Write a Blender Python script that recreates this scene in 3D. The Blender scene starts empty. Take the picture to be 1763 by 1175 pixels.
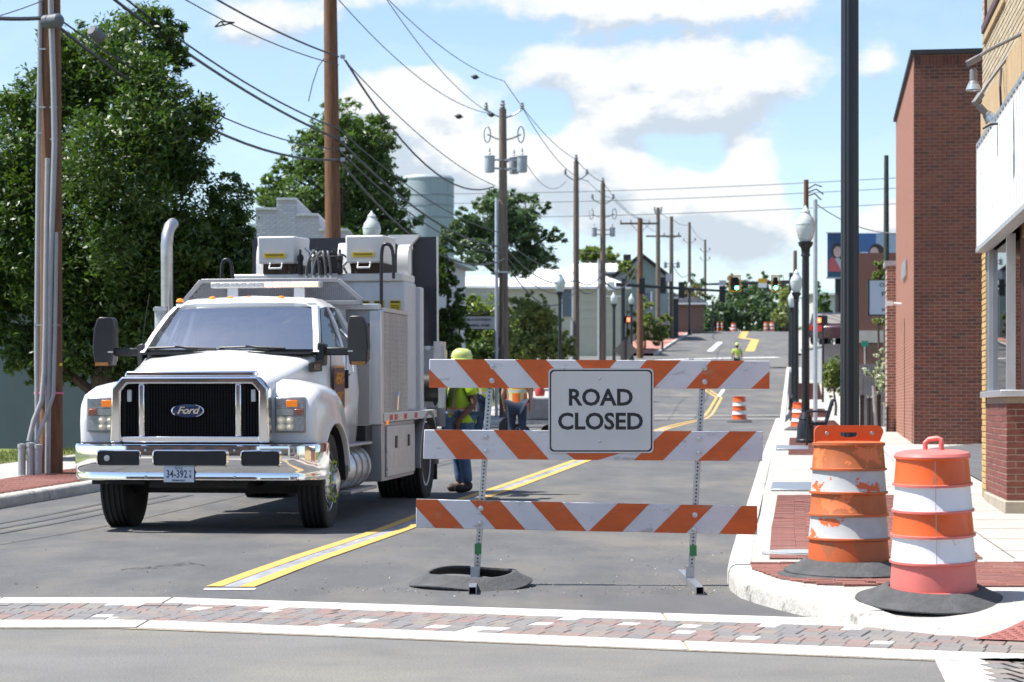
import bpy, bmesh, math, random
import numpy as np
from mathutils import Vector, Matrix, Euler

R = math.radians
scene = bpy.context.scene
col = scene.collection

# ------------------------------------------------------------------ camera
F, CX, HY, H = 3600.0, 881.5, 705.0, 1.23       # focal length in photo pixels, principal column, horizon row, eye height
cd = bpy.data.cameras.new('camera')
cam = bpy.data.objects.new('camera', cd); col.objects.link(cam)
cam.location = (0, 0, H); cam.rotation_euler = (R(90), 0, 0)
cd.sensor_width = 36; cd.lens = 36 * F / 1763
cd.shift_y = (HY - 587.5) / 1763
cd.clip_start = .1; cd.clip_end = 6000
cd.dof.use_dof = True; cd.dof.focus_distance = 15.2; cd.dof.aperture_fstop = 5.0
scene.camera = cam

# ------------------------------------------------------------------ sky, sun, exposure
SUN_EL, SUN_AZ = R(61), R(-91)                     # azimuth measured from +Y towards +X: the sun stands on the left
w = bpy.data.worlds.new('World'); scene.world = w; w.use_nodes = True
nt = w.node_tree; nt.nodes.clear(); N = nt.nodes; L = nt.links
def nd(t, **k):
    n = N.new(t)
    for a, b in k.items(): setattr(n, a, b)
    return n
def mth(op, a, b=None, c=None, clamp=False):
    n = nd('ShaderNodeMath', operation=op, use_clamp=clamp)
    for i, x in enumerate((a, b, c)):
        if x is None: continue
        if isinstance(x, (int, float)): n.inputs[i].default_value = x
        else: L.new(x, n.inputs[i])
    return n.outputs[0]
sky = nd('ShaderNodeTexSky', sky_type='NISHITA', sun_disc=False)
sky.sun_elevation = SUN_EL; sky.sun_rotation = SUN_AZ; sky.air_density = 1.0; sky.dust_density = .6; sky.ozone_density = 1.5
tc = nd('ShaderNodeTexCoord')
sp = nd('ShaderNodeSeparateXYZ'); L.new(tc.outputs['Generated'], sp.inputs[0])
X_, Y_, Z_ = sp.outputs
# cloud field over the whole dome: fractal noise, plus the cumulus banks of this sky as soft lobes in direction space
mp = nd('ShaderNodeMapping'); mp.inputs['Scale'].default_value = (1, 1, 1.7); L.new(tc.outputs['Generated'], mp.inputs[0])
def noise(scale, detail, rough, off):
    m = nd('ShaderNodeMapping'); m.inputs['Location'].default_value = off; L.new(mp.outputs[0], m.inputs[0])
    n = nd('ShaderNodeTexNoise'); n.inputs['Scale'].default_value = scale; n.inputs['Detail'].default_value = detail
    n.inputs['Roughness'].default_value = rough; L.new(m.outputs[0], n.inputs['Vector']); return n.outputs['Fac']
n_lo = noise(3.0, 3, .5, (7, 2, 1))
lobes = [(700,220,110,80,.75),(655,175,52,48,.30),(745,165,30,40,.25),(790,290,90,50,.40),(1100,130,190,58,.66),(1330,135,120,66,.52),(930,105,60,42,.35),(1180,190,150,40,.30),
         (1060,8,330,38,.62),(1275,325,80,85,.85),(1190,320,26,44,.40),(1010,265,90,65,.75),(890,310,80,55,.45),(1080,350,120,45,.42),(430,25,180,62,.46),(180,20,160,40,.2),
         (1515,120,34,36,.42),(1535,375,70,42,.45),(690,60,95,34,-.5),(950,195,34,34,-.45),(1210,272,32,26,-.55),(1490,215,70,60,-.45),(430,290,80,80,-.4),(1030,345,50,20,-.15),(1400,290,60,80,-.35),
         (1050,430,380,50,.22)]
def density(up):
    """cloud thickness in a direction, or a little higher up in the sky (to find which side of a cloud faces the light)"""
    zz_ = Z_ if not up else mth('ADD', Z_, up); d = -.30
    for (px, py, rx, ry, a) in lobes:
        cx, cz = (px - CX) / F, (HY - py) / F
        l = math.sqrt(cx*cx + 1 + cz*cz); cx /= l; cz /= l
        ex = mth('POWER', mth('MULTIPLY', mth('SUBTRACT', X_, cx), F / rx), 2); ez = mth('POWER', mth('MULTIPLY', mth('SUBTRACT', zz_, cz), F / ry), 2)
        g = mth('MULTIPLY', mth('EXPONENT', mth('MULTIPLY', mth('ADD', ex, ez), -.8)), mth('GREATER_THAN', Y_, 0))
        d = mth('MULTIPLY_ADD', g, a, d)
    def nz(scale, detail, rough, off):
        m = nd('ShaderNodeMapping'); m.inputs['Location'].default_value = (off[0], off[1], off[2]+up*1.7); L.new(mp.outputs[0], m.inputs[0])
        n = nd('ShaderNodeTexNoise'); n.inputs['Scale'].default_value = scale; n.inputs['Detail'].default_value = detail
        n.inputs['Roughness'].default_value = rough; L.new(m.outputs[0], n.inputs['Vector']); return mth('SUBTRACT', n.outputs['Fac'], .5)
    d = mth('MULTIPLY_ADD', nz(5.0, 4, .5, (3.1, .4, 1.7)), 1.1, d)
    return mth('MULTIPLY_ADD', nz(24.0, 7, .58, (.3, .2, .9)), .95, d)
d0 = density(0.0); d1 = density(.009)
mr = nd('ShaderNodeMapRange', interpolation_type='SMOOTHSTEP'); L.new(d0, mr.inputs['Value'])
mr.inputs['From Min'].default_value = -.02; mr.inputs['From Max'].default_value = .20
alpha = mth('MULTIPLY_ADD', mr.outputs[0], .84, .10)
shade = mth('MULTIPLY_ADD', mth('SUBTRACT', d0, d1), 2.6, mth('MULTIPLY_ADD', n_lo, .5, .42))
cr = nd('ShaderNodeValToRGB'); L.new(shade, cr.inputs[0])
cr.color_ramp.elements[0].position = .38; cr.color_ramp.elements[0].color = (3.1, 3.5, 3.95, 1)
cr.color_ramp.elements[1].position = .78; cr.color_ramp.elements[1].color = (4.85, 4.88, 4.9, 1)
bo = nd('ShaderNodeMix', data_type='RGBA', blend_type='MULTIPLY'); bo.inputs[0].default_value = 1
L.new(sky.outputs[0], bo.inputs[6]); bo.inputs[7].default_value = (.92, .95, 1.0, 1)
mx = nd('ShaderNodeMix', data_type='RGBA'); L.new(alpha, mx.inputs[0]); L.new(bo.outputs[2], mx.inputs[6]); L.new(cr.outputs[0], mx.inputs[7])
bg = nd('ShaderNodeBackground'); bg.inputs['Strength'].default_value = .095; L.new(mx.outputs[2], bg.inputs[0])
wo = nd('ShaderNodeOutputWorld'); L.new(bg.outputs[0], wo.inputs[0])

sd = bpy.data.lights.new('sun', 'SUN'); sd.energy = 4.2; sd.angle = R(.53); sd.color = (1, .955, .89)
sun = bpy.data.objects.new('sun', sd); col.objects.link(sun)
sdir = Vector((math.sin(SUN_AZ) * math.cos(SUN_EL), math.cos(SUN_AZ) * math.cos(SUN_EL), math.sin(SUN_EL)))
sun.rotation_euler = sdir.to_track_quat('Z', 'Y').to_euler(); sun.location = sdir * 60
vs = scene.view_settings
vs.view_transform = 'Standard'; vs.look = 'None'; vs.exposure = 1.15; vs.gamma = 1; vs.use_curve_mapping = False
scene.cycles.max_bounces = 6; scene.cycles.transparent_max_bounces = 12; scene.cycles.caustics_reflective = False; scene.cycles.caustics_refractive = False

# ------------------------------------------------------------------ terrain profile and placing helpers
_PY = [-80, 0, 20, 26.4, 41, 64, 80, 95, 130, 190, 203, 216, 260, 420, 900, 3000]
_PZ = [0, 0, 0, .09, .40, .72, .92, 1.7, 4.1, 8.1, 8.72, 8.8, 8.2, 4, 2, 0]
def gz(Y):
    """height of the street along its length (it dips gently, then climbs to a crest)"""
    def s(i):
        if i <= 0 or i >= len(_PY) - 1: return 0
        a = (_PZ[i]-_PZ[i-1])/(_PY[i]-_PY[i-1]); b = (_PZ[i+1]-_PZ[i])/(_PY[i+1]-_PY[i])
        return 0 if a * b <= 0 else 2*a*b/(a+b)
    if Y <= _PY[0]: return 0
    if Y >= _PY[-1]: return _PZ[-1]
    i = max(k for k in range(len(_PY)) if _PY[k] <= Y)
    h = _PY[i+1]-_PY[i]; t = (Y-_PY[i])/h
    return ((2*t**3-3*t*t+1)*_PZ[i] + (t**3-2*t*t+t)*h*s(i) + (-2*t**3+3*t*t)*_PZ[i+1] + (t**3-t*t)*h*s(i+1))
SD = .135                                             # the street leans right: X = a + SD * Y
def S(a, Y, dz=0): return Vector((a + SD*Y, Y, gz(Y) + dz))
def W(px, py, Y): return Vector(((px-CX)/F*Y, Y, H-(py-HY)/F*Y))     # a measured point of the photograph at a known distance
def Gd(px, py, dz=0):                                 # where a measured ground point lies
    lo, hi = 5.0, 215.0
    for _ in range(60):
        m = (lo+hi)/2
        if HY + (H-gz(m)-dz)*F/m > py: lo = m
        else: hi = m
    return Vector(((px-CX)/F*lo, lo, gz(lo)+dz))
def base(px, Y, dz=0): return Vector(((px-CX)/F*Y, Y, gz(Y)+dz))
SAZ = -math.atan(SD)

# ------------------------------------------------------------------ mesh helpers
class MB:
    def __init__(s): s.v = []; s.f = []; s.mi = []; s.M = None
    def add(s, vs, fs, mi=0):
        o = len(s.v)
        for p in vs:
            p = Vector(p); s.v.append(tuple(s.M @ p if s.M else p))
        for q in fs: s.f.append(tuple(o+i for i in q)); s.mi.append(mi)
        return s
    def box(s, c, d, rot=None, mi=0, taper=1):
        hx, hy, hz = d[0]/2, d[1]/2, d[2]/2
        vs = [Vector((x*hx*(taper if z > 0 else 1), y*hy*(taper if z > 0 else 1), z*hz)) for z in (-1, 1) for y in (-1, 1) for x in (-1, 1)]
        if rot is not None:
            m = rot if isinstance(rot, Matrix) else Euler(rot).to_matrix()
            vs = [m @ v for v in vs]
        return s.add([v + Vector(c) for v in vs], [(0,2,3,1),(4,5,7,6),(0,1,5,4),(2,6,7,3),(0,4,6,2),(1,3,7,5)], mi)
    def b2(s, p, q, mi=0):
        return s.box([(a+b)/2 for a, b in zip(p, q)], [abs(b-a) for a, b in zip(p, q)], mi=mi)
    def bar(s, a, b, wd, th, up=(0,0,1), mi=0):
        a, b = Vector(a), Vector(b); z = (b-a).normalized(); x = Vector(up).cross(z)
        if x.length < 1e-4: x = Vector((1,0,0)).cross(z)
        x.normalize(); y = z.cross(x); m = Matrix((x, y, z)).transposed()
        return s.box((a+b)/2, (wd, th, (b-a).length), m, mi)
    def tube(s, pts, r, n=8, cap=True, mi=0, tw=None):
        pts = [Vector(p) for p in pts]; k = len(pts)
        rs = [r]*k if isinstance(r, (int, float)) else list(r)
        t0 = (pts[1]-pts[0]).normalized(); u = t0.orthogonal().normalized(); vs = []; fs = []
        for i in range(k):
            t = (pts[min(i+1, k-1)]-pts[max(i-1, 0)]).normalized()
            u = (u - t*u.dot(t)).normalized(); q = t.cross(u)
            for j in range(n):
                a = 2*math.pi*j/n; vs.append(pts[i]+(u*math.cos(a)+q*math.sin(a))*rs[i])
        for i in range(k-1):
            for j in range(n):
                j2 = (j+1) % n; fs.append((i*n+j, i*n+j2, (i+1)*n+j2, (i+1)*n+j))
        if cap: fs.append(tuple(range(n-1, -1, -1))); fs.append(tuple((k-1)*n+j for j in range(n)))
        return s.add(vs, fs, mi)
    def lathe(s, prof, n=24, c=(0,0,0), m=None, mi=0, rad=None, closed=False):
        vs = []; fs = []; k = len(prof)
        for i, (r, z) in enumerate(prof):
            for j in range(n):
                a = 2*math.pi*j/n; rr = r*(rad(a, z) if rad else 1)
                p = Vector((rr*math.cos(a), rr*math.sin(a), z))
                vs.append((m @ p if m else p)+Vector(c))
        for i in range(k if closed else k-1):
            i2 = (i+1) % k
            for j in range(n):
                j2 = (j+1) % n; fs.append((i*n+j, i*n+j2, i2*n+j2, i2*n+j))
        if not closed:
            if prof[0][0] > 1e-5: fs.append(tuple(range(n-1, -1, -1)))
            if prof[-1][0] > 1e-5: fs.append(tuple((k-1)*n+j for j in range(n)))
        return s.add(vs, fs, mi)
    def prism(s, poly, a, b, ax='x', mi=0):
        """closed 2-D outline pushed from a to b along an axis (x: outline is y,z; y: x,z; z: x,y)"""
        n = len(poly)
        def P(p, t): return {'x': (t, p[0], p[1]), 'y': (p[0], t, p[1]), 'z': (p[0], p[1], t)}[ax]
        vs = [P(p, a) for p in poly]+[P(p, b) for p in poly]
        return s.add(vs, [tuple(range(n-1, -1, -1)), tuple(range(n, 2*n))]+[(i, (i+1) % n, n+(i+1) % n, n+i) for i in range(n)], mi)
    def loft(s, rings, cap=True, closed=True, mi=0):
        n = len(rings[0]); vs = [p for r in rings for p in r]; fs = []
        for i in range(len(rings)-1):
            for j in range(n if closed else n-1):
                j2 = (j+1) % n; fs.append((i*n+j, i*n+j2, (i+1)*n+j2, (i+1)*n+j))
        if cap and closed: fs.append(tuple(range(n-1, -1, -1))); fs.append(tuple((len(rings)-1)*n+j for j in range(n)))
        return s.add(vs, fs, mi)
    def ball(s, c, r, n=12, sc=(1,1,1), mi=0):
        k = max(4, n//2); prof = [(max(1e-6, math.sin(math.pi*i/k)), -math.cos(math.pi*i/k)) for i in range(k+1)]
        return s.lathe(prof, n, c, Matrix.Diagonal((r*sc[0], r*sc[1], r*sc[2])), mi)
    def mesh(s, name, mats, smooth=35):
        me = bpy.data.meshes.new(name); me.from_pydata(s.v, [], s.f)
        for m in (mats if isinstance(mats, (list, tuple)) else [mats]): me.materials.append(m)
        if any(s.mi): me.polygons.foreach_set('material_index', s.mi)
        bm = bmesh.new(); bm.from_mesh(me); bmesh.ops.recalc_face_normals(bm, faces=bm.faces); bm.to_mesh(me); bm.free()
        if smooth:
            me.shade_smooth(); me.set_sharp_from_angle(angle=R(smooth))
        me.update(); return me
    def build(s, name, mats, parent=None, smooth=35, bevel=0, seg=2, loc=None):
        o = bpy.data.objects.new(name, s.mesh(name, mats, smooth)); col.objects.link(o)
        if parent: o.parent = parent
        if loc is not None: o.location = loc
        if bevel:
            b = o.modifiers.new('bevel', 'BEVEL'); b.width = bevel; b.segments = seg; b.limit_method = 'ANGLE'; b.angle_limit = R(40)
        return o
def part(name, mats, parent, fn, **k):
    m = MB(); fn(m); return m.build(name, mats, parent, **k)
def tag(o, label=None, cat=None, group=None, kind=None):
    if label: o['label'] = label
    if cat: o['category'] = cat
    if group: o['group'] = group
    if kind: o['kind'] = kind
    return o
def thing(name, label, cat, loc=(0,0,0), rz=0, group=None, rx=0, ry=0):
    o = bpy.data.objects.new(name, None); col.objects.link(o); o.empty_display_size = .2
    o.location = loc; o.rotation_euler = (rx, ry, rz); return tag(o, label, cat, group)
def kids(o): return [c for c in bpy.data.objects if c.parent == o]
def copy_tree(o, parent=None, _k=None):
    c = o.copy(); col.objects.link(c); c.parent = parent
    for ch in kids(o): copy_tree(ch, c)
    return c
def text(name, body, size, mat, parent, loc, rot=(math.pi/2, 0, 0), off=0, ext=.002, ax='CENTER', sx=1, shear=0, space=1):
    c = bpy.data.curves.new(name, 'FONT'); c.body = body; c.size = size; c.align_x = ax; c.align_y = 'CENTER'; c.offset = off; c.extrude = ext
    c.shear = shear; c.space_character = space; c.resolution_u = 3
    t = bpy.data.objects.new(name, c); col.objects.link(t)
    dg = bpy.context.evaluated_depsgraph_get(); me = bpy.data.meshes.new_from_object(t.evaluated_get(dg))
    bpy.data.objects.remove(t); me.materials.clear(); me.materials.append(mat)
    o = bpy.data.objects.new(name, me); col.objects.link(o); o.parent = parent; o.location = loc; o.rotation_euler = rot; o.scale = (sx, 1, 1); return o
def inst(name, me, parent, loc, rz=0, sc=(1,1,1), rot=None):
    o = bpy.data.objects.new(name, me); col.objects.link(o); o.parent = parent; o.location = loc
    o.rotation_euler = rot if rot else (0, 0, rz); o.scale = sc; return o

# ------------------------------------------------------------------ materials (all procedural)
MATS = {}
def mat(name, c=(.5,.5,.5), rough=.6, metal=0, var=.12, scale=6, bump=0, bscale=60, spec=.5, emit=0, ecol=None, coat=0, dirt=None, trans=0, stretch=(1,1,1), ior=1.45, speck=None):
    if name in MATS: return MATS[name]
    m = bpy.data.materials.new(name); MATS[name] = m; m.use_nodes = True; t = m.node_tree; b = t.nodes['Principled BSDF']; l = t.links
    b.inputs['Roughness'].default_value = rough; b.inputs['Metallic'].default_value = metal; b.inputs['Specular IOR Level'].default_value = spec
    b.inputs['Coat Weight'].default_value = coat; b.inputs['Transmission Weight'].default_value = trans; b.inputs['IOR'].default_value = ior
    co = t.nodes.new('ShaderNodeTexCoord'); mp = t.nodes.new('ShaderNodeMapping'); mp.inputs['Scale'].default_value = stretch; l.new(co.outputs['Object'], mp.inputs[0])
    n = t.nodes.new('ShaderNodeTexNoise'); n.inputs['Scale'].default_value = scale; n.inputs['Detail'].default_value = 6; n.inputs['Roughness'].default_value = .62; l.new(mp.outputs[0], n.inputs['Vector'])
    r = t.nodes.new('ShaderNodeValToRGB'); l.new(n.outputs['Fac'], r.inputs[0])
    r.color_ramp.elements[0].position = .3; r.color_ramp.elements[1].position = .7
    r.color_ramp.elements[0].color = tuple(max(0, x*(1-var)) for x in c)+(1,); r.color_ramp.elements[1].color = tuple(min(1, x*(1+var)) for x in c)+(1,)
    out = r.outputs[0]
    if dirt:                                            # (colour, threshold, scale): blotches of wear with a shape of their own
        n2 = t.nodes.new('ShaderNodeTexNoise'); n2.inputs['Scale'].default_value = dirt[2]; n2.inputs['Detail'].default_value = 8; n2.inputs['Roughness'].default_value = .65; l.new(mp.outputs[0], n2.inputs['Vector'])
        r2 = t.nodes.new('ShaderNodeMapRange'); l.new(n2.outputs['Fac'], r2.inputs[0]); r2.inputs[1].default_value = dirt[1]; r2.inputs[2].default_value = dirt[1]+(dirt[3] if len(dirt) > 3 else .06)
        x = t.nodes.new('ShaderNodeMix'); x.data_type = 'RGBA'; l.new(r2.outputs[0], x.inputs[0]); l.new(out, x.inputs[6]); x.inputs[7].default_value = dirt[0]+(1,); out = x.outputs[2]
    if speck:                                           # (scale, amount): the grain of stones in a surface
        n3 = t.nodes.new('ShaderNodeTexNoise'); n3.inputs['Scale'].default_value = speck[0]; n3.inputs['Detail'].default_value = 2; l.new(mp.outputs[0], n3.inputs['Vector'])
        r3 = t.nodes.new('ShaderNodeMapRange'); l.new(n3.outputs['Fac'], r3.inputs[0]); r3.inputs[1].default_value = .3; r3.inputs[2].default_value = .7; r3.inputs[3].default_value = 1-speck[1]; r3.inputs[4].default_value = 1+speck[1]
        x3 = t.nodes.new('ShaderNodeMix'); x3.data_type = 'RGBA'; x3.blend_type = 'MULTIPLY'; x3.inputs[0].default_value = 1; l.new(out, x3.inputs[6]); l.new(r3.outputs[0], x3.inputs[7]); out = x3.outputs[2]
    l.new(out, b.inputs['Base Color'])
    if bump:
        nb = t.nodes.new('ShaderNodeTexNoise'); nb.inputs['Scale'].default_value = bscale; nb.inputs['Detail'].default_value = 4; l.new(mp.outputs[0], nb.inputs['Vector'])
        bp = t.nodes.new('ShaderNodeBump'); bp.inputs['Strength'].default_value = bump; bp.inputs['Distance'].default_value = .02; l.new(nb.outputs['Fac'], bp.inputs['Height']); l.new(bp.outputs[0], b.inputs['Normal'])
    if emit:
        b.inputs['Emission Color'].default_value = (ecol or c)+(1,); b.inputs['Emission Strength'].default_value = emit
    return m
def piece_mat(name, cols, rough=.8, var=.18, scale=30, bump=.25, bscale=80, trans=0, spec=.3, ramp='LINEAR'):
    """many look-alike pieces: each object, or each loose piece of a joined mesh, draws its own tone"""
    if name in MATS: return MATS[name]
    m = bpy.data.materials.new(name); MATS[name] = m; m.use_nodes = True; t = m.node_tree; b = t.nodes['Principled BSDF']; l = t.links
    b.inputs['Roughness'].default_value = rough; b.inputs['Specular IOR Level'].default_value = spec
    oi = t.nodes.new('ShaderNodeObjectInfo'); ge = t.nodes.new('ShaderNodeNewGeometry')
    ad = t.nodes.new('ShaderNodeMath'); ad.operation = 'ADD'; l.new(oi.outputs['Random'], ad.inputs[0]); l.new(ge.outputs['Random Per Island'], ad.inputs[1])
    fr = t.nodes.new('ShaderNodeMath'); fr.operation = 'FRACT'; l.new(ad.outputs[0], fr.inputs[0])
    r = t.nodes.new('ShaderNodeValToRGB'); l.new(fr.outputs[0], r.inputs[0]); r.color_ramp.interpolation = ramp
    e = r.color_ramp.elements
    while len(e) < len(cols): e.new(.5)
    for i, c in enumerate(cols): e[i].position = i/(len(cols)-1); e[i].color = c+(1,)
    co = t.nodes.new('ShaderNodeTexCoord'); n = t.nodes.new('ShaderNodeTexNoise'); n.inputs['Scale'].default_value = scale; n.inputs['Detail'].default_value = 5; l.new(co.outputs['Object'], n.inputs['Vector'])
    mr = t.nodes.new('ShaderNodeMapRange'); l.new(n.outputs['Fac'], mr.inputs[0]); mr.inputs[1].default_value = .3; mr.inputs[2].default_value = .7; mr.inputs[3].default_value = 1-var; mr.inputs[4].default_value = 1+var
    x = t.nodes.new('ShaderNodeMix'); x.data_type = 'RGBA'; x.blend_type = 'MULTIPLY'; x.inputs[0].default_value = 1; l.new(r.outputs[0], x.inputs[6]); l.new(mr.outputs[0], x.inputs[7]); l.new(x.outputs[2], b.inputs['Base Color'])
    if bump:
        nb = t.nodes.new('ShaderNodeTexNoise'); nb.inputs['Scale'].default_value = bscale; l.new(co.outputs['Object'], nb.inputs['Vector'])
        bp = t.nodes.new('ShaderNodeBump'); bp.inputs['Strength'].default_value = bump; bp.inputs['Distance'].default_value = .006; l.new(nb.outputs['Fac'], bp.inputs['Height']); l.new(bp.outputs[0], b.inputs['Normal'])
    if trans:
        o = t.nodes['Material Output']; tr = t.nodes.new('ShaderNodeBsdfTranslucent'); g = t.nodes.new('ShaderNodeMix'); g.data_type = 'RGBA'; g.blend_type = 'MULTIPLY'; g.inputs[0].default_value = 1
        l.new(x.outputs[2], g.inputs[6]); g.inputs[7].default_value = (1.5, 1.7, .6, 1); l.new(g.outputs[2], tr.inputs[0])
        ms = t.nodes.new('ShaderNodeMixShader'); ms.inputs[0].default_value = trans; l.new(b.outputs[0], ms.inputs[1]); l.new(tr.outputs[0], ms.inputs[2]); l.new(ms.outputs[0], o.inputs[0])
    return m
def glass(name, tint=(.6,.75,.78), refl=.25, rough=.02):
    if name in MATS: return MATS[name]
    m = bpy.data.materials.new(name); MATS[name] = m; m.use_nodes = True; t = m.node_tree; t.nodes.clear(); l = t.links
    a = t.nodes.new('ShaderNodeBsdfTransparent'); a.inputs[0].default_value = tint+(1,); g = t.nodes.new('ShaderNodeBsdfGlossy'); g.inputs['Roughness'].default_value = rough
    lw = t.nodes.new('ShaderNodeLayerWeight'); lw.inputs[0].default_value = refl; mi = t.nodes.new('ShaderNodeMixShader'); o = t.nodes.new('ShaderNodeOutputMaterial')
    mr = t.nodes.new('ShaderNodeMapRange'); l.new(lw.outputs['Fresnel'], mr.inputs[0]); mr.inputs[3].default_value = refl*.42; mr.inputs[4].default_value = 1
    l.new(mr.outputs[0], mi.inputs[0]); l.new(a.outputs[0], mi.inputs[1]); l.new(g.outputs[0], mi.inputs[2]); l.new(mi.outputs[0], o.inputs[0]); return m
WHITE = mat('white_paint', (.8,.8,.8), .35, var=.03, coat=.3)
TRUCKW = mat('truck_white_paint', (.74,.75,.76), .25, var=.03, scale=2, coat=.6, dirt=((.60,.59,.56), .62, 2.2, .2))
CHROME = mat('chrome', (.86,.86,.87), .06, 1, var=.02)
STEEL = mat('galvanised_steel', (.48,.49,.50), .42, 1, var=.15, scale=20)
STEELD = mat('galvanised_grey', (.40,.42,.43), .5, .4, var=.2, scale=14)
ALU = mat('aluminium', (.62,.63,.65), .38, .85, var=.1, scale=12, stretch=(1,1,.2))
BLACK = mat('black_plastic', (.015,.016,.018), .45, var=.2)
BLACKP = mat('black_pole_paint', (.012,.013,.017), .35, var=.15, coat=.2)
RUBBER = mat('tyre_rubber', (.022,.022,.023), .75, var=.25, scale=10, bump=.15)
RUBG = mat('dusty_rubber', (.062,.064,.067), .8, var=.3, scale=9, bump=.3, bscale=40)
DARK = mat('dark_metal', (.03,.03,.032), .6, .2, var=.3)
CONC = mat('concrete', (.37,.355,.325), .85, var=.12, scale=3, bump=.2, dirt=((.30,.285,.26), .56, 1.1, .2), speck=(90,.12))
KERBM = mat('kerb_concrete', (.43,.415,.38), .85, var=.2, scale=5, bump=.5, bscale=30, dirt=((.14,.135,.13), .585, 3.1, .07), speck=(80,.15))
AMBER = mat('amber_lens', (.8,.2,.02), .25, var=.05, emit=.25, ecol=(1,.3,.04))
WOOD = mat('pole_wood', (.17,.085,.045), .85, var=.4, scale=5, bump=.5, bscale=30, stretch=(6,6,.35))
WOODG = mat('weathered_pole_wood', (.16,.125,.10), .88, var=.4, scale=5, bump=.5, bscale=30, stretch=(6,6,.35))
CABLE = mat('cable', (.05,.05,.055), .6, var=.2)
# ================================================================== THE SETTING
random.seed(4)
def ys(a, b, st): 
    n = max(1, int(math.ceil((b-a)/st))); return [a+(b-a)*i/n for i in range(n+1)]
def sheet(name, rows, m, kind='structure', smooth=0, parent=None):
    mb = MB(); n = len(rows[0])
    mb.add([p for r in rows for p in r], [(i*n+j, i*n+j+1, (i+1)*n+j+1, (i+1)*n+j) for i in range(len(rows)-1) for j in range(n-1)])
    o = mb.build(name, m, parent, smooth=smooth)
    if kind: o['kind'] = kind
    return o
GRASSM = mat('grass_ground', (.075,.10,.035), .95, var=.4, scale=.6, bump=.4, bscale=8, dirt=((.22,.19,.10), .55, .15, .2))
Yl = ys(-60, 20, 20)+ys(24, 216, 6)+[230, 260, 300, 360, 420, 600, 900, 1600, 3000]
sheet('ground', [[Vector((x, Y, gz(Y)-.09)) for x in (-2500, -300, -80, -30, -5, 20, 40, 90, 300, 2500)] for Y in Yl], GRASSM)
ASPH = mat('new_asphalt', (.104,.105,.108), .82, var=.14, scale=1.3, bump=.5, bscale=160, spec=.35, dirt=((.175,.163,.138), .46, .42, .25), speck=(70,.22), stretch=(1.6,.7,1))
ASPO = mat('worn_asphalt', (.165,.162,.155), .85, var=.14, scale=1.1, bump=.5, bscale=150, spec=.3, dirt=((.215,.205,.175), .48, .7, .25), speck=(80,.22))
def crown(a, Y): return .03*max(0, 1-((a+4.9)/4.6)**2)*min(1, max(0, (Y-13.4)/3))
def up_edge(x): return 13.55 if x < -2.2 else 13.55-.335*(x+2.2)
AA = (-9.4, -8.2, -6.5, -5.6, -4.9, -3.9, -3.0, -2.0, -1.2, -.8, -.36, .9)
sheet('road', [[S(a, up_edge(a+SD*13)-.01+(26-up_edge(a+SD*13)+.01)*t/24)+Vector((0, 0, crown(a, up_edge(a+SD*13)+(26-up_edge(a+SD*13))*t/24))) for a in AA] for t in range(25)]
      + [[S(a, Y)+Vector((0, 0, crown(a, Y))) for a in AA] for Y in ys(27, 250, 3)], ASPH, smooth=60)
def lo_edge(x): return 11.72 if x < -2.1 else 11.72-.362*(x+2.1)
xs = [-40, -20, -10, -6, -4, -3, -2.2, -1, 0, 1, 2, 3, 4.5, 6, 9, 14, 30, 40]
sheet('cross_street', [[Vector((x, t if t < 5 else lo_edge(min(x, 9))+.1, .0)) for x in xs] for t in (-40, -20, -5, 0, 9)], ASPO)
sheet('crosswalk_bed', [[Vector((x, f(x)+d, .004)) for x in xs[2:-4]] for f, d in ((lo_edge, -.02), (up_edge, .03))], mat('joint_sand', (.30,.25,.18), .95, var=.25, scale=20, bump=.4))
# white concrete bands either side of the brick crossing, cast in lengths with open joints
CONW = mat('band_concrete', (.50,.485,.45), .85, var=.1, scale=5, bump=.2, dirt=((.33,.31,.28), .57, 2.3, .15), speck=(90,.12))
bandr = thing('crosswalk', None, None); bandr['kind'] = 'structure'
def band(f, d0, d1):
    cuts = [-9, -6.1, -3.3, -2.1 if f is lo_edge else -2.2, .9, 3.9, 6.2]
    for i in range(len(cuts)-1):
        a, b = cuts[i]+.008, cuts[i+1]-.008
        if b-a < .1: continue
        m = MB(); pts = ys(a, b, .5)
        m.loft([[(x, f(x)+d0, -.03), (x, f(x)+d0, .012), (x, f(x)+d1, .012), (x, f(x)+d1, -.03)] for x in pts]); m.build('concrete_band', CONW, bandr, bevel=.004)
band(up_edge, -.40, 0.0); band(lo_edge, 0.0, .38)
PAVE = piece_mat('crossing_brick', [(.225,.165,.148), (.172,.168,.166), (.235,.175,.158), (.185,.178,.174), (.178,.173,.172), (.225,.188,.168), (.215,.195,.172), (.168,.164,.166), (.225,.160,.145), (.195,.184,.178), (.205,.175,.162), (.210,.158,.145), (.188,.180,.175), (.200,.175,.165), (.215,.168,.152), (.178,.172,.170), (.208,.188,.172), (.50,.48,.45), (.195,.180,.172), (.222,.162,.148)], .85, bump=.35, ramp='CONSTANT')
m = MB(); m.box((0,0,-.03), (1,1,.06)); bm_ = m.mesh('paver', PAVE, 0)
def bev(me, wd, seg=1):
    b = bmesh.new(); b.from_mesh(me); bmesh.ops.bevel(b, geom=[e for e in b.edges], offset=wd, segments=seg, affect='EDGES'); b.to_mesh(me); b.free(); return me
def brick_mesh(L_, W_, T_, m_, wd=.004):
    q = MB(); q.box((0,0,-T_/2), (L_, W_, T_)); return bev(q.mesh('paver', m_, 0), wd)
pb = brick_mesh(.1145, .199, .06, PAVE, .004)
spots = []
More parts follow.
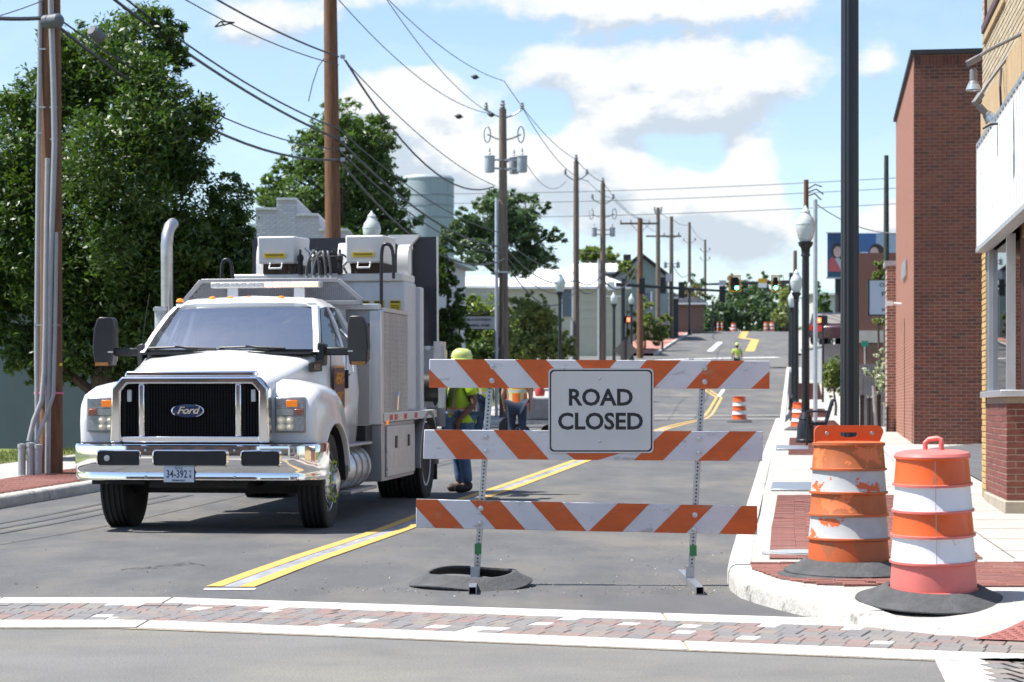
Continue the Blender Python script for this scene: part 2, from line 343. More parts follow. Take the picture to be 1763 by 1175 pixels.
for x0, x1, sl in ((-4.6, -2.2, 0), (-2.2, 5.2, -.348)):
    dv = Vector((1, sl)).normalized(); nv = Vector((-dv.y, dv.x)); o0 = Vector((x0, (lo_edge(x0)+.38)))
    wid = (up_edge(x0)-.4-lo_edge(x0)-.38)*dv.x; nrow = 6; rh = wid/nrow
    ln = (x1-x0)/dv.x
    for r in range(nrow):
        t = random.uniform(-.1, 0)
        lr = ln+(rh*(r+.5)*.37 if sl == 0 else 0)
        while t < lr:
            p = o0+dv*t+nv*(rh*(r+.5)); spots.append((p.x, p.y, math.atan2(sl, 1)+random.uniform(-.015, .015), rh)); t += .1175+random.uniform(0, .002)
inview = [q for q in spots if abs(q[0]) < q[1]*.246]; inview.sort(key=lambda q: q[1]); chosen = set(map(id, inview[:300]))
rest = MB()
for q in spots:
    z = .012+random.uniform(-.002, .0025); tl = (random.uniform(-.006,.006), random.uniform(-.006,.006), q[2])
    if id(q) in chosen: inst('paver', pb, bandr, (q[0], q[1], z), sc=(1, q[3]/.202, 1), rot=tl)
    else: rest.box((q[0], q[1], z-.03), (.112, q[3]*.97, .06), tl)
tag(rest.build('paver_field', PAVE, bandr, smooth=0), kind='stuff')
# the next crossing turns the corner by the ramp
cw2 = MB(); cw2.add([Gd(1608,1133,.006), Gd(1706,1137,.006), Gd(1760,1230,.006), Gd(1655,1230,.006)], [(0,1,2,3)]); tag(cw2.build('concrete_band', CONW, bandr, smooth=0))
c3 = MB()
for r in range(9):
    for c in range(4):
        p = Gd(1716+r*5.5+c*34, 1142+r*9, .0); c3.box((p.x, p.y, -.018), (.112, .2, .06), (0,0,.2))
tag(c3.build('paver_field', PAVE, bandr, smooth=0), kind='stuff')

# ------------------------------------------------------------------ kerbs and pavements
out_px = [(1335,728),(1313,790),(1290,868),(1268,938),(1256,982),(1252,1003),(1258,1018),(1275,1030),(1300,1039),(1335,1049),(1370,1058),(1420,1069),(1472,1080),(1561,1092),(1763,1111),(1950,1130)]
OUT = [S(-.45, Y) for Y in ys(122, 62, 6)]+[Gd(*p) for p in out_px]
for p in OUT: p.z = gz(p.y)
def smooth_poly(P, k):
    for _ in range(k):
        Q = [P[0]]
        for a, b in zip(P, P[1:]): Q += [a*.75+b*.25, a*.25+b*.75]
        P = Q+[P[-1]]
    return P
OUT = OUT[:14]+smooth_poly(OUT[14:], 2)
def kh(p):                                               # kerb height: it dies away into the ramp at the corner
    t = min(1, max(0, (2.35-p.x)/.75)) if p.y < 13.5 else 1
    return .012+.133*(t*t*(3-2*t))
def x_out(Y):
    for a, b in zip(OUT, OUT[1:]):
        if b.y <= Y <= a.y: return a.x+(b.x-a.x)*(Y-a.y)/(b.y-a.y+1e-9)
    return OUT[0].x if Y > OUT[0].y else OUT[-1].x
def y_out(x):
    best = None
    for a, b in zip(OUT, OUT[1:]):
        if b.x >= a.x and a.x <= x <= b.x and a.y < 14.6: best = a.y+(b.y-a.y)*(x-a.x)/(b.x-a.x+1e-9)
    return best
def walk_z(x, Y):
    z = gz(Y)+.145
    yo = y_out(x)
    if Y < 14.4 and yo is not None:
        h = kh(Vector((x, yo, 0))); t = min(1, max(0, (Y-yo)/1.9)); z = h+(.145-h)*t*t*(3-2*t)
    elif Y < 14.4 and x > OUT[-1].x:
        t = min(1, max(0, (Y-OUT[-1].y)/1.9)); z = .012+.133*t*t*(3-2*t)
    return z
kerb = MB(); rings = []
for i, p in enumerate(OUT):
    a, b = OUT[max(0, i-1)], OUT[min(len(OUT)-1, i+1)]; t = (b-a); t.z = 0; t.normalize(); n = Vector((-t.y, t.x, 0)); h = kh(p); g = p.z
    rings.append([p+n*u+Vector((0,0,v)) for u, v in ((0,-.1),(.0,h*.6),(.012,h*.85),(.03,h-.006),(.055,h+.003),(.17,h+.003),(.172,h-.03),(.172,-.1))])
kerb.loft(rings); tag(kerb.build('kerb', KERBM, smooth=50), kind='structure')
rows = []
for Y in ys(OUT[-1].y, 15, .09)+ys(15.4, 30, .6)+ys(32, 122, 3):
    xl = x_out(Y)+.06; xr = (S(7.6, Y).x if Y < 26 else S(4.6 if Y < 41 else 5.5, Y).x)
    rows.append([Vector((xl+(xr-xl)*t, Y, 0)) for t in (0, .03, .06, .1, .15, .2, .26, .33, .41, .5, .65, .8, 1)])
for r in rows:
    for p in r: p.z = walk_z(p.x, p.y)
sheet('sidewalk', rows, CONC, smooth=60)
lk = MB(); rings = []
for Y in ys(9, 26, 1)+ys(28, 122, 4):
    p = S(-9.35, Y)
    rings.append([p+Vector((-u, 0, v)) for u, v in ((0,-.1),(0,.09),(.012,.125),(.05,.148),(.17,.148),(.172,.1),(.172,-.1))])
lk.loft(rings); tag(lk.build('kerb', KERBM, smooth=50), kind='structure')
sheet('sidewalk', [[S(a, Y, .142) for a in (-9.4, -10.9, -12.5)] for Y in ys(9, 122, 3)], CONC)
sheet('verge', [[S(a, Y, .15) for a in (-12.5, -14, -16)] for Y in ys(9, 50, 3)], mat('verge_grass', (.13,.16,.04), .95, var=.35, scale=6, bump=.5, bscale=60))
gr = MB()
for k in range(2600):
    Y = random.uniform(28, 38); a = random.uniform(-13.9, -12.45); p = S(a, Y, .148); q = Vector((random.uniform(-.03,.03), random.uniform(-.03,.03), random.uniform(.04,.11)))
    gr.add([p+Vector((-.006,0,0)), p+Vector((.006,0,0)), p+q], [(0,1,2)])
tag(gr.build('grass', piece_mat('grass_blade', [(.10,.15,.03), (.22,.24,.07), (.14,.18,.04)], bump=0), smooth=0), 'short green grass along the foot of the blue-grey wall', 'grass', kind='stuff')
# red brick paving in panels along the kerb
RED = piece_mat('red_paver', [(.21,.085,.068), (.175,.072,.06), (.24,.10,.08), (.155,.068,.058), (.20,.088,.072), (.225,.115,.095)], .85, bump=.3)
rb = brick_mesh(.2, .098, .06, RED, .004)
def dense(rs):
    o = []
    for (a, b, c), (d, e, f) in zip(rs, rs[1:]):
        n = max(1, int((d-a)/.3)); o += [(a+(d-a)*i/n, b+(e-b)*i/n, c+(f-c)*i/n) for i in range(n)]
    return o+[rs[-1]]
def panel(rs, side, parts):
    root = thing('brick_paving', None, None); root['kind'] = 'structure'
    bed = sheet('joint_bed', [[Vector((x, Y, walk_z(x, Y)+.004 if side > 0 else gz(Y)+.148)) for x in [x0+(x1-x0)*t for t in (0,.33,.66,1)]] for (Y, x0, x1) in dense(rs)], mat('red_joint', (.15,.09,.07), .95, var=.3, scale=20), None, parent=root)
    lst = []; Y = rs[0][0]+.05; k = 0
    while Y < rs[-1][0]-.05:
        i = max(j for j in range(len(rs)) if rs[j][0] <= Y); t = 0 if i == len(rs)-1 else (Y-rs[i][0])/(rs[i+1][0]-rs[i][0])
        j = min(i+1, len(rs)-1); x0 = rs[i][1]+(rs[j][1]-rs[i][1])*t; x1 = rs[i][2]+(rs[j][2]-rs[i][2])*t
        x = x0+.1-(.1 if k % 2 else 0)*.98
        while x < x1-.08: lst.append((max(x, x0+.1), Y)); x += .206
        Y += .104; k += 1
    vis = sorted([q for q in lst if abs(q[0])/q[1] < .246], key=lambda q: q[1])[:parts]; ids = set(map(id, vis)); mb = MB()
    for q in lst:
        z = (walk_z(*q) if side > 0 else gz(q[1])+.144)+.012+random.uniform(-.002,.002)
        if id(q) in ids: inst('paver', rb, root, (q[0], q[1], z), SAZ*.6)
        else: mb.box((q[0], q[1], z-.006), (.2,.098,.012), (0,0,SAZ*.6))
    if mb.v: tag(mb.build('paver_field', RED, root, smooth=0), kind='stuff')
panel([(12.75, 2.75, 4.4), (13.05, 1.95, 4.4), (13.4, 1.72, 4.4), (14.1, 1.62, 4.4), (14.75, 1.68, 4.4)], 1, 200)
panel([(15.1, 1.86, 3.4), (19, 2.36, 4.0), (24.8, 3.15, 4.75)], 1, 260)
for a, b in ((36,45),(53,65),(72,85),(92,106)): panel([(a, S(-.1,a).x, S(1.25,a).x), (b, S(-.1,b).x, S(1.25,b).x)], 1, 0)
panel([(24, S(-10.8,24).x, S(-9.54,24).x), (34, S(-10.8,34).x, S(-9.54,34).x)], -1, 120)
panel([(84, S(-10.8,84).x, S(-9.54,84).x), (118, S(-10.8,118).x, S(-9.54,118).x)], -1, 0)
# beyond the side street
for a0, a1, nm in ((-12.5, -9.4, 'sidewalk'), (-.36, 3, 'sidewalk')):
    sheet(nm, [[S(a0, Y, .14), S(a1, Y, .14)] for Y in ys(141, 215, 6)], mat('far_brick_walk', (.36,.17,.13), .9, var=.2, scale=2) if a0 < -9 else CONC)
    k = MB(); k.loft([[S(a1, Y)+Vector((u,0,v)) for u, v in ((-.1,-.1),(-.1,.155),(.1,.155),(.1,-.1))] for Y in ys(141, 215, 6)]); tag(k.build('kerb', KERBM), kind='structure')
sheet('side_street', [[S(a, Y, .045) for a in (-60, -20, -9.4, -5, -.4, 10, 60)] for Y in (124, 128, 132, 136, 139)], mat('side_street_concrete', (.125,.122,.115), .9, var=.15, scale=1))
sheet('side_street', [[S(a, Y, .045) for a in (-9.4, -7, -4.9, -2.5, -.4)] for Y in (74.5, 75.3)], CONC)
sheet('side_street', [[S(a, Y, .045) for a in (-9.4, -7, -4.9, -2.5, -.4)] for Y in (81, 81.6)], CONC)
# utility covers set in the paving and near the barrier
def cover(px, py, wd, dp, nm, dz, lab):
    p = Gd(px, py, .15); m = MB(); z = walk_z(p.x, p.y)
    m.box((p.x, p.y, z+.010), (wd, dp, .016), (.012,0,SAZ)); m.box((p.x, p.y, z+.012), (wd*.9, dp*.94, .016), (.012,0,SAZ))
    tag(m.build(nm, STEEL, bevel=.004), lab, 'cover')
cover(1366, 838, .55, 2.0, 'utility_cover', 0, 'square grey steel cover set in brick paving behind worn drum')
cover(1364, 771, .6, 2.4, 'utility_cover', 0, 'grey steel cover in the paving beside the black bench')
p = Gd(1376, 953, .15); m = MB(); m.lathe([(.28,0),(.28,.012),(.02,.012),(.02,.0)], 20, (p.x, p.y, walk_z(p.x,p.y)+.003)); m.lathe([(.22,.012),(.22,.018),(.02,.018)], 20, (p.x, p.y, walk_z(p.x,p.y)+.003)); tag(m.build('utility_cover', STEELD), 'round dark iron cover in concrete strip beside worn drum', 'cover')
al = MB(); al.add([Gd(*q_, .165) for q_ in ((1600,772),(1700,762),(1770,770),(1770,870),(1697,832),(1660,812))], [(0,5,4,3,2,1)]); tag(al.build('alley', mat('alley_asphalt', (.10,.10,.105), .9, var=.2, scale=2, bump=.4), smooth=0), kind='structure')
# tactile warning panel of the ramp
tw = MB(); c0 = [Gd(1672,1097,.03), Gd(1763,1071,.06), Gd(1900,1071,.06), Gd(1900,1112,.03), Gd(1763,1104,.02)]
for p in c0: p.z = walk_z(p.x, p.y)+.012
def tw_lo(x): return c0[4].y+(x-c0[4].x)*-.15 if x > c0[4].x else c0[0].y+(c0[4].y-c0[0].y)*(x-c0[0].x)/(c0[4].x-c0[0].x)
def tw_hi(x): return min(c0[1].y, c0[0].y+(c0[1].y-c0[0].y)*(x-c0[0].x)/(c0[1].x-c0[0].x))
tx = [c0[0].x+.05*i for i in range(22)]; nr = 6; tv = [Vector((x, tw_lo(x)+(tw_hi(x)-tw_lo(x))*j/nr, 0)) for x in tx for j in range(nr+1)]
for p in tv: p.z = walk_z(p.x, p.y)+.010
tw.add(tv, [(i*(nr+1)+j, (i+1)*(nr+1)+j, (i+1)*(nr+1)+j+1, i*(nr+1)+j+1) for i in range(21) for j in range(nr)])
tpan = tag(tw.build('tactile_panel', mat('tactile_red', (.27,.10,.085), .8, var=.12)), kind='structure')
td = MB()
for i in range(40):
    for j in range(14):
        p = Vector((2.4+i*.06, 11.0+j*.06, 0))
        if tx[0]+.03 < p.x < tx[-1]-.03 and tw_lo(p.x)+.03 < p.y < tw_hi(p.x)-.03: td.lathe([(.018,0),(.013,.006),(.001,.007)], 6, (p.x, p.y, walk_z(p.x, p.y)+.011))
if td.v: tag(td.build('tactile_dome', MATS['tactile_red'], tpan), kind='stuff')
# ------------------------------------------------------------------ painted lines
YEL = mat('yellow_line', (.52,.33,.085), .75, var=.06, scale=20, dirt=((.30,.25,.14), .64, 14, .08)); WLN = mat('white_line', (.66,.66,.66), .75, var=.08, scale=20, dirt=((.2,.2,.2), .60, 12, .1))
TAPE = mat('patched_tape', (.27,.28,.30), .7, var=.3, scale=7, dirt=((.15,.15,.155), .48, 3, .2), stretch=(1,.35,1))
def road_z(p): a = p.x-SD*p.y; return gz(p.y)+crown(a, p.y)
def ribbon(name, pts, o0, o1, m, dz=.007):
    P = []
    for a, b in zip(pts, pts[1:]):
        n = max(1, int((b-a).length/1.2)); P += [a+(b-a)*i/n for i in range(n)]
    P.append(pts[-1]); rows = []
    for i, p in enumerate(P):
        t = P[min(i+1, len(P)-1)]-P[max(i-1, 0)]; t.z = 0; t.normalize(); n = Vector((t.y, -t.x, 0)); r = []
        for o in (o0, o1):
            q = p+n*o; q.z = road_z(q)+dz; r.append(q)
        rows.append(r)
    return sheet(name, rows, m)
cl = [Gd(396,1014), Gd(770,878), Gd(1010,793), Gd(1150,738), Gd(1204,725), Gd(1221,714), Gd(1238,686), Gd(1216,672)]
ribbon('centre_line', cl, -.17, -.06, YEL); ribbon('centre_line', cl, .06, .17, YEL); ribbon('centre_line', cl[:4], -.055, .055, TAPE, .005)
cl2 = [Gd(1291,606), Gd(1300,586), Gd(1277,583), Gd(1287,571)]
ribbon('centre_line', cl2, -.32, .32, YEL)
ribbon('lane_dash', [Gd(1222,606), Gd(1240,590)], -.2, .2, WLN); ribbon('lane_dash', [Gd(1237,684), Gd(1246,672)], -.08, .08, WLN)
ribbon('stop_line', [Gd(352,1017), Gd(440,1017)], -.06, .06, WLN, .004)
ribbon('stop_line', [Gd(1130,622), Gd(1340,617)], -.4, .4, WLN, .05)
# loose grit, leaves and crumbs of asphalt on the road near the barrier
gm = MB()
for k in range(420):
    px = random.choice([random.gauss(760, 160), random.uniform(20, 1240), random.gauss(1180, 60)]); py = random.choice([random.gauss(1018, 9), random.uniform(870, 1025)])
    if py > 1028: continue
    p = Gd(px, py); p.z = road_z(p); r = random.uniform(.004, .013); gm.lathe([(.001,-r*.4),(r,0),(.001,r*.7)], 5, p, Euler((random.random(), random.random(), random.random())).to_matrix())
tag(gm.build('grit', piece_mat('grit_stone', [(.05,.05,.05), (.3,.26,.2), (.1,.09,.08), (.45,.42,.38)], bump=0), smooth=0), 'scattered grit and crumbs lying on the asphalt near the barrier', 'grit', kind='stuff')
def crack(name, pts, wd, m_):
    P = []
    for a, b in zip(pts, pts[1:]):
        for i in range(6): P.append(a+(b-a)*i/6+Vector((random.uniform(-.02,.02), random.uniform(-.04,.04), 0)))
    ribbon(name, P, -wd, wd, m_, .004)
TARC = mat('crack_tar', (.035,.034,.033), .9, var=.4, scale=18)
for k in range(5):
    x = 205+k*22; crack('road_crack', [Gd(x, 988-k*2), Gd(x+30, 985-k*1.5+random.uniform(-3,3)), Gd(x+70, 983-k+random.uniform(-3,3))], .006, TARC)
ribbon('road_seam', [S(-7.1, 14.2), S(-7.05, 20), S(-7.1, 40)], -.008, .008, TARC, .004)
SKM = mat('tyre_mark', (.070,.070,.072), .8, var=.2, scale=3)
for o in (-8.6, -8.3, -8.0): ribbon('tyre_mark', [S(o, 15.5), S(o+.25, 20), S(o+.2, 27)], -.05, .05, SKM, .0045)
# scored joints of the concrete walk
JNT = mat('score_joint', (.17,.16,.145), .95, var=.2); sj = MB()
for Y in [16+1.5*k for k in range(5)]+[25.2+1.5*k for k in range(8)]+[46+2*k for k in range(12)]:
    x0, x1 = (S(1.55, Y).x, S(4.6 if Y < 24 else 3.0, Y).x) if Y < 25 else (x_out(Y)+.2, S(3.4, Y).x); n = 8; P = [Vector((x0+(x1-x0)*i/n, Y, 0)) for i in range(n+1)]
    m = MB(); m.add([Vector((p.x, p.y+d, walk_z(p.x, p.y)+.0035)) for p in P for d in (-.012, .012)], [(2*i, 2*i+2, 2*i+3, 2*i+1) for i in range(n)]); tag(m.build('score_joint', JNT, smooth=0), kind='structure')
for a_ in (1.6, 3.0):
    m = MB(); P = [S(a_, Y) for Y in ys(15.2, 60, 1.0)]; n = len(P)-1; m.add([Vector((p.x+d, p.y, walk_z(p.x, p.y)+.0035)) for p in P for d in (-.006, .006)], [(2*i, 2*i+2, 2*i+3, 2*i+1) for i in range(n)]); tag(m.build('score_joint', JNT, smooth=0), kind='structure')
# ================================================================== BARRIER AND DRUMS
ORG = mat('orange_sheeting', (.52,.098,.018), .5, var=.12, scale=7, dirt=((.42,.15,.08), .60, 4, .06), stretch=(1,1,2.5))
WSH = mat('white_sheeting', (.56,.56,.58), .5, var=.07, scale=4, dirt=((.40,.39,.38), .60, 6, .06), stretch=(1,1,2.5))
SGN = mat('sign_white', (.53,.53,.51), .5, var=.04, scale=3, dirt=((.36,.24,.16), .70, 9, .03)); SGB = mat('sign_black', (.018,.018,.022), .55, var=.1)
BW = thing('road_barricade', 'three-rail orange and white striped barricade carrying a road closed sign', 'barricade', (0, 14.6, 0))
s0 = F/14.6
def bxz(px, py): return ((px-CX)/s0, H-(py-HY)/s0)
def rail(tl, tr, br, bl, orange, nm='rail'):
    """one board: corners in the barrier's own plane (x,z); the board face, its orange stripes as thin sheeting"""
    q = [bxz(*p) for p in (tl, tr, br, bl)]; m = MB(); m.prism(q, -.062, -.022, 'y'); o = m.build(nm, WSH, BW, bevel=.004)
    (ax, az), (bx, bz), (cx, cz), (dx, dz) = q
    def top(t): return (ax+(bx-ax)*t, az+(bz-az)*t)
    def bot(t): return (dx+(cx-dx)*t, dz+(cz-dz)*t)
    def at(t, v): (x0, z0), (x1, z1) = bot(t), top(t); return (x0+(x1-x0)*v, -.0635, z0+(z1-z0)*v)
    for poly in orange:
        st = MB(); P = [at(t, v) for t, v in poly]; n = len(P)
        st.add(P+[(p[0], p[1]+.001, p[2]) for p in P], [tuple(range(n))]+[(i, (i+1) % n, n+(i+1) % n, n+i) for i in range(n)]); st.build('stripe', ORG, o, smooth=0)
    return o
def strp(x0, x1, tops, bots):  # stripes measured as (top-left, top-right, bottom-right, bottom-left) columns
    return [[((a-x0[0])/(x1[0]-x0[0]), 1), ((b-x0[0])/(x1[0]-x0[0]), 1), ((c-x0[1])/(x1[1]-x0[1]), 0), ((d-x0[1])/(x1[1]-x0[1]), 0)] for (a, b), (d, c) in zip(tops, bots)]
E0 = (740, 739); E1 = (1323, 1323)
top = strp(E0, E1, [(783,834), (887,940), (990,1061), (1112,1171), (1223,1280)], [(825,877), (930,985), (1030,1021), (1072,1124), (1180,1234)])
top[2] = [((990-740)/583, 1), ((1061-740)/583, 1), ((1045-740)/583, .62), ((1007-740)/583, .62)]
top += [[(0,.65),(.055,0),(0,0)], [(1,.63),(1,0),(.945,0)]]
rail((740,619),(1323,622),(1323,670),(739,668), top)
E0 = (731, 729); E1 = (1312, 1311)
mid = strp(E0, E1, [(748,795), (850,901), (1143,1190), (1255,1301)], [(787,840), (893,945), (1090,1140), (1200,1252)])
mid += [[((960-731)/581, .45), ((1100-731)/581, .45), ((1030-729)/582, 0), ((990-729)/582, 0)]]
rail((731,740),(1312,743),(1311,794),(729,790), mid)
E0 = (717, 717); E1 = (1302, 1302)
low = strp(E0, E1, [(720,754), (809,861), (914,967), (1063,1117), (1172,1227), (1275,1302)], [(750,800), (854,905), (958,1009), (1013,1070), (1124,1180), (1236,1302)])
low[0] = [(0,1), ((754-717)/585,1), ((800-717)/585,0), ((750-717)/585,0), (0,.72)]
low[5] = [((1275-717)/585,1), (1,1), (1,.22), (.99,0), ((1236-717)/585,0)]
rail((717,859),(1302,871),(1302,920),(717,908), low)
def post(pts, name='post'):
    m = MB(); (x0, z0), (x1, z1) = bxz(*pts[0]), bxz(*pts[1]); m.bar((x0, 0, z0), (x1, 0, z1), .044, .044, up=(0,1,0)); o = m.build(name, STEEL, BW, bevel=.003)
    h = MB(); n = int((z0-z1)/.0254)
    for i in range(n):
        t = (i+.5)/n; h.box((x0+(x1-x0)*t, -.0225, z0+(z1-z0)*t), (.011,.002,.011), (0,math.pi/4,0))
    h.build('hole_row', BLACK, o, smooth=0); return o
post([(846,628),(820,996)]); post([(1211,630),(1189,998)])
for (px, py) in ((848,632),(847,656),(837,753),(836,777),(828,875),(827,900),(1212,634),(1212,658),(1203,756),(1202,780),(1195,886),(1194,911)):
    x, z = bxz(px, py); m = MB(); m.lathe([(.019,0),(.019,.004),(.011,.006),(.010,.013),(.001,.014)], 12, (x, -.064, z), Matrix.Rotation(R(90), 3, 'X')); m.build('bolt', STEEL, BW)
for px, py in ((823,945),(1193,948)):
    x, z = bxz(px, py); m = MB(); m.box((x, 0, z), (.048,.048,.075)); m.build('collar', mat('green_tape', (.05,.22,.07), .5), BW)
for px in (817, 1188):
    x = bxz(px, 0)[0]; m = MB()
    for sx in (-1, 1): m.box((x+sx*.024, -.02, .028), (.004,1.5,.05))
    m.box((x, -.02, .053), (.05,1.5,.004)); m.box((x, -.02, .005), (.05,1.5,.004)); m.box((x, 0, .09), (.056,.056,.09)); m.build('skid', STEEL, BW, smooth=0)
sb = MB(); P = []
(x0, z1), (x1, z0) = bxz(944, 635), bxz(1124, 780); r = .03
for cx, cz, a0 in ((x1-r, z1-r, 0), (x0+r, z1-r, 90), (x0+r, z0+r, 180), (x1-r, z0+r, 270)): P += [(cx+r*math.cos(R(a0+k*18)), cz+r*math.sin(R(a0+k*18))) for k in range(6)]
sb.prism(P, -.072, -.067, 'y'); SG = sb.build('sign_panel', SGN, BW, smooth=0); SG['label'] = 'white metal sign panel reading ROAD CLOSED in black'
def frame_ring(P, c, k0, k1, y0, y1, m, parent, nm):
    a = [(c[0]+(p[0]-c[0])*k0[0], c[1]+(p[1]-c[1])*k0[1]) for p in P]; b = [(c[0]+(p[0]-c[0])*k1[0], c[1]+(p[1]-c[1])*k1[1]) for p in P]; n = len(P); g = MB()
    g.add([(p[0], y1, p[1]) for p in a]+[(p[0], y1, p[1]) for p in b], [(i, (i+1) % n, n+(i+1) % n, n+i) for i in range(n)]); return g.build(nm, m, parent, smooth=0)
c = ((x0+x1)/2, (z0+z1)/2); frame_ring(P, c, (.975,.968), (.948,.936), 0, -.0728, SGB, SG, 'border')
text('lettering', 'ROAD', .160, SGB, SG, (bxz(1033,0)[0], -.0725, bxz(0,686)[1]), off=.0042, ext=.0005, sx=1.0, space=1.0)
text('lettering', 'CLOSED', .160, SGB, SG, (bxz(1033,0)[0], -.0725, bxz(0,727)[1]), off=.0042, ext=.0005, sx=1.0, space=1.0)
for px, py in ((1032,653),(1032,760)):
    x, z = bxz(px, py); m = MB(); m.lathe([(.009,0),(.008,.004),(.001,.005)], 10, (x, -.0725, z), Matrix.Rotation(R(90), 3, 'X')); m.build('bolt', STEELD, SG)
def rubber_ring(name, label, loc, ro, ri, h, rx=0, rz=0, sag=0, ry=0):
    t = MB(); t.lathe([(ri,h),(ri+.012,h*1.04),(ri+.03,h*1.0),(ri+(ro-ri)*.45,h*.60),(ri+(ro-ri)*.8,h*.27),(ro-.01,h*.16),(ro,h*.10),(ro,.0),(ro-.02,-.004),(ri+.05,h*.62),(ri,h*.82)], 64, closed=True,
                      rad=lambda a, z: 1+.004*math.sin(48*a))
    if sag: t.v = [(x, y, z+sag*math.cos(3*math.atan2(y, x))*(x*x+y*y)) for x, y, z in t.v]
    o = t.build(name, RUBG, smooth=50); o.location = loc; o.rotation_euler = (rx, ry, rz); return tag(o, label, 'rubber ring')
p = Gd(813, 1000); rubber_ring('ballast_ring', 'flattened black rubber ring threaded on the barricade skid', (p.x, 14.5, .03), .43, .29, .075, rx=R(3), sag=.08)

# traffic drums
DRO = mat('drum_orange', (.62,.098,.014), .4, var=.10, scale=5, coat=.15, dirt=((.42,.10,.035), .63, 6, .06), stretch=(1,1,.5)); DRP = mat('drum_faded_plastic', (.60,.155,.135), .5, var=.1, scale=4); DRW = mat('drum_white_band', (.66,.66,.68), .4, var=.05, scale=5, dirt=((.42,.36,.31), .63, 6, .06), stretch=(1,1,.45))
WRO = mat('worn_orange_plastic', (.50,.105,.028), .55, var=.1, scale=5, dirt=((.36,.11,.04), .50, 5, .03)); WRD = mat('worn_orange_sheeting', (.38,.105,.03), .55, var=.15, scale=7, dirt=((.62,.16,.05), .56, 4.5, .012))
WRW = mat('peeling_white_sheeting', (.40,.41,.41), .5, var=.1, scale=6, dirt=((.55,.11,.025), .575, 4.2, .008), stretch=(1,1,1.5))
def drum(label, loc, r0, r1, h, mats, body, worn=False, rx=0, ry=0, group=None, n=40, rz=0):
    D = thing('traffic_drum', label, 'traffic drum', loc, rz, group, rx, ry); k = len(mats); zs = [.0]+[h*(.20+.8*i/(k-1)) for i in range(k)]
    if k == 5: zs = [0, h*.235, h*.43, h*.61, h*.80, h]
    zl = 0
    for i in range(k):
        ra = r0+(r1-r0)*zs[i]/h; rb = r0+(r1-r0)*zs[i+1]/h; m = MB(); st = .010 if i else 0
        m.lathe([(ra+.006-st*.2,zs[i]),(ra-.004,zs[i]+.012),(rb-.008,zs[i+1]-.014),(rb+.004,zs[i+1]-.004),(rb+.004,zs[i+1]),(rb-.012,zs[i+1])], n, m=None); m.build('band', mats[i], D)
        if i < k-1: m = MB(); m.lathe([(rb-.004,zs[i+1]-.010),(rb+.007,zs[i+1]-.006),(rb+.007,zs[i+1]+.006),(rb-.006,zs[i+1]+.010)], n); m.build('ridge', body, D)
    return D
D = drum('bright orange and white traffic drum with pink lid and loop handle', (2.479, 12.3, walk_z(2.479, 12.3)+.05), .258, .218, .80, [DRP, DRW, DRO, DRW, DRO], DRP, rx=R(2.5), ry=R(-1.0))
m = MB(); m.lathe([(.220,.798),(.222,.808),(.212,.824),(.17,.834),(.08,.840),(.001,.842)], 40); m.build('lid', DRP, D)
m = MB(); m.tube([(-.035,.02,.83),(-.037,.02,.88),(-.015,.02,.90),(.03,-.01,.908),(.048,-.02,.90),(.05,-.02,.87),(.052,-.02,.83)], .015, 10); m.build('handle', DRP, D)
m = MB(); m.box((-.03,-.238,.565), (.003,.004,.13)); m.box((-.03,-.245,.42), (.003,.004,.13)); m.box((-.03,-.232,.72), (.003,.004,.14)); m.box((-.03,-.251,.265), (.003,.004,.14)); m.build('seam', mat('seam_grey', (.3,.26,.24), .6), D)
m = MB(); m.lathe([(.275,.0),(.275,.02),(.26,.026)], 40); m.build('foot_flange', DRP, D)
rubber_ring('ballast_ring', 'wide ribbed rubber ring around the foot of the bright drum', (2.479, 12.3, walk_z(2.479, 12.3)+.006), .455, .262, .08, rx=math.atan((walk_z(2.479,12.7)-walk_z(2.479,11.9))/.8))
LD = drum('worn orange drum with peeling white bands and flat slotted top handle', (2.205, 13.7, .20), .272, .234, .80, [WRO, WRW, WRD, WRW, WRD], WRO)
m = MB(); m.lathe([(.236,.798),(.236,.812),(.2,.822),(.001,.824)], 40); m.build('lid', WRO, LD)
# flat top plate with an oval grip slot and two holes
def slot_plate(m, x0, x1, z0, z1, y0, y1, sx, sz, hw, hh):
    N_ = 28; outer = []; r = .045
    for cx, cz, a0 in ((x1-r, z1-r, 0), (x0+r, z1-r, 90)): outer += [(cx+r*math.cos(R(a0+k*15)), cz+r*math.sin(R(a0+k*15))) for k in range(7)]
    outer += [(x0+(x1-x0)*k/14*.999+.0, z0) for k in range(14)]
    inner = []
    for ox, oz in outer:
        a = math.atan2(oz-sz, (ox-sx)*.55); ca, sa = math.cos(a), math.sin(a); cx = max(-hw+hh, min(hw-hh, ca*hw)); inner.append((sx+cx+hh*ca*(1 if abs(ca*hw) > hw-hh else 0), sz+hh*sa))
    n = len(outer)
    m.add([(p[0], y0, p[1]) for p in outer+inner]+[(p[0], y1, p[1]) for p in outer+inner],
          [(i, (i+1) % n, n+(i+1) % n, n+i) for i in range(n)]+[(2*n+i, 3*n+i, 3*n+(i+1) % n, 2*n+(i+1) % n) for i in range(n)]
          + [(i, 2*n+i, 2*n+(i+1) % n, (i+1) % n) for i in range(n)]+[(n+i, n+(i+1) % n, 3*n+(i+1) % n, 3*n+i) for i in range(n)])
m = MB(); slot_plate(m, -.225, .225, .80, .925, -.022, .022, .0, .868, .058, .022); m.build('grip_plate', DRO, LD, smooth=40)
for x in (-.145, .15): m = MB(); m.lathe([(.014,0),(.012,.004),(.001,.004)], 12, (x, -.0225, .872), Matrix.Rotation(R(90), 3, 'X')); m.build('bolt', STEEL, LD)
rubber_ring('ballast_ring', 'upper rubber ring of the pair under the worn drum', (2.215, 13.7, .172), .43, .27, .08, rx=R(2.0))
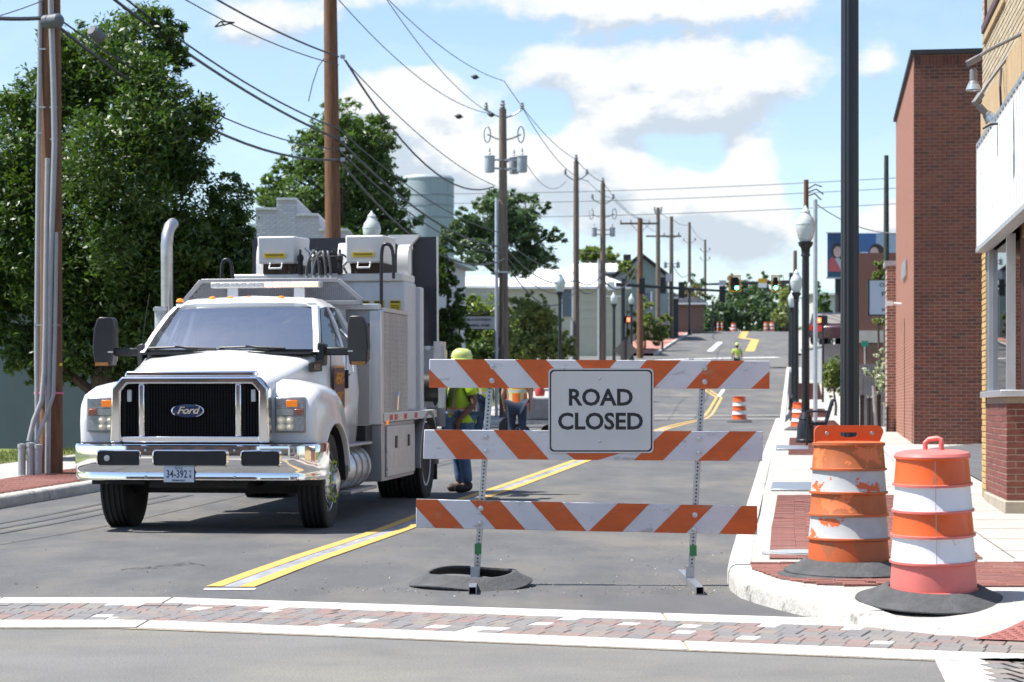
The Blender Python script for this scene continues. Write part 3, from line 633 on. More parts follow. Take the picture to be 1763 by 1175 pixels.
rubber_ring('ballast_ring', 'lower rubber ring of the pair under the worn drum', (2.185, 13.68, .150), .445, .27, .05, rx=R(1.0))
def far_drum(px, py, lab, hpx, dz=0, y=None, mats=None, group=None):
    p = Gd(px, py, dz) if y is None else base(px, y, dz)
    d = drum(lab, p+Vector((0,0,.06)), .25, .21, hpx*p.y/F-.06, mats or [DRO, DRW, DRO, DRW, DRO], DRO, n=20, group=group)
    m = MB(); h = hpx*p.y/F-.06; m.lathe([(.2,h),(.21,h+.02),(.001,h+.03)], 20); m.build('lid', DRO, d)
    m = MB(); m.lathe([(.42,-.06),(.42,-.04),(.3,.02),(.25,.03)], 24); m.build('rubber_base', RUBG, d); return d
far_drum(1273, 727, 'orange and white drum standing alone on the open asphalt lane', 43, .03)
far_drum(1379, 700, 'orange and white drum half hidden behind black lamp posts', 46, .15, 52)
far_drum(1263, 570, 'lone orange drum on the crest of the hill road', 15, .03, 203)
far_drum(1319, 571, 'dull orange drum of a pair on the hill crest', 17, .03, 203, [WRO, WRW, WRD, WRW, WRD])
far_drum(1329, 571, 'red-orange drum of a pair on the hill crest', 17, .03, 203)
for px in (1236, 1243):
    q = base(px, 202, .02); T_ = thing('tubular_marker', 'slim orange tubular marker with white bands on the hill crest', 'marker', q, 0, 'slim markers on the crest')
    m = MB(); m.lathe([(.1,0),(.1,.35),(.09,.4)], 12); m.lathe([(.09,.55),(.085,.68)], 12); m.lathe([(.08,.82),(.07,.95),(.001,.98)], 12); m.build('tube', DRO, T_)
    m = MB(); m.lathe([(.088,.4),(.088,.55)], 12); m.lathe([(.083,.68),(.08,.82)], 12); m.build('band', DRW, T_)
    m = MB(); m.lathe([(.25,0),(.22,.06),(.1,.09)], 12); m.build('rubber_base', RUBG, T_)

# ================================================================== LAMP POSTS AND UTILITY POLES
GLOBE = mat('frosted_globe', (.72,.80,.77), .25, var=.05, trans=.35, coat=.3)
def lamp_post(px, Y, top_px, label, dz=.15, n=24, r=.064, fl=True, group=None):
    p = base(px, Y, dz); h = H-(top_px-HY)/F*Y-p.z if top_px is not None else 6.4; t = thing('lamp_post', label, 'street lamp', p, 0, group)
    gs = .80*h/5.0 if top_px is not None else .8; hc = h-gs
    fn = (lambda a, z: 1-.09*(.5+.5*math.cos(12*a))) if fl else None; nn = 72 if fl and Y < 20 else n
    m = MB(); m.lathe([(.20,0),(.20,.06),(.18,.08),(.165,.35),(.13,.45),(.14,.48),(.105,.56),(.078,.62)], nn); m.build('base', BLACKP, t)
    m = MB(); m.lathe([(r*1.08,.6),(r,2.0),(r*.95,hc-.25)], nn, rad=fn); m.build('shaft', BLACKP, t)
    m = MB(); m.lathe([(r,hc-.26),(r*1.3,hc-.24),(r*1.1,hc-.2),(r*1.2,hc-.1),(r*1.9,hc-.03),(r*1.95,hc+.03),(r*1.4,hc+.03)], n); m.build('capital', BLACKP, t)
    k = gs/.8; m = MB(); m.lathe([(.10*k,hc+.02),(.15*k,hc+.10*k),(.195*k,hc+.28*k),(.205*k,hc+.40*k),(.17*k,hc+.52*k),(.11*k,hc+.60*k),(.09*k,hc+.64*k),(.10*k,hc+.66*k),(.085*k,hc+.70*k),(.04*k,hc+.74*k),(.015*k,hc+.8*k)], n); g = m.build('globe', GLOBE, t)
    m = MB(); m.lathe([(.207*k,hc+.385*k),(.211*k,hc+.40*k),(.207*k,hc+.415*k)], n); m.build('globe_band', mat('globe_band_grey', (.5,.56,.54), .4), g); return t
lamp_post(1463, 14.75, None, 'fluted black lamp post rising right behind the worn drum')
lamp_post(1387, 41.5, 354, 'black lamp post with acorn globe beside the bench and wooden pole', r=.075)
lamp_post(1371, 64, 464, 'black lamp post with acorn globe next to the half-hidden drum', r=.075)
lamp_post(1365, 84, 498, 'black lamp post with globe farthest along the brick-paneled sidewalk', r=.075)
lamp_post(640, 48.5, 363, 'lamp post whose frosted globe shows above the utility truck body', r=.075)
lamp_post(964, 88, 468, 'black lamp post with globe in front of the vine-covered bushes', r=.08)
lamp_post(1057, 114, 502, 'black lamp post with globe just left of the signal mast'.replace('just left of', 'close beside'), r=.085)
lamp_post(1087, 126, 506, 'black lamp post with globe between signal mast and reddish pole', r=.085)
lamp_post(1187, 178, 486, 'small far lamp post with globe by the brick sidewalk on the hill', r=.1)
lamp_post(1227, 205, 511, 'small far lamp post with globe at the hill crest trees', r=.1)

def wire_pts(a, b, sag, n=14):
    a, b = Vector(a), Vector(b); return [a+(b-a)*(i/n)-Vector((0,0,4*sag*(i/n)*(1-i/n))) for i in range(n+1)]
PNAME = ((29.8,'conduit pole'),(45.8,'reddish brown pole'),(71.8,'three-transformer pole'),(95.8,'plain weathered pole'),(108.8,'two-transformer pole'),(135.8,'crossarm pole'),(153.8,'bunched-fitting pole'),(170,'small-transformer pole'),(200,'slim crest pole'),(236,'slimmest pole beyond the crest'))
def pole_name(p): return min(PNAME, key=lambda q: abs(q[0]-p[1]))[1]
def cable(a, b, sag, r=.012, label='thin dark overhead wire strung between the roadside utility poles', group='overhead wires along the street', n=14, extra=None):
    if label.startswith('th') and group:
        label = '%s overhead cable between the %s and the %s' % ('thick dark' if r > .02 else 'thin dark', pole_name(a), pole_name(b)); group = 'cables between the '+pole_name(a)+' and the next'
    m = MB(); P = wire_pts(a, b, sag, n); m.tube(P, r, 5); o = m.build('overhead_cable', CABLE); tag(o, label, 'cable', group)
    if extra: extra(o, P)
    return o
def pole(px, Y, top, r, label, m_, dz=.15, a=None, lean=0):
    p = base(px, Y, dz); h = H-(top-HY)/F*Y-p.z; t = thing('utility_pole', label, 'utility pole', p)
    m = MB(); m.tube([(0,0,-.3),(lean*.3,0,h*.3),(lean*.7,0,h*.7),(lean,0,h)], [r*1.12,r*1.05,r*.95,r*.8], 14); m.build('shaft', m_, t); return t, h
def insul(t, x, y, z, k=1):
    m = MB(); m.lathe([(.03*k,0),(.05*k,.03*k),(.03*k,.05*k),(.05*k,.08*k),(.03*k,.1*k),(.035*k,.14*k),(.001,.16*k)], 8, (x,y,z)); return m.build('insulator', mat('porcelain', (.25,.25,.27), .3), t)
def bracket(t, z, L_, up=.25, ring=False):
    for sx in (-1, 1):
        m = MB(); m.tube([(0,0,z),(sx*L_*.5,0,z+up*.35),(sx*L_,0,z+up)], .03, 6); m.build('bracket_arm', STEELD, t); 
        if ring: m = MB(); m.tube([(sx*L_+.22*math.cos(a_)*.5, 0, z+up+.28*math.sin(a_)) for a_ in [2*math.pi*k/12 for k in range(13)]], .025, 5); m.build('cutout_ring', STEELD, t)
        else: insul(t, sx*L_, 0, z+up, 1.6)
def transformer(t, x, y, z, k=1):
    m = MB(); m.lathe([(.20*k,0),(.26*k,.02*k),(.28*k,.1*k),(.28*k,.85*k),(.31*k,.87*k),(.31*k,.92*k),(.2*k,.97*k),(.001,.98*k)], 18, (x,y,z)); o = m.build('transformer_can', mat('transformer_grey', (.34,.37,.40), .5, var=.06), t)
    m = MB(); m.lathe([(.05*k,.95*k),(.07*k,1.05*k),(.04*k,1.1*k),(.06*k,1.2*k),(.03*k,1.35*k),(.001,1.4*k)], 8, (x*1.0,y,z)); m.build('bushing', STEELD, o)
    m = MB(); m.bar((0,y,z+.2*k), (x,y,z+.25*k), .06, .06); m.bar((0,y,z+.7*k), (x,y,z+.7*k), .06, .06); m.build('hanger', STEELD, t)
# nearest pole with its conduits
A, hA = pole(88, 30, -130, .152, 'brown wooden pole with grey conduits strapped beside the blue-grey wall', WOOD)
CON = mat('conduit_grey', (.30,.31,.33), .5, var=.08)
def conduit(pts, r): m = MB(); m.tube([W(px, py, Y_)-A.location for px, py, Y_ in pts], r, 10); return m.build('conduit', CON, A, smooth=60)
conduit([(70,-120,29.9),(69,60,29.9),(66,300,29.8),(64,500,29.8),(63,600,29.8),(64,700,29.8),(64,815,29.85)], .035)
conduit([(86,-60,29.8),(88,30,29.8),(92,150,29.75),(94,250,29.72),(88,420,29.7),(85,560,29.7),(83,700,29.7),(82,815,29.75)], .040)
conduit([(82,273,29.75),(80,400,29.7),(78,560,29.68),(76,640,29.66),(72,690,29.64),(58,725,29.62),(50,760,29.6)], .036)
conduit([(97,400,29.72),(95,560,29.7),(92,680,29.66),(80,715,29.64),(68,745,29.62),(62,765,29.6)], .028)
for px, py0 in ((40,765),(55,763),(68,766)):
    p = Gd(px, 818, .15); m = MB(); z1 = H-(py0-HY)/F*29.5; m.lathe([(.055,0),(.055,z1-p.z-.05),(.062,z1-p.z-.05),(.062,z1-p.z),(.001,z1-p.z+.01)], 14, Vector((p.x, 29.5, p.z))-A.location); m.build('conduit_stub', CON, A)
m = MB(); m.lathe([(.21,0),(.21,.03)], 18, W(84,679,29.95)-A.location); m.build('marking_band', mat('pink_tape', (.7,.15,.25), .6), A)
m = MB(); q = W(105,628,29.7)-A.location; m.box(q, (.035,.01,.04)); m.build('tag', mat('yellow_tag', (.7,.45,.03), .5), A)
for px, py in ((72,85),(72,185),(92,185),(93,240),(66,230),(96,560),(66,560)):
    m = MB(); m.box(W(px, py, 29.78)-A.location, (.11,.03,.02)); m.build('clamp', STEEL, A)
def canister(px, py, Y_, L_, r, rz, lab, ry=0):
    m = MB(); m.lathe([(r*.7,-L_/2-.03),(r,-L_/2),(r,L_/2),(r*.75,L_/2+.03),(.02,L_/2+.05)], 16, (0,0,0), Euler((0,R(90),0)).to_matrix()); o = m.build('splice_case', mat('splice_grey', (.10,.11,.12), .5, var=.3)); o.location = W(px, py, Y_); o.rotation_euler = (0, ry, rz); tag(o, lab, 'splice case')
canister(90, 37, 29.6, .26, .10, R(-30), 'grey cylindrical splice case fixed on the brown wooden pole')
canister(166, 60, 32, .2, .10, R(60), 'dark splice case hanging on cable in front of the big tree', R(25))
B, hB = pole(577, 46, -100, .17, 'reddish brown wooden pole standing behind the truck', WOOD, lean=-.12)
for py in (98, 240, 258, 275):
    m = MB(); m.box(W(590, py, 45.9)-B.location, (.1,.12,.07)); m.build('cable_clamp', STEELD, B)
m = MB(); m.tube([W(558,101,45.8)-B.location, W(548,115,45.8)-B.location, W(538,145,45.8)-B.location, W(531,175,45.8)-B.location], .012, 6); m.build('drop_wire', CABLE, B)
C, hC = pole(868, 72, 188, .155, 'tall weathered pole with three grey transformer cans', WOODG, lean=-.05)
bracket(C, H-(204-HY)/50-C.location.z, .62, .3); bracket(C, H-(242-HY)/50-C.location.z, .58, .2, True); insul(C, -.05, 0, hC, 2)
for x, y in ((-.50,-.1), (.34,.35), (.62,-.1)): transformer(C, x, y, H-(298-HY)/50-C.location.z, .62)
m = MB(); m.tube([(-.26,-.1,.0),(-.26,-.1,hC*.71)], .06, 10); m.build('riser', mat('riser_galv', (.42,.47,.52), .45, .3), C)
m = MB(); m.box((-.1,-.12,hC*.47), (.5,.12,.06)); m.build('standoff', STEEL, C)
D_, hD = pole(992, 96, 278, .14, 'plain weathered pole in front of the white metal roof', WOODG); bracket(D_, hD-.9, .5, .3); insul(D_, 0, 0, hD, 2)
m = MB(); m.tube([(-.18,-.1,0),(-.18,-.1,3.4)], .07, 8); m.build('riser', STEELD, D_)
E_, hE = pole(1038, 109, 316, .15, 'weathered pole with two transformer cans near the white-roofed house', WOODG)
bracket(E_, hE-1.1, .55, .3); bracket(E_, hE-1.8, .6, .2, True); insul(E_, 0, 0, hE, 2); transformer(E_, -.45, 0, H-(408-HY)/33-E_.location.z, .5); transformer(E_, .5, 0, H-(408-HY)/33-E_.location.z, .5)
m = MB(); m.tube([(-.22,-.1,0),(-.22,-.1,6.3)], .06, 8); m.build('riser', STEELD, E_)
P6, h6 = pole(1102, 136, 376, .2, 'reddish pole with a wooden crossarm before the grey gabled house', WOOD)
m = MB(); m.box((-.05,0,h6-.35), (2.5,.12,.12)); m.build('crossarm', WOODG, P6); m = MB(); m.bar((-.6,0,h6-.4), (0,0,h6-1), .04, .04); m.bar((.6,0,h6-.4), (0,0,h6-1), .04, .04); m.build('brace', STEELD, P6)
for x in (-1.25,-.6,.6,1.1): insul(P6, x, 0, h6-.29, 1.3)
P7, h7 = pole(1133, 154, 358, .17, 'grey pole with a bunch of fittings at its top', WOODG); m = MB(); m.box((0,0,h7-.3), (.5,.2,.25)); m.box((-.25,0,h7-.1), (.12,.12,.3)); m.box((.25,0,h7-.1), (.12,.12,.3)); m.build('fitting', STEELD, P7); m = MB(); m.box((.4,0,h7-2.1), (2.6,.12,.12)); m.build('crossarm', WOODG, P7)
P8, h8 = pole(1156, 170, 373, .17, 'pole with two small transformer cans beside the hill sidewalk', WOODG); transformer(P8, -.5, 0, h8-4.2, .5); transformer(P8, .55, 0, h8-4.2, .5); bracket(P8, h8-1.8, .6, .25)
P9, h9 = pole(1187, 200, 383, .16, 'slim pole standing near the crest of the hill', WOODG); bracket(P9, h9-2, .55, .25)
P10, h10 = pole(1214, 232, 413, .15, 'slimmest pole just beyond the crest of the hill', WOODG); bracket(P10, h10-1.4, .5, .25); bracket(P10, h10-2.4, .5, .25)
PR, hR = pole(1388, 60, 310, .085, 'brown wooden pole right behind the acorn lamp near the bench', WOOD)
m = MB(); 
for k, (px, py) in enumerate(((1415,322),(1418,335),(1414,345))): m.tube([W(1392,325+6*k,59.9)-PR.location, W((1392+px)/2,318+8*k,59.9)-PR.location, W(px,py,59.9)-PR.location], .02, 5)
m.build('service_loop', CABLE, PR)
m = MB(); q = W(1402, 345, 60); gz_ = gz(60)+.15; m.tube([(q.x, 59.8, gz_), (q.x, 59.8, q.z)], .062, 12); o = tag(m.build('conduit_mast', mat('mast_galv', (.46,.49,.52), .4, .4)), 'grey galvanised mast beside the brown pole and bench', 'mast')
pole(1526, 90, 268, .12, 'dark bare pole rising behind the billboard', mat('dark_pole', (.04,.045,.04), .8, var=.3))
pole(1369, 110, 432, .12, 'short weathered pole far along the lamp-lined sidewalk', WOODG)
# the wires themselves
TH = .026; lab2 = 'thick dark communication cable sagging between the nearest wooden poles'; g2 = 'thick cables over the truck'
At = lambda py, px=90: W(px, py, 29.8)
Bt = lambda py, px=583: W(px, py, 45.8)
Ct = lambda py, px=868: W(px, py, 71.8)
cable(At(-85), Bt(240), .25, TH, lab2, g2); cable(At(38), Bt(275), .55, TH, lab2, g2); cable(At(25), Bt(258), .40, .014, lab2, g2); cable(At(-105), Bt(222), .30, .018, lab2, g2)
cable(At(-150), Bt(112), .30, .012); cable(At(-190), Bt(98), .25, .020)
cable(Bt(240), Ct(425), .55, .028, lab2, g2); cable(Bt(258), Ct(437), .55, .018, lab2, g2); cable(Bt(275), Ct(447), .95, .028, lab2, g2); cable(Bt(222), Ct(402), .4, .016)
cable(Bt(105,595), Ct(322,850), 1.0, .026, 'twisted service cable swooping down to the transformer pole', None); cable(Bt(103,592), Ct(320,852), .35, .014)
cable(Bt(-100,577), Ct(140), .5, .012); cable(Bt(-120,590), Ct(196,845), .55, .012); cable(Bt(0,583), Ct(196,845), .5, .012)
Dt = lambda py, px=992: W(px, py, 95.8)
Et = lambda py, px=1038: W(px, py, 108.8)
Ft = lambda py, px=1102: W(px, py, 135.8)
cable(Ct(140), Dt(275), .35, .014); cable(Ct(190,902), Dt(312,1012), .5, .014); cable(Ct(280,905), Dt(312,975), .6, .012)
cable(Dt(275), Et(314), .15, .016); cable(Dt(312,1012), Et(342,1055), .15, .014); cable(Et(314), Ft(376), .3, .016); cable(Et(342,1055), Ft(380,1115), .3, .016)
cable(Ct(425), Dt(482), .6, .026, lab2, g2); cable(Ct(437), Dt(494), .75, .018); cable(Ct(447), Dt(500), 1.1, .026, lab2, g2); cable(Ct(412), Dt(470), .35, .02)
cable(Dt(482), Et(470), .4, .03); cable(Dt(494), Et(482), .5, .03); cable(Et(470), Ft(442), .75, .045); cable(Et(482), Ft(447), 1.1, .045)
P7t = lambda py, px=1133: W(px, py, 153.8)
cable(Ft(376), P7t(400), .2, .016); cable(P7t(360), W(1156,376,170), .2, .018); cable(W(1156,376,170), W(1187,386,200), .3, .02); cable(W(1187,386,200), W(1214,416,232), .3, .02); cable(W(1187,470,199), W(1240,520,240), .5, .03); cable(W(1156,450,169), W(1187,470,199), .8, .03)
for py, q in ((327,300), (343,318), (367,345)): cable(W(540, py+6, 131), W(1650, q, 96), .35, .016, 'faint wire crossing high over the street towards the billboard', 'wires crossing over the street', 24)
cable(W(1406,352,59.8), W(1560,402,58), .25, .016, 'service wire from the galvanised mast towards the billboard', None)
cable(W(-60,27,29), W(80,31,29.7), .03, .03, 'thick cable running into the splice case on the brown pole', None)
cable(W(-40,38,29), W(75,1,29.6), .02, .008, 'thin wire beside the thick cable at the brown pole', None)
# spacers and ball insulators riding the wires
def spacer_frame(px, py, Y_, lab):
    m = MB(); a, b, c_, d_ = (Vector(v) for v in ((-.16,0,-.05),(-.05,0,.05),(.2,0,.03),(.02,0,-.03)))
    for p_, q_ in ((a,b),(b,c_),(c_,a),(b,d_)): m.tube([p_, q_], .014, 5)
    o = m.build('cable_spacer', DARK); o.location = W(px, py, Y_); tag(o, lab, 'cable spacer')
spacer_frame(385, 42, 38, 'dark triangular cable frame hanging against the open sky'); spacer_frame(268, 45, 35, 'dark triangular cable frame hanging in front of the tree top')
for px, py, Y_, lab in ((818,133,68,'black ball on the wire leading to the transformer pole tip'), (790,201,66,'black ball on the lowest of three wires before the transformer pole'), (846,198,70,'black ball close to the bracket arm of the transformer pole')):
    m = MB(); m.ball((0,0,0), .09, 10, (1.2,1,.9)); m.tube([(-.14,0,.02),(.14,0,-.02)], .02, 6); o = m.build('wire_ball', DARK); o.location = W(px, py, Y_); tag(o, lab, 'wire ball')
# ================================================================== THE UTILITY TRUCK
T = thing('utility_truck', 'white medium-duty utility truck with chrome grille and tall service body', 'truck', (-3.145, 20.2, -.0), -math.atan(.145), None, math.atan(.014))
GLS = glass('windscreen_glass', (.62,.76,.80), .8); GLD = glass('dark_side_glass', (.10,.11,.12), .25); LENS = glass('clear_lens', (.85,.88,.9), .2)
def mir(fn):                                             # the same outline for both sides
    for s in (-1, 1): fn(s)
# hood: lofted across its length
def hood_ring(y, hw, zt, ze, zb, cr):
    P = [(-hw, zb), (-hw, ze-.10), (-hw+.03, ze-.03), (-hw+.12, ze), (-hw*.55, zt-cr), (-hw*.22, zt), (0, zt+.004), (hw*.22, zt), (hw*.55, zt-cr), (hw-.12, ze), (hw-.03, ze-.03), (hw, ze-.10), (hw, zb)]
    return [(x, y, z) for x, z in P]
m = MB(); m.loft([hood_ring(.25,.745,1.595,1.525,.93,.012), hood_ring(.29,.76,1.61,1.535,.93,.012), hood_ring(.45,.79,1.645,1.565,.93,.02), hood_ring(.8,.83,1.70,1.625,.93,.03), hood_ring(1.2,.88,1.77,1.70,.93,.035), hood_ring(1.58,.94,1.84,1.785,.93,.03)])
hood = m.build('hood', TRUCKW, T, smooth=50)
# fenders with wheel arches
def arch(cy, cz, r, a0, a1, n=14): return [(cy+r*math.cos(R(a0+(a1-a0)*k/n)), cz+r*math.sin(R(a0+(a1-a0)*k/n))) for k in range(n+1)]
prof = [(.34,.90),(.32,1.10),(.34,1.33),(.44,1.415),(.62,1.46),(.95,1.47),(1.30,1.44),(1.58,1.34),(1.74,1.18),(1.86,.98),(1.90,.62),(1.80,.62)]+arch(1.2,.47,.60,14,158)+[(.60,.83)]
def fender(s):
    m = MB(); n = len(prof); rings = []
    for x, k, dz in ((.70,1,.10),(.82,1,.055),(1.0,1,.02),(1.12,.99,-.01),(1.18,.965,-.05),(1.20,.93,-.10)):
        cy, cz = 1.1, 1.0; rings.append([(s*x, cy+(y-cy)*(k if i < 12 else 1), z+(dz if 2 <= i <= 8 else dz*.3 if i in (9,) else 0)) for i, (y, z) in enumerate(prof)])
    m.loft(rings); m.build('fender', TRUCKW, T, smooth=50)
    m = MB(); P1 = arch(1.2,.47,.605,8,165,18); m.loft([[(s*1.195, y, z), (s*1.215, y, z), (s*1.215, 1.2+(y-1.2)*1.055, .47+(z-.47)*1.055), (s*1.195, 1.2+(y-1.2)*1.055, .47+(z-.47)*1.055)] for y, z in P1]); m.build('wheel_arch_lip', TRUCKW, T)
    m = MB(); P1 = arch(1.2,.47,.58,0,180,14); m.loft([[(s*.62, y, z), (s*1.17, y, z), (s*1.17, y*.99+.012, z+.01), (s*.62, y*.99+.012, z+.01)] for y, z in P1]); m.build('wheel_well', DARK, T)
mir(fender)
m = MB(); m.b2((-.99,.42,.86),(.99,1.9,.93)); m.b2((-1.14,.40,.84),(-.72,.44,.92)); m.b2((.72,.40,.84),(1.14,.44,.92)); m.build('bumper_apron', mat('apron_grey', (.45,.46,.47), .5), T)
m = MB(); m.b2((-.72,.22,.84),(.72,.5,.93)); m.build('lower_grille', BLACK, T)
# grille surround
def gfr(m, x0, x1, z0, z1, y0=.13, y1=.24): m.b2((x0,y0,z0),(x1,y1,z1))
m = MB(); m.prism([(-.80,.905),(-.785,1.43),(-.68,1.545),(.68,1.545),(.785,1.43),(.80,.905),(.69,.905),(.69,1.40),(.625,1.475),(-.625,1.475),(-.69,1.40),(-.69,.905)], .10, .24, 'y'); g = m.build('grille_surround', CHROME, T, bevel=.018, seg=3)
m = MB(); gfr(m, -.69, .69, .905, .965); m.build('grille_bar', CHROME, g, bevel=.012)
for s in (-1, 1): m = MB(); m.b2((s*.455,.115,.966),(s*.515,.24,1.474)); m.build('grille_bar', CHROME, g, bevel=.012)
m = MB(); m.prism([(-.665,1.546),(.665,1.546),(.64,1.60),(-.64,1.60)], .125, .26, 'y'); m.build('hood_trim', CHROME, g, bevel=.015)
for x0, x1 in ((-.69,-.516),(-.454,.454),(.516,.69)):
    m = MB(); m.b2((x0,.215,.966),(x1,.235,1.474)); gp = m.build('grille_panel', BLACK, g)
    m = MB()
    for k in range(22): m.b2((x0,.20,.975+k*.0228),(x1,.212,.975+k*.0228+.005))
    n = int((x1-x0)/.028)
    for k in range(1, n): xx = x0+(x1-x0)*k/n; m.b2((xx-.003,.195,.967),(xx+.003,.211,1.473))
    m.build('grille_mesh', mat('grille_black', (.007,.007,.009), .8, var=.1, spec=.08), gp, smooth=0)
for s in (-1, 1): m = MB(); m.b2((s*.60,.165,1.30),(s*.648,.192,1.42)); m.build('marker_light', mat('marker_white', (.7,.7,.68), .3), T, bevel=.008)
e = MB(); e.lathe([(1,0),(1,.018),(.93,.024),(.92,.016)], 48, (-.03,.17,1.213), Matrix.Rotation(R(90),3,'X') @ Matrix.Diagonal((.165,.070,1))); em = e.build('emblem', CHROME, T)
e = MB(); e.lathe([(.92,.017),(.5,.021),(.001,.022)], 48, (-.03,.17,1.213), Matrix.Rotation(R(90),3,'X') @ Matrix.Diagonal((.165,.070,1))); e.build('emblem_field', mat('emblem_blue', (.010,.022,.09), .2, var=.05, coat=.5), em)
text('emblem_lettering', 'Ford', .095, CHROME, em, (-.03,.146,1.215), off=.002, ext=.002, shear=.35, sx=1.25, space=.92)
# chrome bumper: profile swept across
def bump_prof(y): return [(y+.10,.885),(y+.03,.890),(y+.0,.872),(y-.006,.80),(y-.006,.70),(y+.004,.64),(y+.02,.615),(y+.012,.59),(y+.012,.545),(y+.04,.535),(y+.10,.535)]
st = [(-1.245,.62),(-1.235,.40),(-1.20,.24),(-1.12,.13),(-.98,.075),(-.6,.04),(0,.03),(.6,.04),(.98,.075),(1.12,.13),(1.20,.24),(1.235,.40),(1.245,.62)]
m = MB(); m.loft([[(x, y, z) for y, z in bump_prof(yy)] for x, yy in st]); bp = m.build('bumper', CHROME, T, smooth=40)
for x0, x1, yy in ((-.90,-.47,.054),(-.33,.40,.036),(.54,.92,.054)):
    r_ = .03; z0, z1 = .685, .825; P = []
    for cx, cz, a0 in ((x1-r_, z1-r_, 0), (x0+r_, z1-r_, 90), (x0+r_, z0+r_, 180), (x1-r_, z0+r_, 270)): P += [(cx+r_*math.cos(R(a0+k*22.5)), cz+r_*math.sin(R(a0+k*22.5))) for k in range(5)]
    m = MB(); m.prism(P, yy-.022, yy-.008, 'y'); m.build('bumper_opening', BLACK, bp)
    n = len(P); c = ((x0+x1)/2, (z0+z1)/2); m = MB(); O_ = [(c[0]+(p[0]-c[0])*(1+.03/(x1-x0)), c[1]+(p[1]-c[1])*1.17) for p in P]
    m.add([(p[0], yy-.032, p[1]) for p in P]+[(p[0], yy-.012, p[1]) for p in O_]+[(p[0], yy+.01, p[1]) for p in O_]+[(p[0], yy-.018, p[1]) for p in P], [(k*n+i, k*n+(i+1) % n, ((k+1) % 4)*n+(i+1) % n, ((k+1) % 4)*n+i) for k in range(4) for i in range(n)]); m.build('opening_rim', CHROME, bp)
m = MB(); m.lathe([(.03,0),(.03,.02),(.001,.022)], 12, (-.80,.03,.755), Matrix.Rotation(R(90),3,'X')); m.build('fog_lamp', STEEL, bp)
for x in (-.42,.47): 
    for z in (.83,.575): m = MB(); m.lathe([(.014,0),(.01,.008),(.001,.008)], 8, (x,.038,z), Matrix.Rotation(R(90),3,'X')); m.build('bolt', STEEL, bp)
PLT = mat('plate_blue_white', (.55,.60,.68), .4, var=.03); PLN = mat('plate_navy', (.03,.035,.09), .5)
m = MB(); m.box((-.08,.022,.60), (.305,.006,.152)); pl = m.build('licence_plate', PLT, T, bevel=.012, seg=3); pl['label'] = 'pale plate reading 34-392'
text('plate_number', '34-392', .105, PLN, pl, (-.10,.0185,.600), off=.002, ext=.0006, sx=.66, space=1.08)
text('plate_word', 'TRUCK', .026, PLN, pl, (-.08,.0185,.658), off=.0006, ext=.0006); text('plate_word', 'PERMANENT', .024, PLN, pl, (-.08,.0185,.540), off=.0006, ext=.0006)
text('plate_letter', 'T', .042, PLN, pl, (.035,.0185,.620), off=.001, ext=.0006); text('plate_letter', 'B', .042, PLN, pl, (.035,.0185,.580), off=.001, ext=.0006)
# headlights
HLR = mat('lamp_reflector', (.66,.66,.67), .3, .25, var=.3, scale=45)
def headlight(s):
    x0, x1 = .80, 1.105; m = MB(); m.b2((s*x0,.300,1.00),(s*x1,.37,1.345)); h = m.build('headlight', mat('headlight_bezel', (.30,.30,.31), .3, .4), T, bevel=.015)
    m = MB(); m.b2((s*(x0+.015),.297,1.018),(s*(x1-.015),.301,1.155)); m.build('reflector', HLR, h)
    for k in range(4): m = MB(); m.lathe([(.052,0),(.045,.012),(.02,.03),(.001,.034)], 14, (s*(x0+.065+.085*(k % 2)+.0*(k//2)), .30, 1.055+.068*(k//2)), Matrix.Rotation(R(90),3,'X') @ Matrix.Diagonal((.8,.65,1))); m.build('bulb', mat('lit_headlamp', (.8,.76,.66), .15, var=.3, scale=50, emit=.15, ecol=(1,.85,.6)), h)
    m = MB(); m.b2((s*(x0+.015),.296,1.235),(s*(x1-.015),.301,1.33)); m.build('turn_reflector', HLR, h)
    m = MB(); xa = (x0+.10) if s > 0 else (x0+.02); m.b2((s*(xa+.02),.288,1.25),(s*(xa+.13),.297,1.315)); m.build('turn_lamp', mat('lit_amber', (.75,.16,.01), .3, var=.3, scale=40, emit=.45, ecol=(1,.26,.02)), h, bevel=.01)
    m = MB(); xa = x1-.105; m.b2((s*xa,.286,1.168),(s*(x1-.02),.297,1.228)); m.build('side_marker', mat('red_amber_lens', (.7,.09,.02), .25), h, bevel=.008)
    m = MB(); m.b2((s*(x0+.02),.290,1.168),(s*(xa-.01),.297,1.228)); m.build('reflector', HLR, h)
    m = MB(); m.b2((s*(x0+.004),.272,1.004),(s*(x1-.004),.277,1.341)); m.build('lens', LENS, h, bevel=.004)
mir(headlight)
# cab
RF, RB = 2.24, 3.22
m = MB()
def cabring(y, zb, zt, hw): return [(-hw+.05, y, zb), (-hw, y, zb+.06), (-hw-.02, y, (zb+zt)/2), (-hw+.015, y, zt-.06), (-hw+.05, y, zt), (hw-.05, y, zt), (hw-.015, y, zt-.06), (hw+.02, y, (zb+zt)/2), (hw, y, zb+.06), (hw-.05, y, zb)]
m.loft([cabring(1.58,.95,1.80,.93), cabring(1.75,.72,1.84,.98), cabring(2.4,.70,1.85,1.0), cabring(3.0,.72,1.85,1.0), cabring(3.2,.92,1.84,.98)]); cab = m.build('cab', TRUCKW, T, smooth=50)
m = MB(); m.loft([[(-.74,y,z),(-.80,y,z-.05),(-.66,y,z+zc*.6),(0,y,z+zc),(.66,y,z+zc*.6),(.80,y,z-.05),(.74,y,z),(0,y,z+zc-.05)] for y, z, zc in ((2.12,2.29,.05),(2.22,2.325,.07),(2.5,2.35,.075),(2.9,2.35,.07),(3.22,2.31,.05))]); m.build('roof', TRUCKW, T, smooth=60)
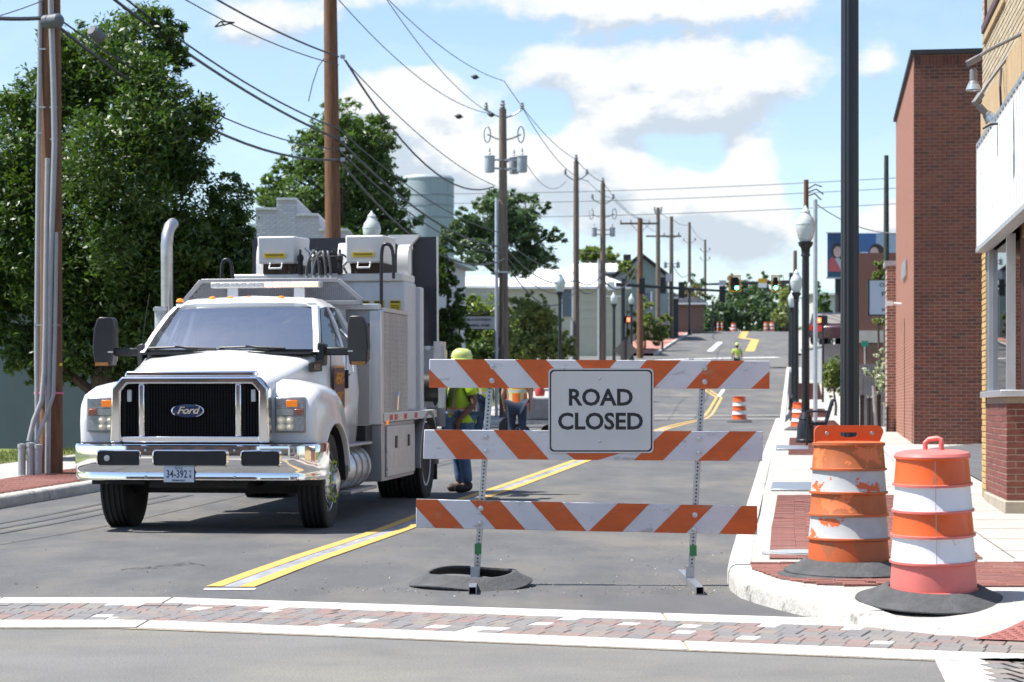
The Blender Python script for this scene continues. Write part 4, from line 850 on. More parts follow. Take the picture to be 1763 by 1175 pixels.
def pillars(s):
    m = MB(); m.loft([[(s*x, y, z), (s*(x-.055), y-.02, z), (s*(x-.05), y+.07, z), (s*(x+.005), y+.08, z)] for x, y, z in ((.955,1.50,1.80),(.90,1.72,2.0),(.83,1.97,2.20),(.785,2.14,2.30))]); m.build('pillar', TRUCKW, T)
    m = MB(); m.loft([[(s*x, y, z), (s*(x-.04), y, z), (s*(x-.04), y+.10, z), (s*x, y+.10, z)] for x, y, z in ((.985,2.46,1.83),(.90,2.50,2.1),(.80,2.52,2.30))]); m.build('pillar', TRUCKW, T)
    m = MB(); m.loft([[(s*x, y, z), (s*(x-.05), y, z), (s*(x-.05), y+.20, z), (s*x, y+.20, z)] for x, y, z in ((.985,3.0,1.83),(.90,2.98,2.1),(.80,2.90,2.30))]); m.build('pillar', TRUCKW, T)
    m = MB(); m.add([(s*.955,1.66,1.83),(s*.985,2.46,1.83),(s*.80,2.52,2.28),(s*.80,2.22,2.28)], [(0,1,2,3)]); m.build('side_window', GLD, T)
    m = MB(); m.add([(s*.965,2.58,1.84),(s*.965,2.99,1.84),(s*.805,2.90,2.27),(s*.805,2.63,2.27)], [(0,1,2,3)]); m.build('side_window', glass('grey_side_glass', (.30,.33,.34), .3), T)
    for yy in (1.80, 2.52): m = MB(); m.b2((s*1.004,yy,.80),(s*1.012,yy+.008,1.80)); m.build('door_seam', DARK, T)
    m = MB(); m.bar((s*1.03,2.46,1.42), (s*1.03,2.46,1.62), .03, .04); m.build('door_handle', BLACK, T, bevel=.008)
    m = MB(); m.tube([(s*1.0,2.66,1.56),(s*1.05,2.66,1.6),(s*1.03,2.62,1.95),(s*.93,2.58,2.06)], .012, 6); m.build('grab_rail', CHROME, T)
mir(pillars)
m = MB(); nx = 10; rows_ = []
for y, z, hw, cv in ((1.535,1.805,.925,.10),(1.74,1.99,.875,.09),(1.95,2.17,.82,.08),(2.13,2.30,.765,.06)):
    rows_.append([(hw*(2*k/nx-1), y-cv*(1-(2*k/nx-1)**2)+.03, z) for k in range(nx+1)])
m.loft(rows_, cap=False, closed=False); m.build('windscreen', GLS, T, smooth=60)
m = MB(); m.loft([[(x*1.0, y-.008, z), (x, y-.008, z+.045), (x, y+.02, z+.045), (x, y+.02, z)] for x, y, z in [(p[0], p[1], p[2]-.02) for p in rows_[0]]]); m.build('windscreen_seal', BLACK, T)
m = MB(); m.loft([[(x, y-.01, z-.02), (x, y-.01, z+.03), (x, y+.03, z+.03), (x, y+.03, z-.02)] for x, y, z in rows_[3]]); m.build('windscreen_header', TRUCKW, T)
m = MB(); m.b2((-.90,1.36,1.775),(.90,1.60,1.80)); m.build('cowl', BLACK, T)
for xa, xb in ((-.86,-.12),(-.10,.62)):
    m = MB(); m.tube([(xa,1.50,1.845),((xa+xb)/2,1.41,1.853),(xb,1.44,1.835)], .012, 6); m.bar(((xa+xb)/2-.05,1.40,1.86), ((xa+xb)/2+.2,1.38,1.82), .03, .02); m.build('wiper', BLACK, T)
# cab interior
INT = mat('cab_interior', (.24,.26,.27), .8, var=.2); TAN = mat('grey_upholstery', (.10,.11,.12), .9, var=.2)
m = MB(); m.b2((-.84,1.62,1.2),(.84,1.95,1.83)); m.build('dashboard', INT, T, bevel=.05); m = MB(); m.b2((-.86,3.12,1.0),(.86,3.18,2.29)); m.build('rear_cab_wall', INT, T)
for x in (-.42,.42):
    m = MB(); m.b2((x-.25,2.55,1.2),(x+.25,2.70,1.95)); s_ = m.build('seat_back', TAN, T, bevel=.06); m = MB(); m.b2((x-.13,2.57,1.97),(x+.13,2.66,2.14)); m.build('headrest', TAN, s_, bevel=.04)
m = MB(); m.tube([(.42+.19*math.cos(k*math.pi/10), 2.08+.06*math.sin(k*math.pi/10), 1.84+.17*math.sin(k*math.pi/10)) for k in range(21)], .016, 8); m.build('steering_wheel', BLACK, T)
m = MB(); m.b2((-.12,1.90,1.87),(.06,1.93,1.98)); m.box((-.3,1.75,1.86),(.3,.2,.01),(.2,0,.1)); m.build('papers', mat('paper_pale', (.5,.6,.62), .8), T)
m = MB(); m.b2((-.10,2.10,2.18),(.10,2.13,2.245)); m.build('rear_view_mirror', BLACK, T, bevel=.015)
for x in (-.76,-.40,-.20,0,.36):
    m = MB(); m.lathe([(.04,0),(.038,.018),(.028,.034),(.001,.042)], 14, (x,2.27,2.372 if abs(x) < .5 else 2.352)); m.build('roof_marker', AMBER, T)
# mirrors on long arms
def mirror(s):
    m = MB(); m.loft([[(s*x, y, z) for x, y in ((x0,1.52),(x1-.01,1.50),(x1,1.56),(x1-.03,1.72),(x0+.02,1.74),(x0-.01,1.62))] for x0, x1, z in ((1.275,1.43,1.665),(1.265,1.465,1.71),(1.25,1.48,1.85),(1.25,1.465,2.05),(1.26,1.43,2.15),(1.29,1.40,2.172))]); h = m.build('mirror_housing', BLACK, T, smooth=50, bevel=.012)
    m = MB(); m.b2((s*1.255,1.515,1.80),(s*1.47,1.522,1.815)); m.build('mirror_seam', STEELD, h)
    m = MB(); m.b2((s*1.28,1.735,1.72),(s*1.44,1.745,2.1)); m.build('mirror_glass', CHROME, h); m = MB(); m.b2((s*1.30,1.49,1.665),(s*1.44,1.50,1.70)); m.build('mirror_lamp', mat('smoked_amber', (.25,.11,.03), .3), h)
    m = MB(); m.b2((s*.97,1.58,1.765),(s*1.27,1.66,1.85)); m.loft([[(s*.93,1.48,1.66),(s*.99,1.52,1.66),(s*.99,1.72,1.66),(s*.93,1.72,1.66)],[(s*.93,1.53,1.90),(s*1.01,1.55,1.88),(s*1.01,1.70,1.88),(s*.93,1.72,1.90)]]); m.build('mirror_arm', BLACK, T, bevel=.015)
mir(mirror)
m = MB(); m.tube([(-.97,1.60,1.84),(-.94,1.66,2.2),(-.915,1.70,2.42)], .004, 5); m.build('aerial', BLACK, T)
# door sign
BRN = mat('sign_brown', (.12,.055,.045), .6); GLDY = mat('sign_gold', (.62,.27,.04), .6)
m = MB(); m.b2((1.022,1.88,1.21),(1.026,2.38,1.66)); ds = m.build('door_sign', BRN, T); ds['label'] = 'brown door panel with gold lettering'
m = MB(); m.b2((1.026,1.88,1.64),(1.028,2.38,1.66)); m.b2((1.026,1.88,1.21),(1.028,2.38,1.23)); m.build('sign_rule', GLDY, ds)
text('sign_lettering', '-HENRY-', .17, GLDY, ds, (1.029,2.13,1.52), (math.pi/2, 0, math.pi/2), off=.004, sx=.62); text('sign_lettering', 'COUNTY', .11, GLDY, ds, (1.029,2.15,1.34), (math.pi/2, 0, math.pi/2), off=.003, sx=.6)
m = MB(); m.b2((.70,1.0,1.60),(.90,1.02,1.62)); 
m = MB(); m.loft([[(.925,1.18,1.59),(.935,1.18,1.59),(.935,1.18,1.68),(.925,1.18,1.68)],[(.975,1.52,1.60),(.985,1.52,1.60),(.985,1.52,1.72),(.975,1.52,1.72)]]); fb = m.build('fender_badge', BLACK, T); text('badge_lettering', 'F650', .08, CHROME, fb, (.968,1.36,1.64), (math.pi/2, 0, math.pi/2-.15), off=.002)
# headache rack, light bar, stack
yR = 3.30; m = MB(); c4 = [(-1.04,2.385),(-.83,2.625),(.75,2.625),(1.02,2.385)]
for a, b in zip(c4, c4[1:]): m.bar((a[0],yR,a[1]), (b[0],yR,b[1]), .05, .05, up=(0,1,0))
m.bar((-1.04,yR,2.37), (1.02,yR,2.37), .05, .05, up=(0,1,0)); rk = m.build('cab_guard', mat('guard_frame', (.30,.30,.31), .5, .3), T, bevel=.006)
m = MB()
def clipx(z): t = (z-2.385)/.24; return -1.04+.21*t+.02, 1.02-.27*t-.02
for k in range(-8, 60):
    for sl in (1, -1):
        x0 = -1.3+k*.045; pts = [(x0+sl*(t*.024*2.0)*.5*2, 2.395+t*.024) for t in range(11)]; pts = [p for p in pts if clipx(p[1])[0] < p[0] < clipx(p[1])[1]]
        if len(pts) > 1: m.bar((pts[0][0], yR, pts[0][1]), (pts[-1][0], yR, pts[-1][1]), .013, .008, up=(0,1,0))
m.build('guard_mesh', mat('guard_steel', (.26,.26,.27), .6, .2), rk, smooth=0)
m = MB(); m.b2((-.64,3.02,2.535),(.60,3.20,2.60)); lb = m.build('light_bar', mat('bar_housing', (.5,.5,.5), .4), T, bevel=.01)
for k in range(12):
    x0 = -.63+k*.1015; m = MB(); m.b2((x0,3.005,2.542),(x0+.09,3.03,2.592)); lit = k >= 6; m.build('light_module', mat('lit_module', (1,.7,.4), .3, emit=1.1, ecol=(1,.42,.16)) if lit else mat('dark_module', (.35,.36,.38), .2, var=.3, scale=40), lb, bevel=.006)
for x in (-.4,.36): m = MB(); m.b2((x-.06,3.06,2.36),(x+.06,3.14,2.54)); m.build('bar_foot', ALU, lb)
STK = mat('stack_steel', (.50,.48,.46), .35, .9, var=.15, scale=8)
m = MB(); m.tube([(-1.31,3.55,1.3),(-1.31,3.55,2.9),(-1.31,3.545,3.05),(-1.31,3.58,3.18),(-1.31,3.66,3.27),(-1.31,3.78,3.315)], .068, 18); sk = m.build('exhaust_stack', STK, T, smooth=60)
m = MB(); m.lathe([(.085,1.5),(.088,1.5),(.088,2.35),(.085,2.35)], 14, (-1.36,3.53,0)); m.b2((-1.44,3.44,2.30),(-1.28,3.62,2.34)); m.build('heat_shield', STEELD, sk)
# service body
BODY = mat('bare_aluminium', (.40,.40,.41), .42, .75, var=.12, scale=5, stretch=(1,1,.3))
m = MB(); m.b2((-1.12,3.64,1.0),(1.10,3.70,2.33)); sb_ = m.build('bulkhead', BODY, T); m = MB(); m.b2((-1.14,3.60,2.30),(1.14,3.76,2.37)); m.build('bulkhead_cap', ALU, sb_, bevel=.01)
m = MB(); m.b2((1.03,3.61,1.0),(1.17,3.75,2.30)); m.build('corner_post', ALU, T, bevel=.01)
m = MB(); m.b2((-1.05,3.3,.78),(1.05,3.64,1.0)); m.build('underbody', DARK, T)
DIA = mat('diamond_plate', (.60,.60,.61), .30, .9, var=.1, scale=9, bump=1.0, bscale=26)
m = MB(); m.b2((1.12,3.76,1.14),(1.165,5.18,2.28)); sp_ = m.build('side_panel', mat('rippled_panel', (.40,.41,.42), .38, .5, var=.2, scale=4, bump=.9, bscale=9, stretch=(1,1,.25)), T)
for k in range(9):
    yy = 3.85+k*.155; m = MB()
    for j in range(20): m.ball((1.168,yy,1.2+j*.052), .012, 6, (.5,1,1))
    m.build('rivet_row', ALU, sp_)
m = MB(); m.b2((1.11,3.76,2.285),(1.18,5.2,2.33)); m.build('side_rail', ALU, sp_); m = MB(); m.tube([(1.19,4.40,1.16),(1.20,4.40,1.32),(1.20,4.48,1.36)], .014, 6); m.build('latch', CHROME, sp_)
m = MB(); m.b2((1.10,3.70,1.03),(1.185,7.0,1.13)); dr = m.build('deck_rail', mat('deck_white', (.62,.62,.61), .45), T, bevel=.006)
for k, yy in enumerate((4.0,4.28,4.56,4.84,5.5,6.6)): m = MB(); m.b2((1.186,yy,1.05),(1.19,yy+.16,1.11)); m.build('reflector_strip', mat('reflector_red', (.55,.05,.03), .4) if k % 3 != 2 else mat('reflector_white', (.75,.6,.5), .4), dr)
m = MB(); m.b2((1.186,3.78,1.0),(1.20,3.86,1.05)); m.build('side_marker', AMBER, dr)
m = MB(); m.b2((.62,3.66,.36),(1.16,3.82,1.02)); tb = m.build('toolbox', BODY, T, bevel=.008); m = MB(); m.b2((.7,3.83,.36),(1.15,5.62,1.02)); m.build('toolbox_body', BODY, tb)
m = MB(); m.b2((1.151,3.92,.40),(1.178,5.55,.98)); td_ = m.build('toolbox_door', DIA, T, bevel=.008)
for yy in (4.35, 5.1): m = MB(); m.b2((1.178,yy,.72),(1.188,yy+.10,.86)); m.build('latch', BLACK, td_, bevel=.006)
m = MB(); m.lathe([(.02,0),(.21,.0),(.235,.03),(.235,1.02),(.21,1.05),(.02,1.05)], 20, (.90,2.2,.56), Matrix.Rotation(R(-90),3,'X')); ft = m.build('fuel_tank', ALU, T, smooth=40)
for yy in (2.45,2.75,3.05): m = MB(); m.lathe([(.236,0),(.247,0),(.247,.05),(.236,.05)], 20, (.90,yy,.56), Matrix.Rotation(R(-90),3,'X')); m.build('tank_strap', STEELD, ft)
m = MB(); m.b2((.66,2.1,.80),(1.14,3.25,.83)); m.b2((.72,2.1,.30),(1.16,3.4,.335)); m.build('step', BODY, T, bevel=.006)
# tank deck: white material hopper, bins, panel
WD = mat('grimy_white', (.66,.66,.64), .45, var=.06, scale=2, dirt=((.22,.17,.12), .64, 3.2, .12), stretch=(2.2,2.2,.5)); HOP = WHITE; WHITE2 = mat('box_white', (.60,.61,.63), .45, var=.04)
m = MB(); m.b2((-1.0,5.25,1.14),(1.12,5.95,2.70)); hp = m.build('material_tank', mat('tank_white', (.56,.58,.61), .45, var=.05, dirt=((.40,.39,.36), .63, 2.5, .1), stretch=(2,2,.5)), T, bevel=.02)
m = MB(); m.b2((-1.02,5.22,2.70),(1.1,5.98,2.80)); m.build('tank_top', WD, hp, bevel=.02)
for x in (.62,.80,1.0,.44): 
    m = MB(); m.b2((x-.065,5.238,2.34),(x+.065,5.249,2.47)); y_ = m.build('warning_label', mat('label_yellow', (.68,.47,.02), .5), hp)
    m = MB(); m.b2((x-.055,5.234,2.44),(x+.055,5.238,2.46)); 
    for j in range(3): m.b2((x-.05,5.234,2.355+j*.025),(x+.05,5.238,2.363+j*.025))
    m.build('label_print', BLACK, y_)
for x in (-.42,-.22,-.02,.12):
    m = MB(); m.b2((x-.07,5.238,2.36),(x+.07,5.249,2.43)); m.build('warning_label', MATS['label_yellow'], hp)
for x0, x1 in ((-.68,-.21),(.41,.88)):
    m = MB(); m.loft([[(x0+.05,5.22,2.80),(x1-.02,5.22,2.80),(x1-.02,5.75,2.80),(x0+.05,5.75,2.80)],[(x0+.05,5.22,2.98),(x1-.02,5.22,2.98),(x1-.02,5.75,2.98),(x0+.05,5.75,2.98)]]); m.build('hopper_neck', mat('rusty_black', (.05,.03,.02), .8, var=.5, scale=12, dirt=((.35,.28,.22), .6, 14, .06), stretch=(2,2,.3)), T)
    m = MB(); m.loft([[(x0+.01,5.15,2.92),(x1-.01,5.15,2.92),(x1-.01,5.85,2.92),(x0+.01,5.85,2.92)],[(x0,5.13,3.25),(x1,5.13,3.25),(x1,5.9,3.27),(x0,5.9,3.27)]]); hb = m.build('hopper_lid', WD if x0 > 0 else WHITE2, T, bevel=.02)
    c = (x0+x1)/2; m = MB(); m.b2((c-.15,5.118,2.99),(c+.12,5.126,3.045)); hl_ = m.build('warning_label', MATS['label_yellow'], hb); m = MB(); m.b2((c-.13,5.114,3.015),(c+.1,5.118,3.02)); m.b2((c-.13,5.114,3.03),(c+.1,5.118,3.035)); m.build('label_print', BLACK, hl_)
    m = MB(); m.tube([(c-.08,5.16,2.93),(c-.08,5.10,2.86),(c+.07,5.10,2.86),(c+.07,5.16,2.93)], .012, 6); m.build('handle', WHITE, hb)
for x, w_, h_ in ((-.86,.07,3.22),(.22,.11,3.23),(.94,.07,3.20)):   # curved white guards
    m = MB(); P = [(6.0,2.75),(6.0,3.0),(6.02,3.10),(6.08,h_-.02),(6.18,h_),(6.3,h_)]
    m.loft([[(x-w_,y,z),(x+w_,y,z),(x+w_,y+.05,z-.05),(x-w_,y+.05,z-.05)] for y, z in P]); m.build('curved_guard', WD, T, smooth=60)
m = MB(); m.b2((-1.28,7.10,1.95),(1.17,7.18,3.36)); bp_ = m.build('black_panel', mat('navy_black_panel', (.022,.024,.035), .55, var=.1), T); m = MB(); m.b2((1.171,7.09,1.95),(1.18,7.19,3.365)); m.build('panel_edge', WD, bp_)
m = MB(); m.prism([(.55,3.38),(.98,3.38),(.86,3.24),(.86,2.7),(.70,2.7),(.70,3.24)], 6.95, 7.05, 'y'); m.build('panel_bracket', WD, T)
m = MB(); m.b2((1.0,5.98,1.15),(1.17,6.2,2.66)); m.build('white_column', MATS['tank_white'], T, bevel=.01)
m = MB(); m.b2((1.22,6.6,1.7),(1.30,7.05,2.0)); m.b2((1.26,6.7,1.15),(1.34,6.8,1.95)); m.build('rear_bracket', ALU, T)
m = MB(); m.b2((.9,7.2,1.15),(1.2,7.7,1.9)); m.b2((1.0,7.3,.9),(1.24,7.35,1.75)); m.build('rear_frame', ALU, T)
m = MB(); m.lathe([(.02,0),(.19,.02),(.19,.24),(.02,.26)], 16, (1.0,7.05,1.42), Matrix.Rotation(R(90),3,'Y')); m.lathe([(.12,0),(.16,.03),(.12,.06)], 12, (1.1,7.28,1.3), Matrix.Rotation(R(90),3,'Y')); m.build('hose_reel', BLACK, T)
def loop(pts, r=.022): m = MB(); m.tube(smooth_poly([Vector(p) for p in pts], 2), r, 8); m.build('handrail', BLACKP, T, smooth=60)
loop([(.88,5.0,2.2),(.88,5.0,2.9),(.89,5.0,3.1),(.93,5.0,3.14),(1.0,5.0,3.12),(1.03,5.0,3.0),(1.03,5.0,2.72)]); loop([(-1.03,4.8,2.55),(-1.03,4.8,2.85),(-1.01,4.8,2.95),(-.95,4.8,2.96),(-.90,4.8,2.9),(-.88,4.8,2.55)])
for k, x in enumerate((-.06,.03,.10,.18,.24)):
    m = MB(); m.tube(smooth_poly([Vector(p) for p in ((x,5.1,2.72),(x,5.1,2.86),(x+.05*(1 if k < 2 else -.6),5.1,3.02),(x+.09*(1 if k < 2 else -.6),5.15,3.08),(x+.12*(1 if k < 2 else -.5),5.3,2.9))], 2), .016, 7); m.build('hose', mat('hose_grey', (.10,.10,.105), .5), T)
    m = MB(); m.lathe([(.03,0),(.03,.05),(.022,.05),(.022,.09)], 8, (x,5.1,2.68)); m.build('fitting', STEEL, T)
for k in range(7):
    x = -.10+k*.065; m = MB(); m.tube(smooth_poly([Vector(p) for p in ((x,5.45,2.75),(x+.02,5.42,2.95),(x+.05*math.sin(k*2.1),5.4,3.06+.05*(k % 3)),(x+.10*math.cos(k),5.5,2.98),(x+.12,5.6,2.78))], 2), .013, 6); m.build('hose', BLACK, T)
for x in (-.16,.0,.12,.33):
    m = MB(); m.lathe([(.03,0),(.03,.16),(.04,.17),(.04,.22),(.015,.25),(.015,.30)], 10, (x,5.2,2.79)); m.build('valve', DARK if x else STEEL, T)
m = MB(); m.b2((-.02,5.3,2.8),(.3,5.5,3.02)); m.build('valve_block', BLACK, T, bevel=.01)
m = MB(); m.tube([(-.12,5.3,3.12),(.08,5.3,2.92)], .02, 8); m.build('lever', STEEL, T); m = MB(); m.tube([(.3,5.3,2.85),(.44,5.3,3.0)], .02, 8); m.build('lever', STEEL, T)
m = MB(); m.b2((-1.1,3.7,.98),(1.1,7.4,1.12)); m.build('deck', DARK, T)
# chassis
m = MB(); 
for s in (-1, 1): m.b2((s*.40,.3,.58),(s*.49,7.3,.80))
m.b2((-.55,.25,.56),(.55,.4,.66)); m.b2((-1.0,1.13,.36),(1.0,1.28,.50)); m.b2((-1.0,6.4,.40),(1.0,6.6,.56)); m.b2((-.5,.4,.45),(.5,1.0,.6)); m.b2((-.3,1.4,.42),(.35,3.2,.9)); m.build('chassis', DARK, T)
# wheels
def tyre_mesh(w_):
    m = MB(); r = .49; h = w_/2; P = [(.30,-h*.80),(.36,-h*.98),(.44,-h),(.475,-h*.93),(r,-h*.80)]
    for k in range(4): a = -h*.6+k*h*.4; P += [(r,a-.012),(r-.014,a-.009),(r-.014,a+.009),(r,a+.012)]
    P += [(r,h*.80),(.475,h*.93),(.44,h),(.36,h*.98),(.30,h*.80)]; m.lathe(P, 48, m=Matrix.Rotation(R(90),3,'Y')); return m
def wheel(x, y, s, front, steer=0):
    wl = bpy.data.objects.new('wheel', None); col.objects.link(wl); wl.parent = T; wl.location = (x, y, .482-.016*y*0); wl.rotation_euler = (0, 0, steer)
    tyre_mesh(.27).build('tyre', RUBBER, wl, smooth=30); RIM = mat('polished_rim', (.75,.75,.76), .22, .9) if front else WHITE
    Q = Matrix.Rotation(R(90)*s,3,'Y'); m = MB()
    if front: m.lathe([(.305,.08),(.31,.11),(.285,.115),(.27,.085),(.24,.075),(.235,.115),(.17,.14),(.12,.15),(.115,.20),(.06,.215),(.001,.215)], 32, m=Q)
    else: m.lathe([(.305,.08),(.31,.115),(.285,.118),(.27,.06),(.25,-.02),(.17,-.05),(.12,-.05),(.12,.06),(.08,.07),(.001,.07)], 32, m=Q)
    m.build('rim', RIM, wl)
    m = MB()
    for k in range(10):
        a = 2*math.pi*k/10; m.lathe([(.017,0),(.017,.04),(.001,.045)], 6, Q @ Vector((.155*math.cos(a), .155*math.sin(a), .135 if front else -.05)), Q)
    tag(m.build('lug_nuts', STEEL, wl), kind='stuff')
    if front:
        m = MB()
        for k in range(10):
            a = 2*math.pi*(k+.25)/10; m.tube([Q @ Vector((.20*math.cos(a-.24), .20*math.sin(a-.24), .155)), Q @ Vector((.215*math.cos(a), .215*math.sin(a), .165)), Q @ Vector((.20*math.cos(a+.24), .20*math.sin(a+.24), .155))], .010, 6)
        tag(m.build('nut_indicators', mat('lug_green', (.34,.50,.03), .6), wl), kind='stuff')
    else:
        m = MB(); m.lathe([(.3,-.1),(.12,-.1)], 24, m=Q); m.build('hub_back', DARK, wl)
for s in (-1, 1): wheel(s*1.02, 1.2, s, True, R(3)); wheel(s*1.03, 6.48, s, False); wheel(s*.72, 6.48, s, False)
for s in (-1, 1):
    m = MB(); P1 = arch(6.48,.48,.60,-5,185,18); m.loft([[(s*1.10,y,z),(s*1.19,y,z),(s*1.19,6.48+(y-6.48)*1.08,.48+(z-.48)*1.08),(s*1.10,6.48+(y-6.48)*1.08,.48+(z-.48)*1.08)] for y, z in P1]); m.build('rear_wheel_arch', BODY, T)
    m = MB(); m.b2((s*.62,7.15,.22),(s*1.16,7.17,.95)); m.build('mud_flap', RUBBER, T)
# ================================================================== BUILDINGS
def brick_tex(name, c1, c2, mortar, bw=.203, bh=.0678, ax='xz', rough=.85):
    if name in MATS: return MATS[name]
    m = mat(name, c1, rough, var=.15, scale=3, bump=.2, bscale=60); t = m.node_tree; l = t.links; b = t.nodes['Principled BSDF']
    co = t.nodes.new('ShaderNodeTexCoord'); s = t.nodes.new('ShaderNodeSeparateXYZ'); c = t.nodes.new('ShaderNodeCombineXYZ'); l.new(co.outputs['Object'], s.inputs[0])
    l.new(s.outputs['X' if ax[0] == 'x' else 'Y'], c.inputs[0]); l.new(s.outputs['Z'], c.inputs[1])
    k = t.nodes.new('ShaderNodeTexBrick'); l.new(c.outputs[0], k.inputs['Vector']); k.inputs['Scale'].default_value = 1; k.inputs['Brick Width'].default_value = bw+.01; k.inputs['Row Height'].default_value = bh
    k.inputs['Mortar Size'].default_value = .008; k.inputs['Color1'].default_value = c1+(1,); k.inputs['Color2'].default_value = c2+(1,); k.inputs['Mortar'].default_value = mortar+(1,); k.inputs['Bias'].default_value = 0
    l.new(k.outputs['Color'], b.inputs['Base Color']); return m
def brick_wall(parent, w_, z0, z1, mb, mm, place, L_=.190, h_=.0545, jt=.0125, parts=300, pr=.007, key=None, skip=None, x0=0):
    """courses of separate bricks in front of a mortar face; place(u, v) gives the centre on the face, its frame in the parent's space"""
    rot, fn = place; me = MB(); me.box((0,0,0), (L_, .02, h_)); me = bev(me.mesh('brick', mb, 0), .003); lst = []
    ph = h_+jt; n = int((z1-z0)/ph)
    for r in range(n):
        z = z0+(r+.5)*ph; off = (r % 2)*(L_+jt)/2; x = x0-off
        while x < w_:
            a, b = max(x, x0), min(x+L_, w_)
            if b-a > .05 and not (skip and skip((a+b)/2, z)): lst.append(((a+b)/2, z, b-a))
            x += L_+jt
    if key: lst.sort(key=lambda q: key(q[0], q[1]))
    big = MB(); R3 = Euler(rot).to_matrix()
    for i, (u, z, l) in enumerate(lst):
        p = Vector(fn(u, z, pr-.01+random.uniform(-.0015,.0015)))
        if i < parts: inst('brick', me, parent, p, sc=(l/L_,1,1), rot=rot)
        else: big.box(p, (l,.02,h_), R3)
    if big.v: tag(big.build('brick_field', mb, parent, smooth=0), kind='stuff')
MORT = mat('mortar', (.38,.30,.24), .95, var=.15, scale=30)
REDB = piece_mat('red_brick', [(.165,.050,.032), (.125,.042,.030), (.19,.060,.038), (.095,.040,.033), (.155,.052,.035), (.175,.066,.045)], .85, var=.15, bump=.3)
# --- the tall red brick building
c0 = W(1573, 765, 41); BB = thing('brick_building', 'tall red brick building with a flat dark roof edge beside the sidewalk', 'building', (c0.x, 41, 0), -math.atan(.147))
zt = 8.2; m = MB(); m.b2((.0,.0,.2),(7,9.6,zt-.02)); bwall = m.build('wall', [brick_tex('sunlit_side_brick', (.29,.11,.072), (.225,.085,.055), (.36,.22,.165), ax='yz')], BB)  # street side coloured paler than the front brick, sunlight put into its colour
fm = MB(); fm.b2((.004,-.008,.3),(3.2,-.001,zt-.03)); fw = fm.build('mortar_face', MORT, BB)
brick_wall(fw, 3.0, .3889, zt-.2401+.0011, REDB, MORT, ((0,0,0), lambda u, z, d: (u, -.008-d, z)), key=lambda u, z: (u-.8)**2*4+(z-2.2)**2, x0=.006)
sm = MB()
for k in range(40): sm.box((.04+k*.0672,-.012,zt-.14), (.0575,.02,.194))
tag(sm.build('soldier_course', REDB, fw, smooth=0), kind='stuff')
m = MB(); m.b2((-.06,-.06,zt-.02),(7.1,9.7,zt+.07)); m.build('roof_edge', DARK, BB)
m = MB(); m.b2((-.012,4.3,.5),(-.003,4.36,3.2)); m.build('expansion_joint', mat('joint_dark', (.05,.03,.025), .9), BB)
m = MB()
for k in range(6): m.b2((-.05,3.0+k*.35,4.05),(-.02,3.22+k*.35,4.40))
m.build('wall_lettering', ALU, BB)
m = MB(); m.tube([(0,6.2,3.60),(-.2,6.2,3.62)], .03, 8); m.box((-.27,6.2,3.62), (.16,.12,.1)); m.build('security_camera', WHITE, BB)
m = MB(); m.b2((-.22,9.61,.3),(.6,10.6,4.7)); m.build('pier', brick_tex('pier_brick', (.33,.13,.09), (.17,.07,.05), (.45,.36,.3)), BB); m = MB(); m.b2((-.27,9.6,4.7),(.7,10.7,4.82)); m.build('pier_cap', STEELD, BB)
m = MB(); m.b2((-.235,9.4,.35),(-.18,9.58,1.3)); m.build('downpipe', DARK, BB)
# --- tan storefront
TB = thing('tan_storefront', 'tan brick storefront with white sign board and two gooseneck floodlights', 'building', (5.28, 22.8, 0), -math.atan(.14))
TAN1 = piece_mat('tan_brick', [(.44,.37,.26), (.40,.33,.23), (.47,.40,.29), (.37,.30,.20), (.43,.36,.26)], .85, bump=.25)
OCH = mat('ochre_stucco', (.42,.30,.17), .9, var=.14, scale=5, bump=.3, bscale=40, dirt=((.30,.20,.11), .62, 4, .12), stretch=(1,1,.5))
m = MB(); m.b2((.15,-6,3.0),(8,1.80,9)); m.b2((.95,-6,.2),(8,1.80,3.0)); m.build('wall', mat('tan_wall', (.42,.32,.19), .9), TB)
m = MB(); m.b2((.004,-6,4.82),(.15,1.80,9)); up = m.build('mortar_face', mat('tan_mortar', (.26,.21,.15), .95), TB)
brick_wall(up, 1.80, 4.84, 7.4, TAN1, None, ((0,0,math.pi/2), lambda u, z, d: (.004-d, u, z)), parts=300, key=lambda u, z: z-.0*u, x0=-3.2, skip=lambda u, z: -.95 < u < 1.25 and 5.62 < z < 7.6)
m = MB(); m.b2((-.02,-6,4.28),(.15,1.80,4.82)); m.build('fascia_band', OCH, TB, bevel=.006)
m = MB(); m.b2((-.0,1.25,.2),(.15,1.81,4.28)); co_ = m.build('corner_pilaster', mat('pilaster_mortar', (.30,.21,.10), .95), TB)
brick_wall(co_, 1.80, .3, 4.26, piece_mat('ochre_brick', [(.46,.32,.13), (.42,.28,.11), (.50,.36,.16)], .85), None, ((0,0,math.pi/2), lambda u, z, d: (-.001-d, u, z)), parts=200, x0=1.26)
m = MB(); m.b2((.02,-1.0,5.66),(.10,1.3,7.6)); uw = m.build('window', mat('window_dark', (.05,.05,.06), .15), TB)
m = MB(); m.b2((-.05,-1.05,5.56),(.12,1.35,5.66)); m.build('sill', mat('plum_paint', (.10,.045,.05), .6), uw, bevel=.01); 
for q_ in (((-.02,1.2,5.67),(.1,1.32,7.6)), ((-.02,-1.05,5.67),(.1,-.93,7.6)), ((-.01,.1,5.67),(.09,.2,7.6))): m = MB(); m.b2(*q_); m.build('frame', MATS['plum_paint'], uw)
m = MB(); m.b2((-.03,-1.1,5.45),(.1,1.4,5.555)); m.build('stone_ledge', OCH, uw, bevel=.01)
WB = mat('sign_board_white', (.74,.74,.73), .55, var=.03)
m = MB(); m.b2((-.10,-6,3.08),(.0,1.25,4.27)); sb2 = m.build('sign_board', WB, TB)
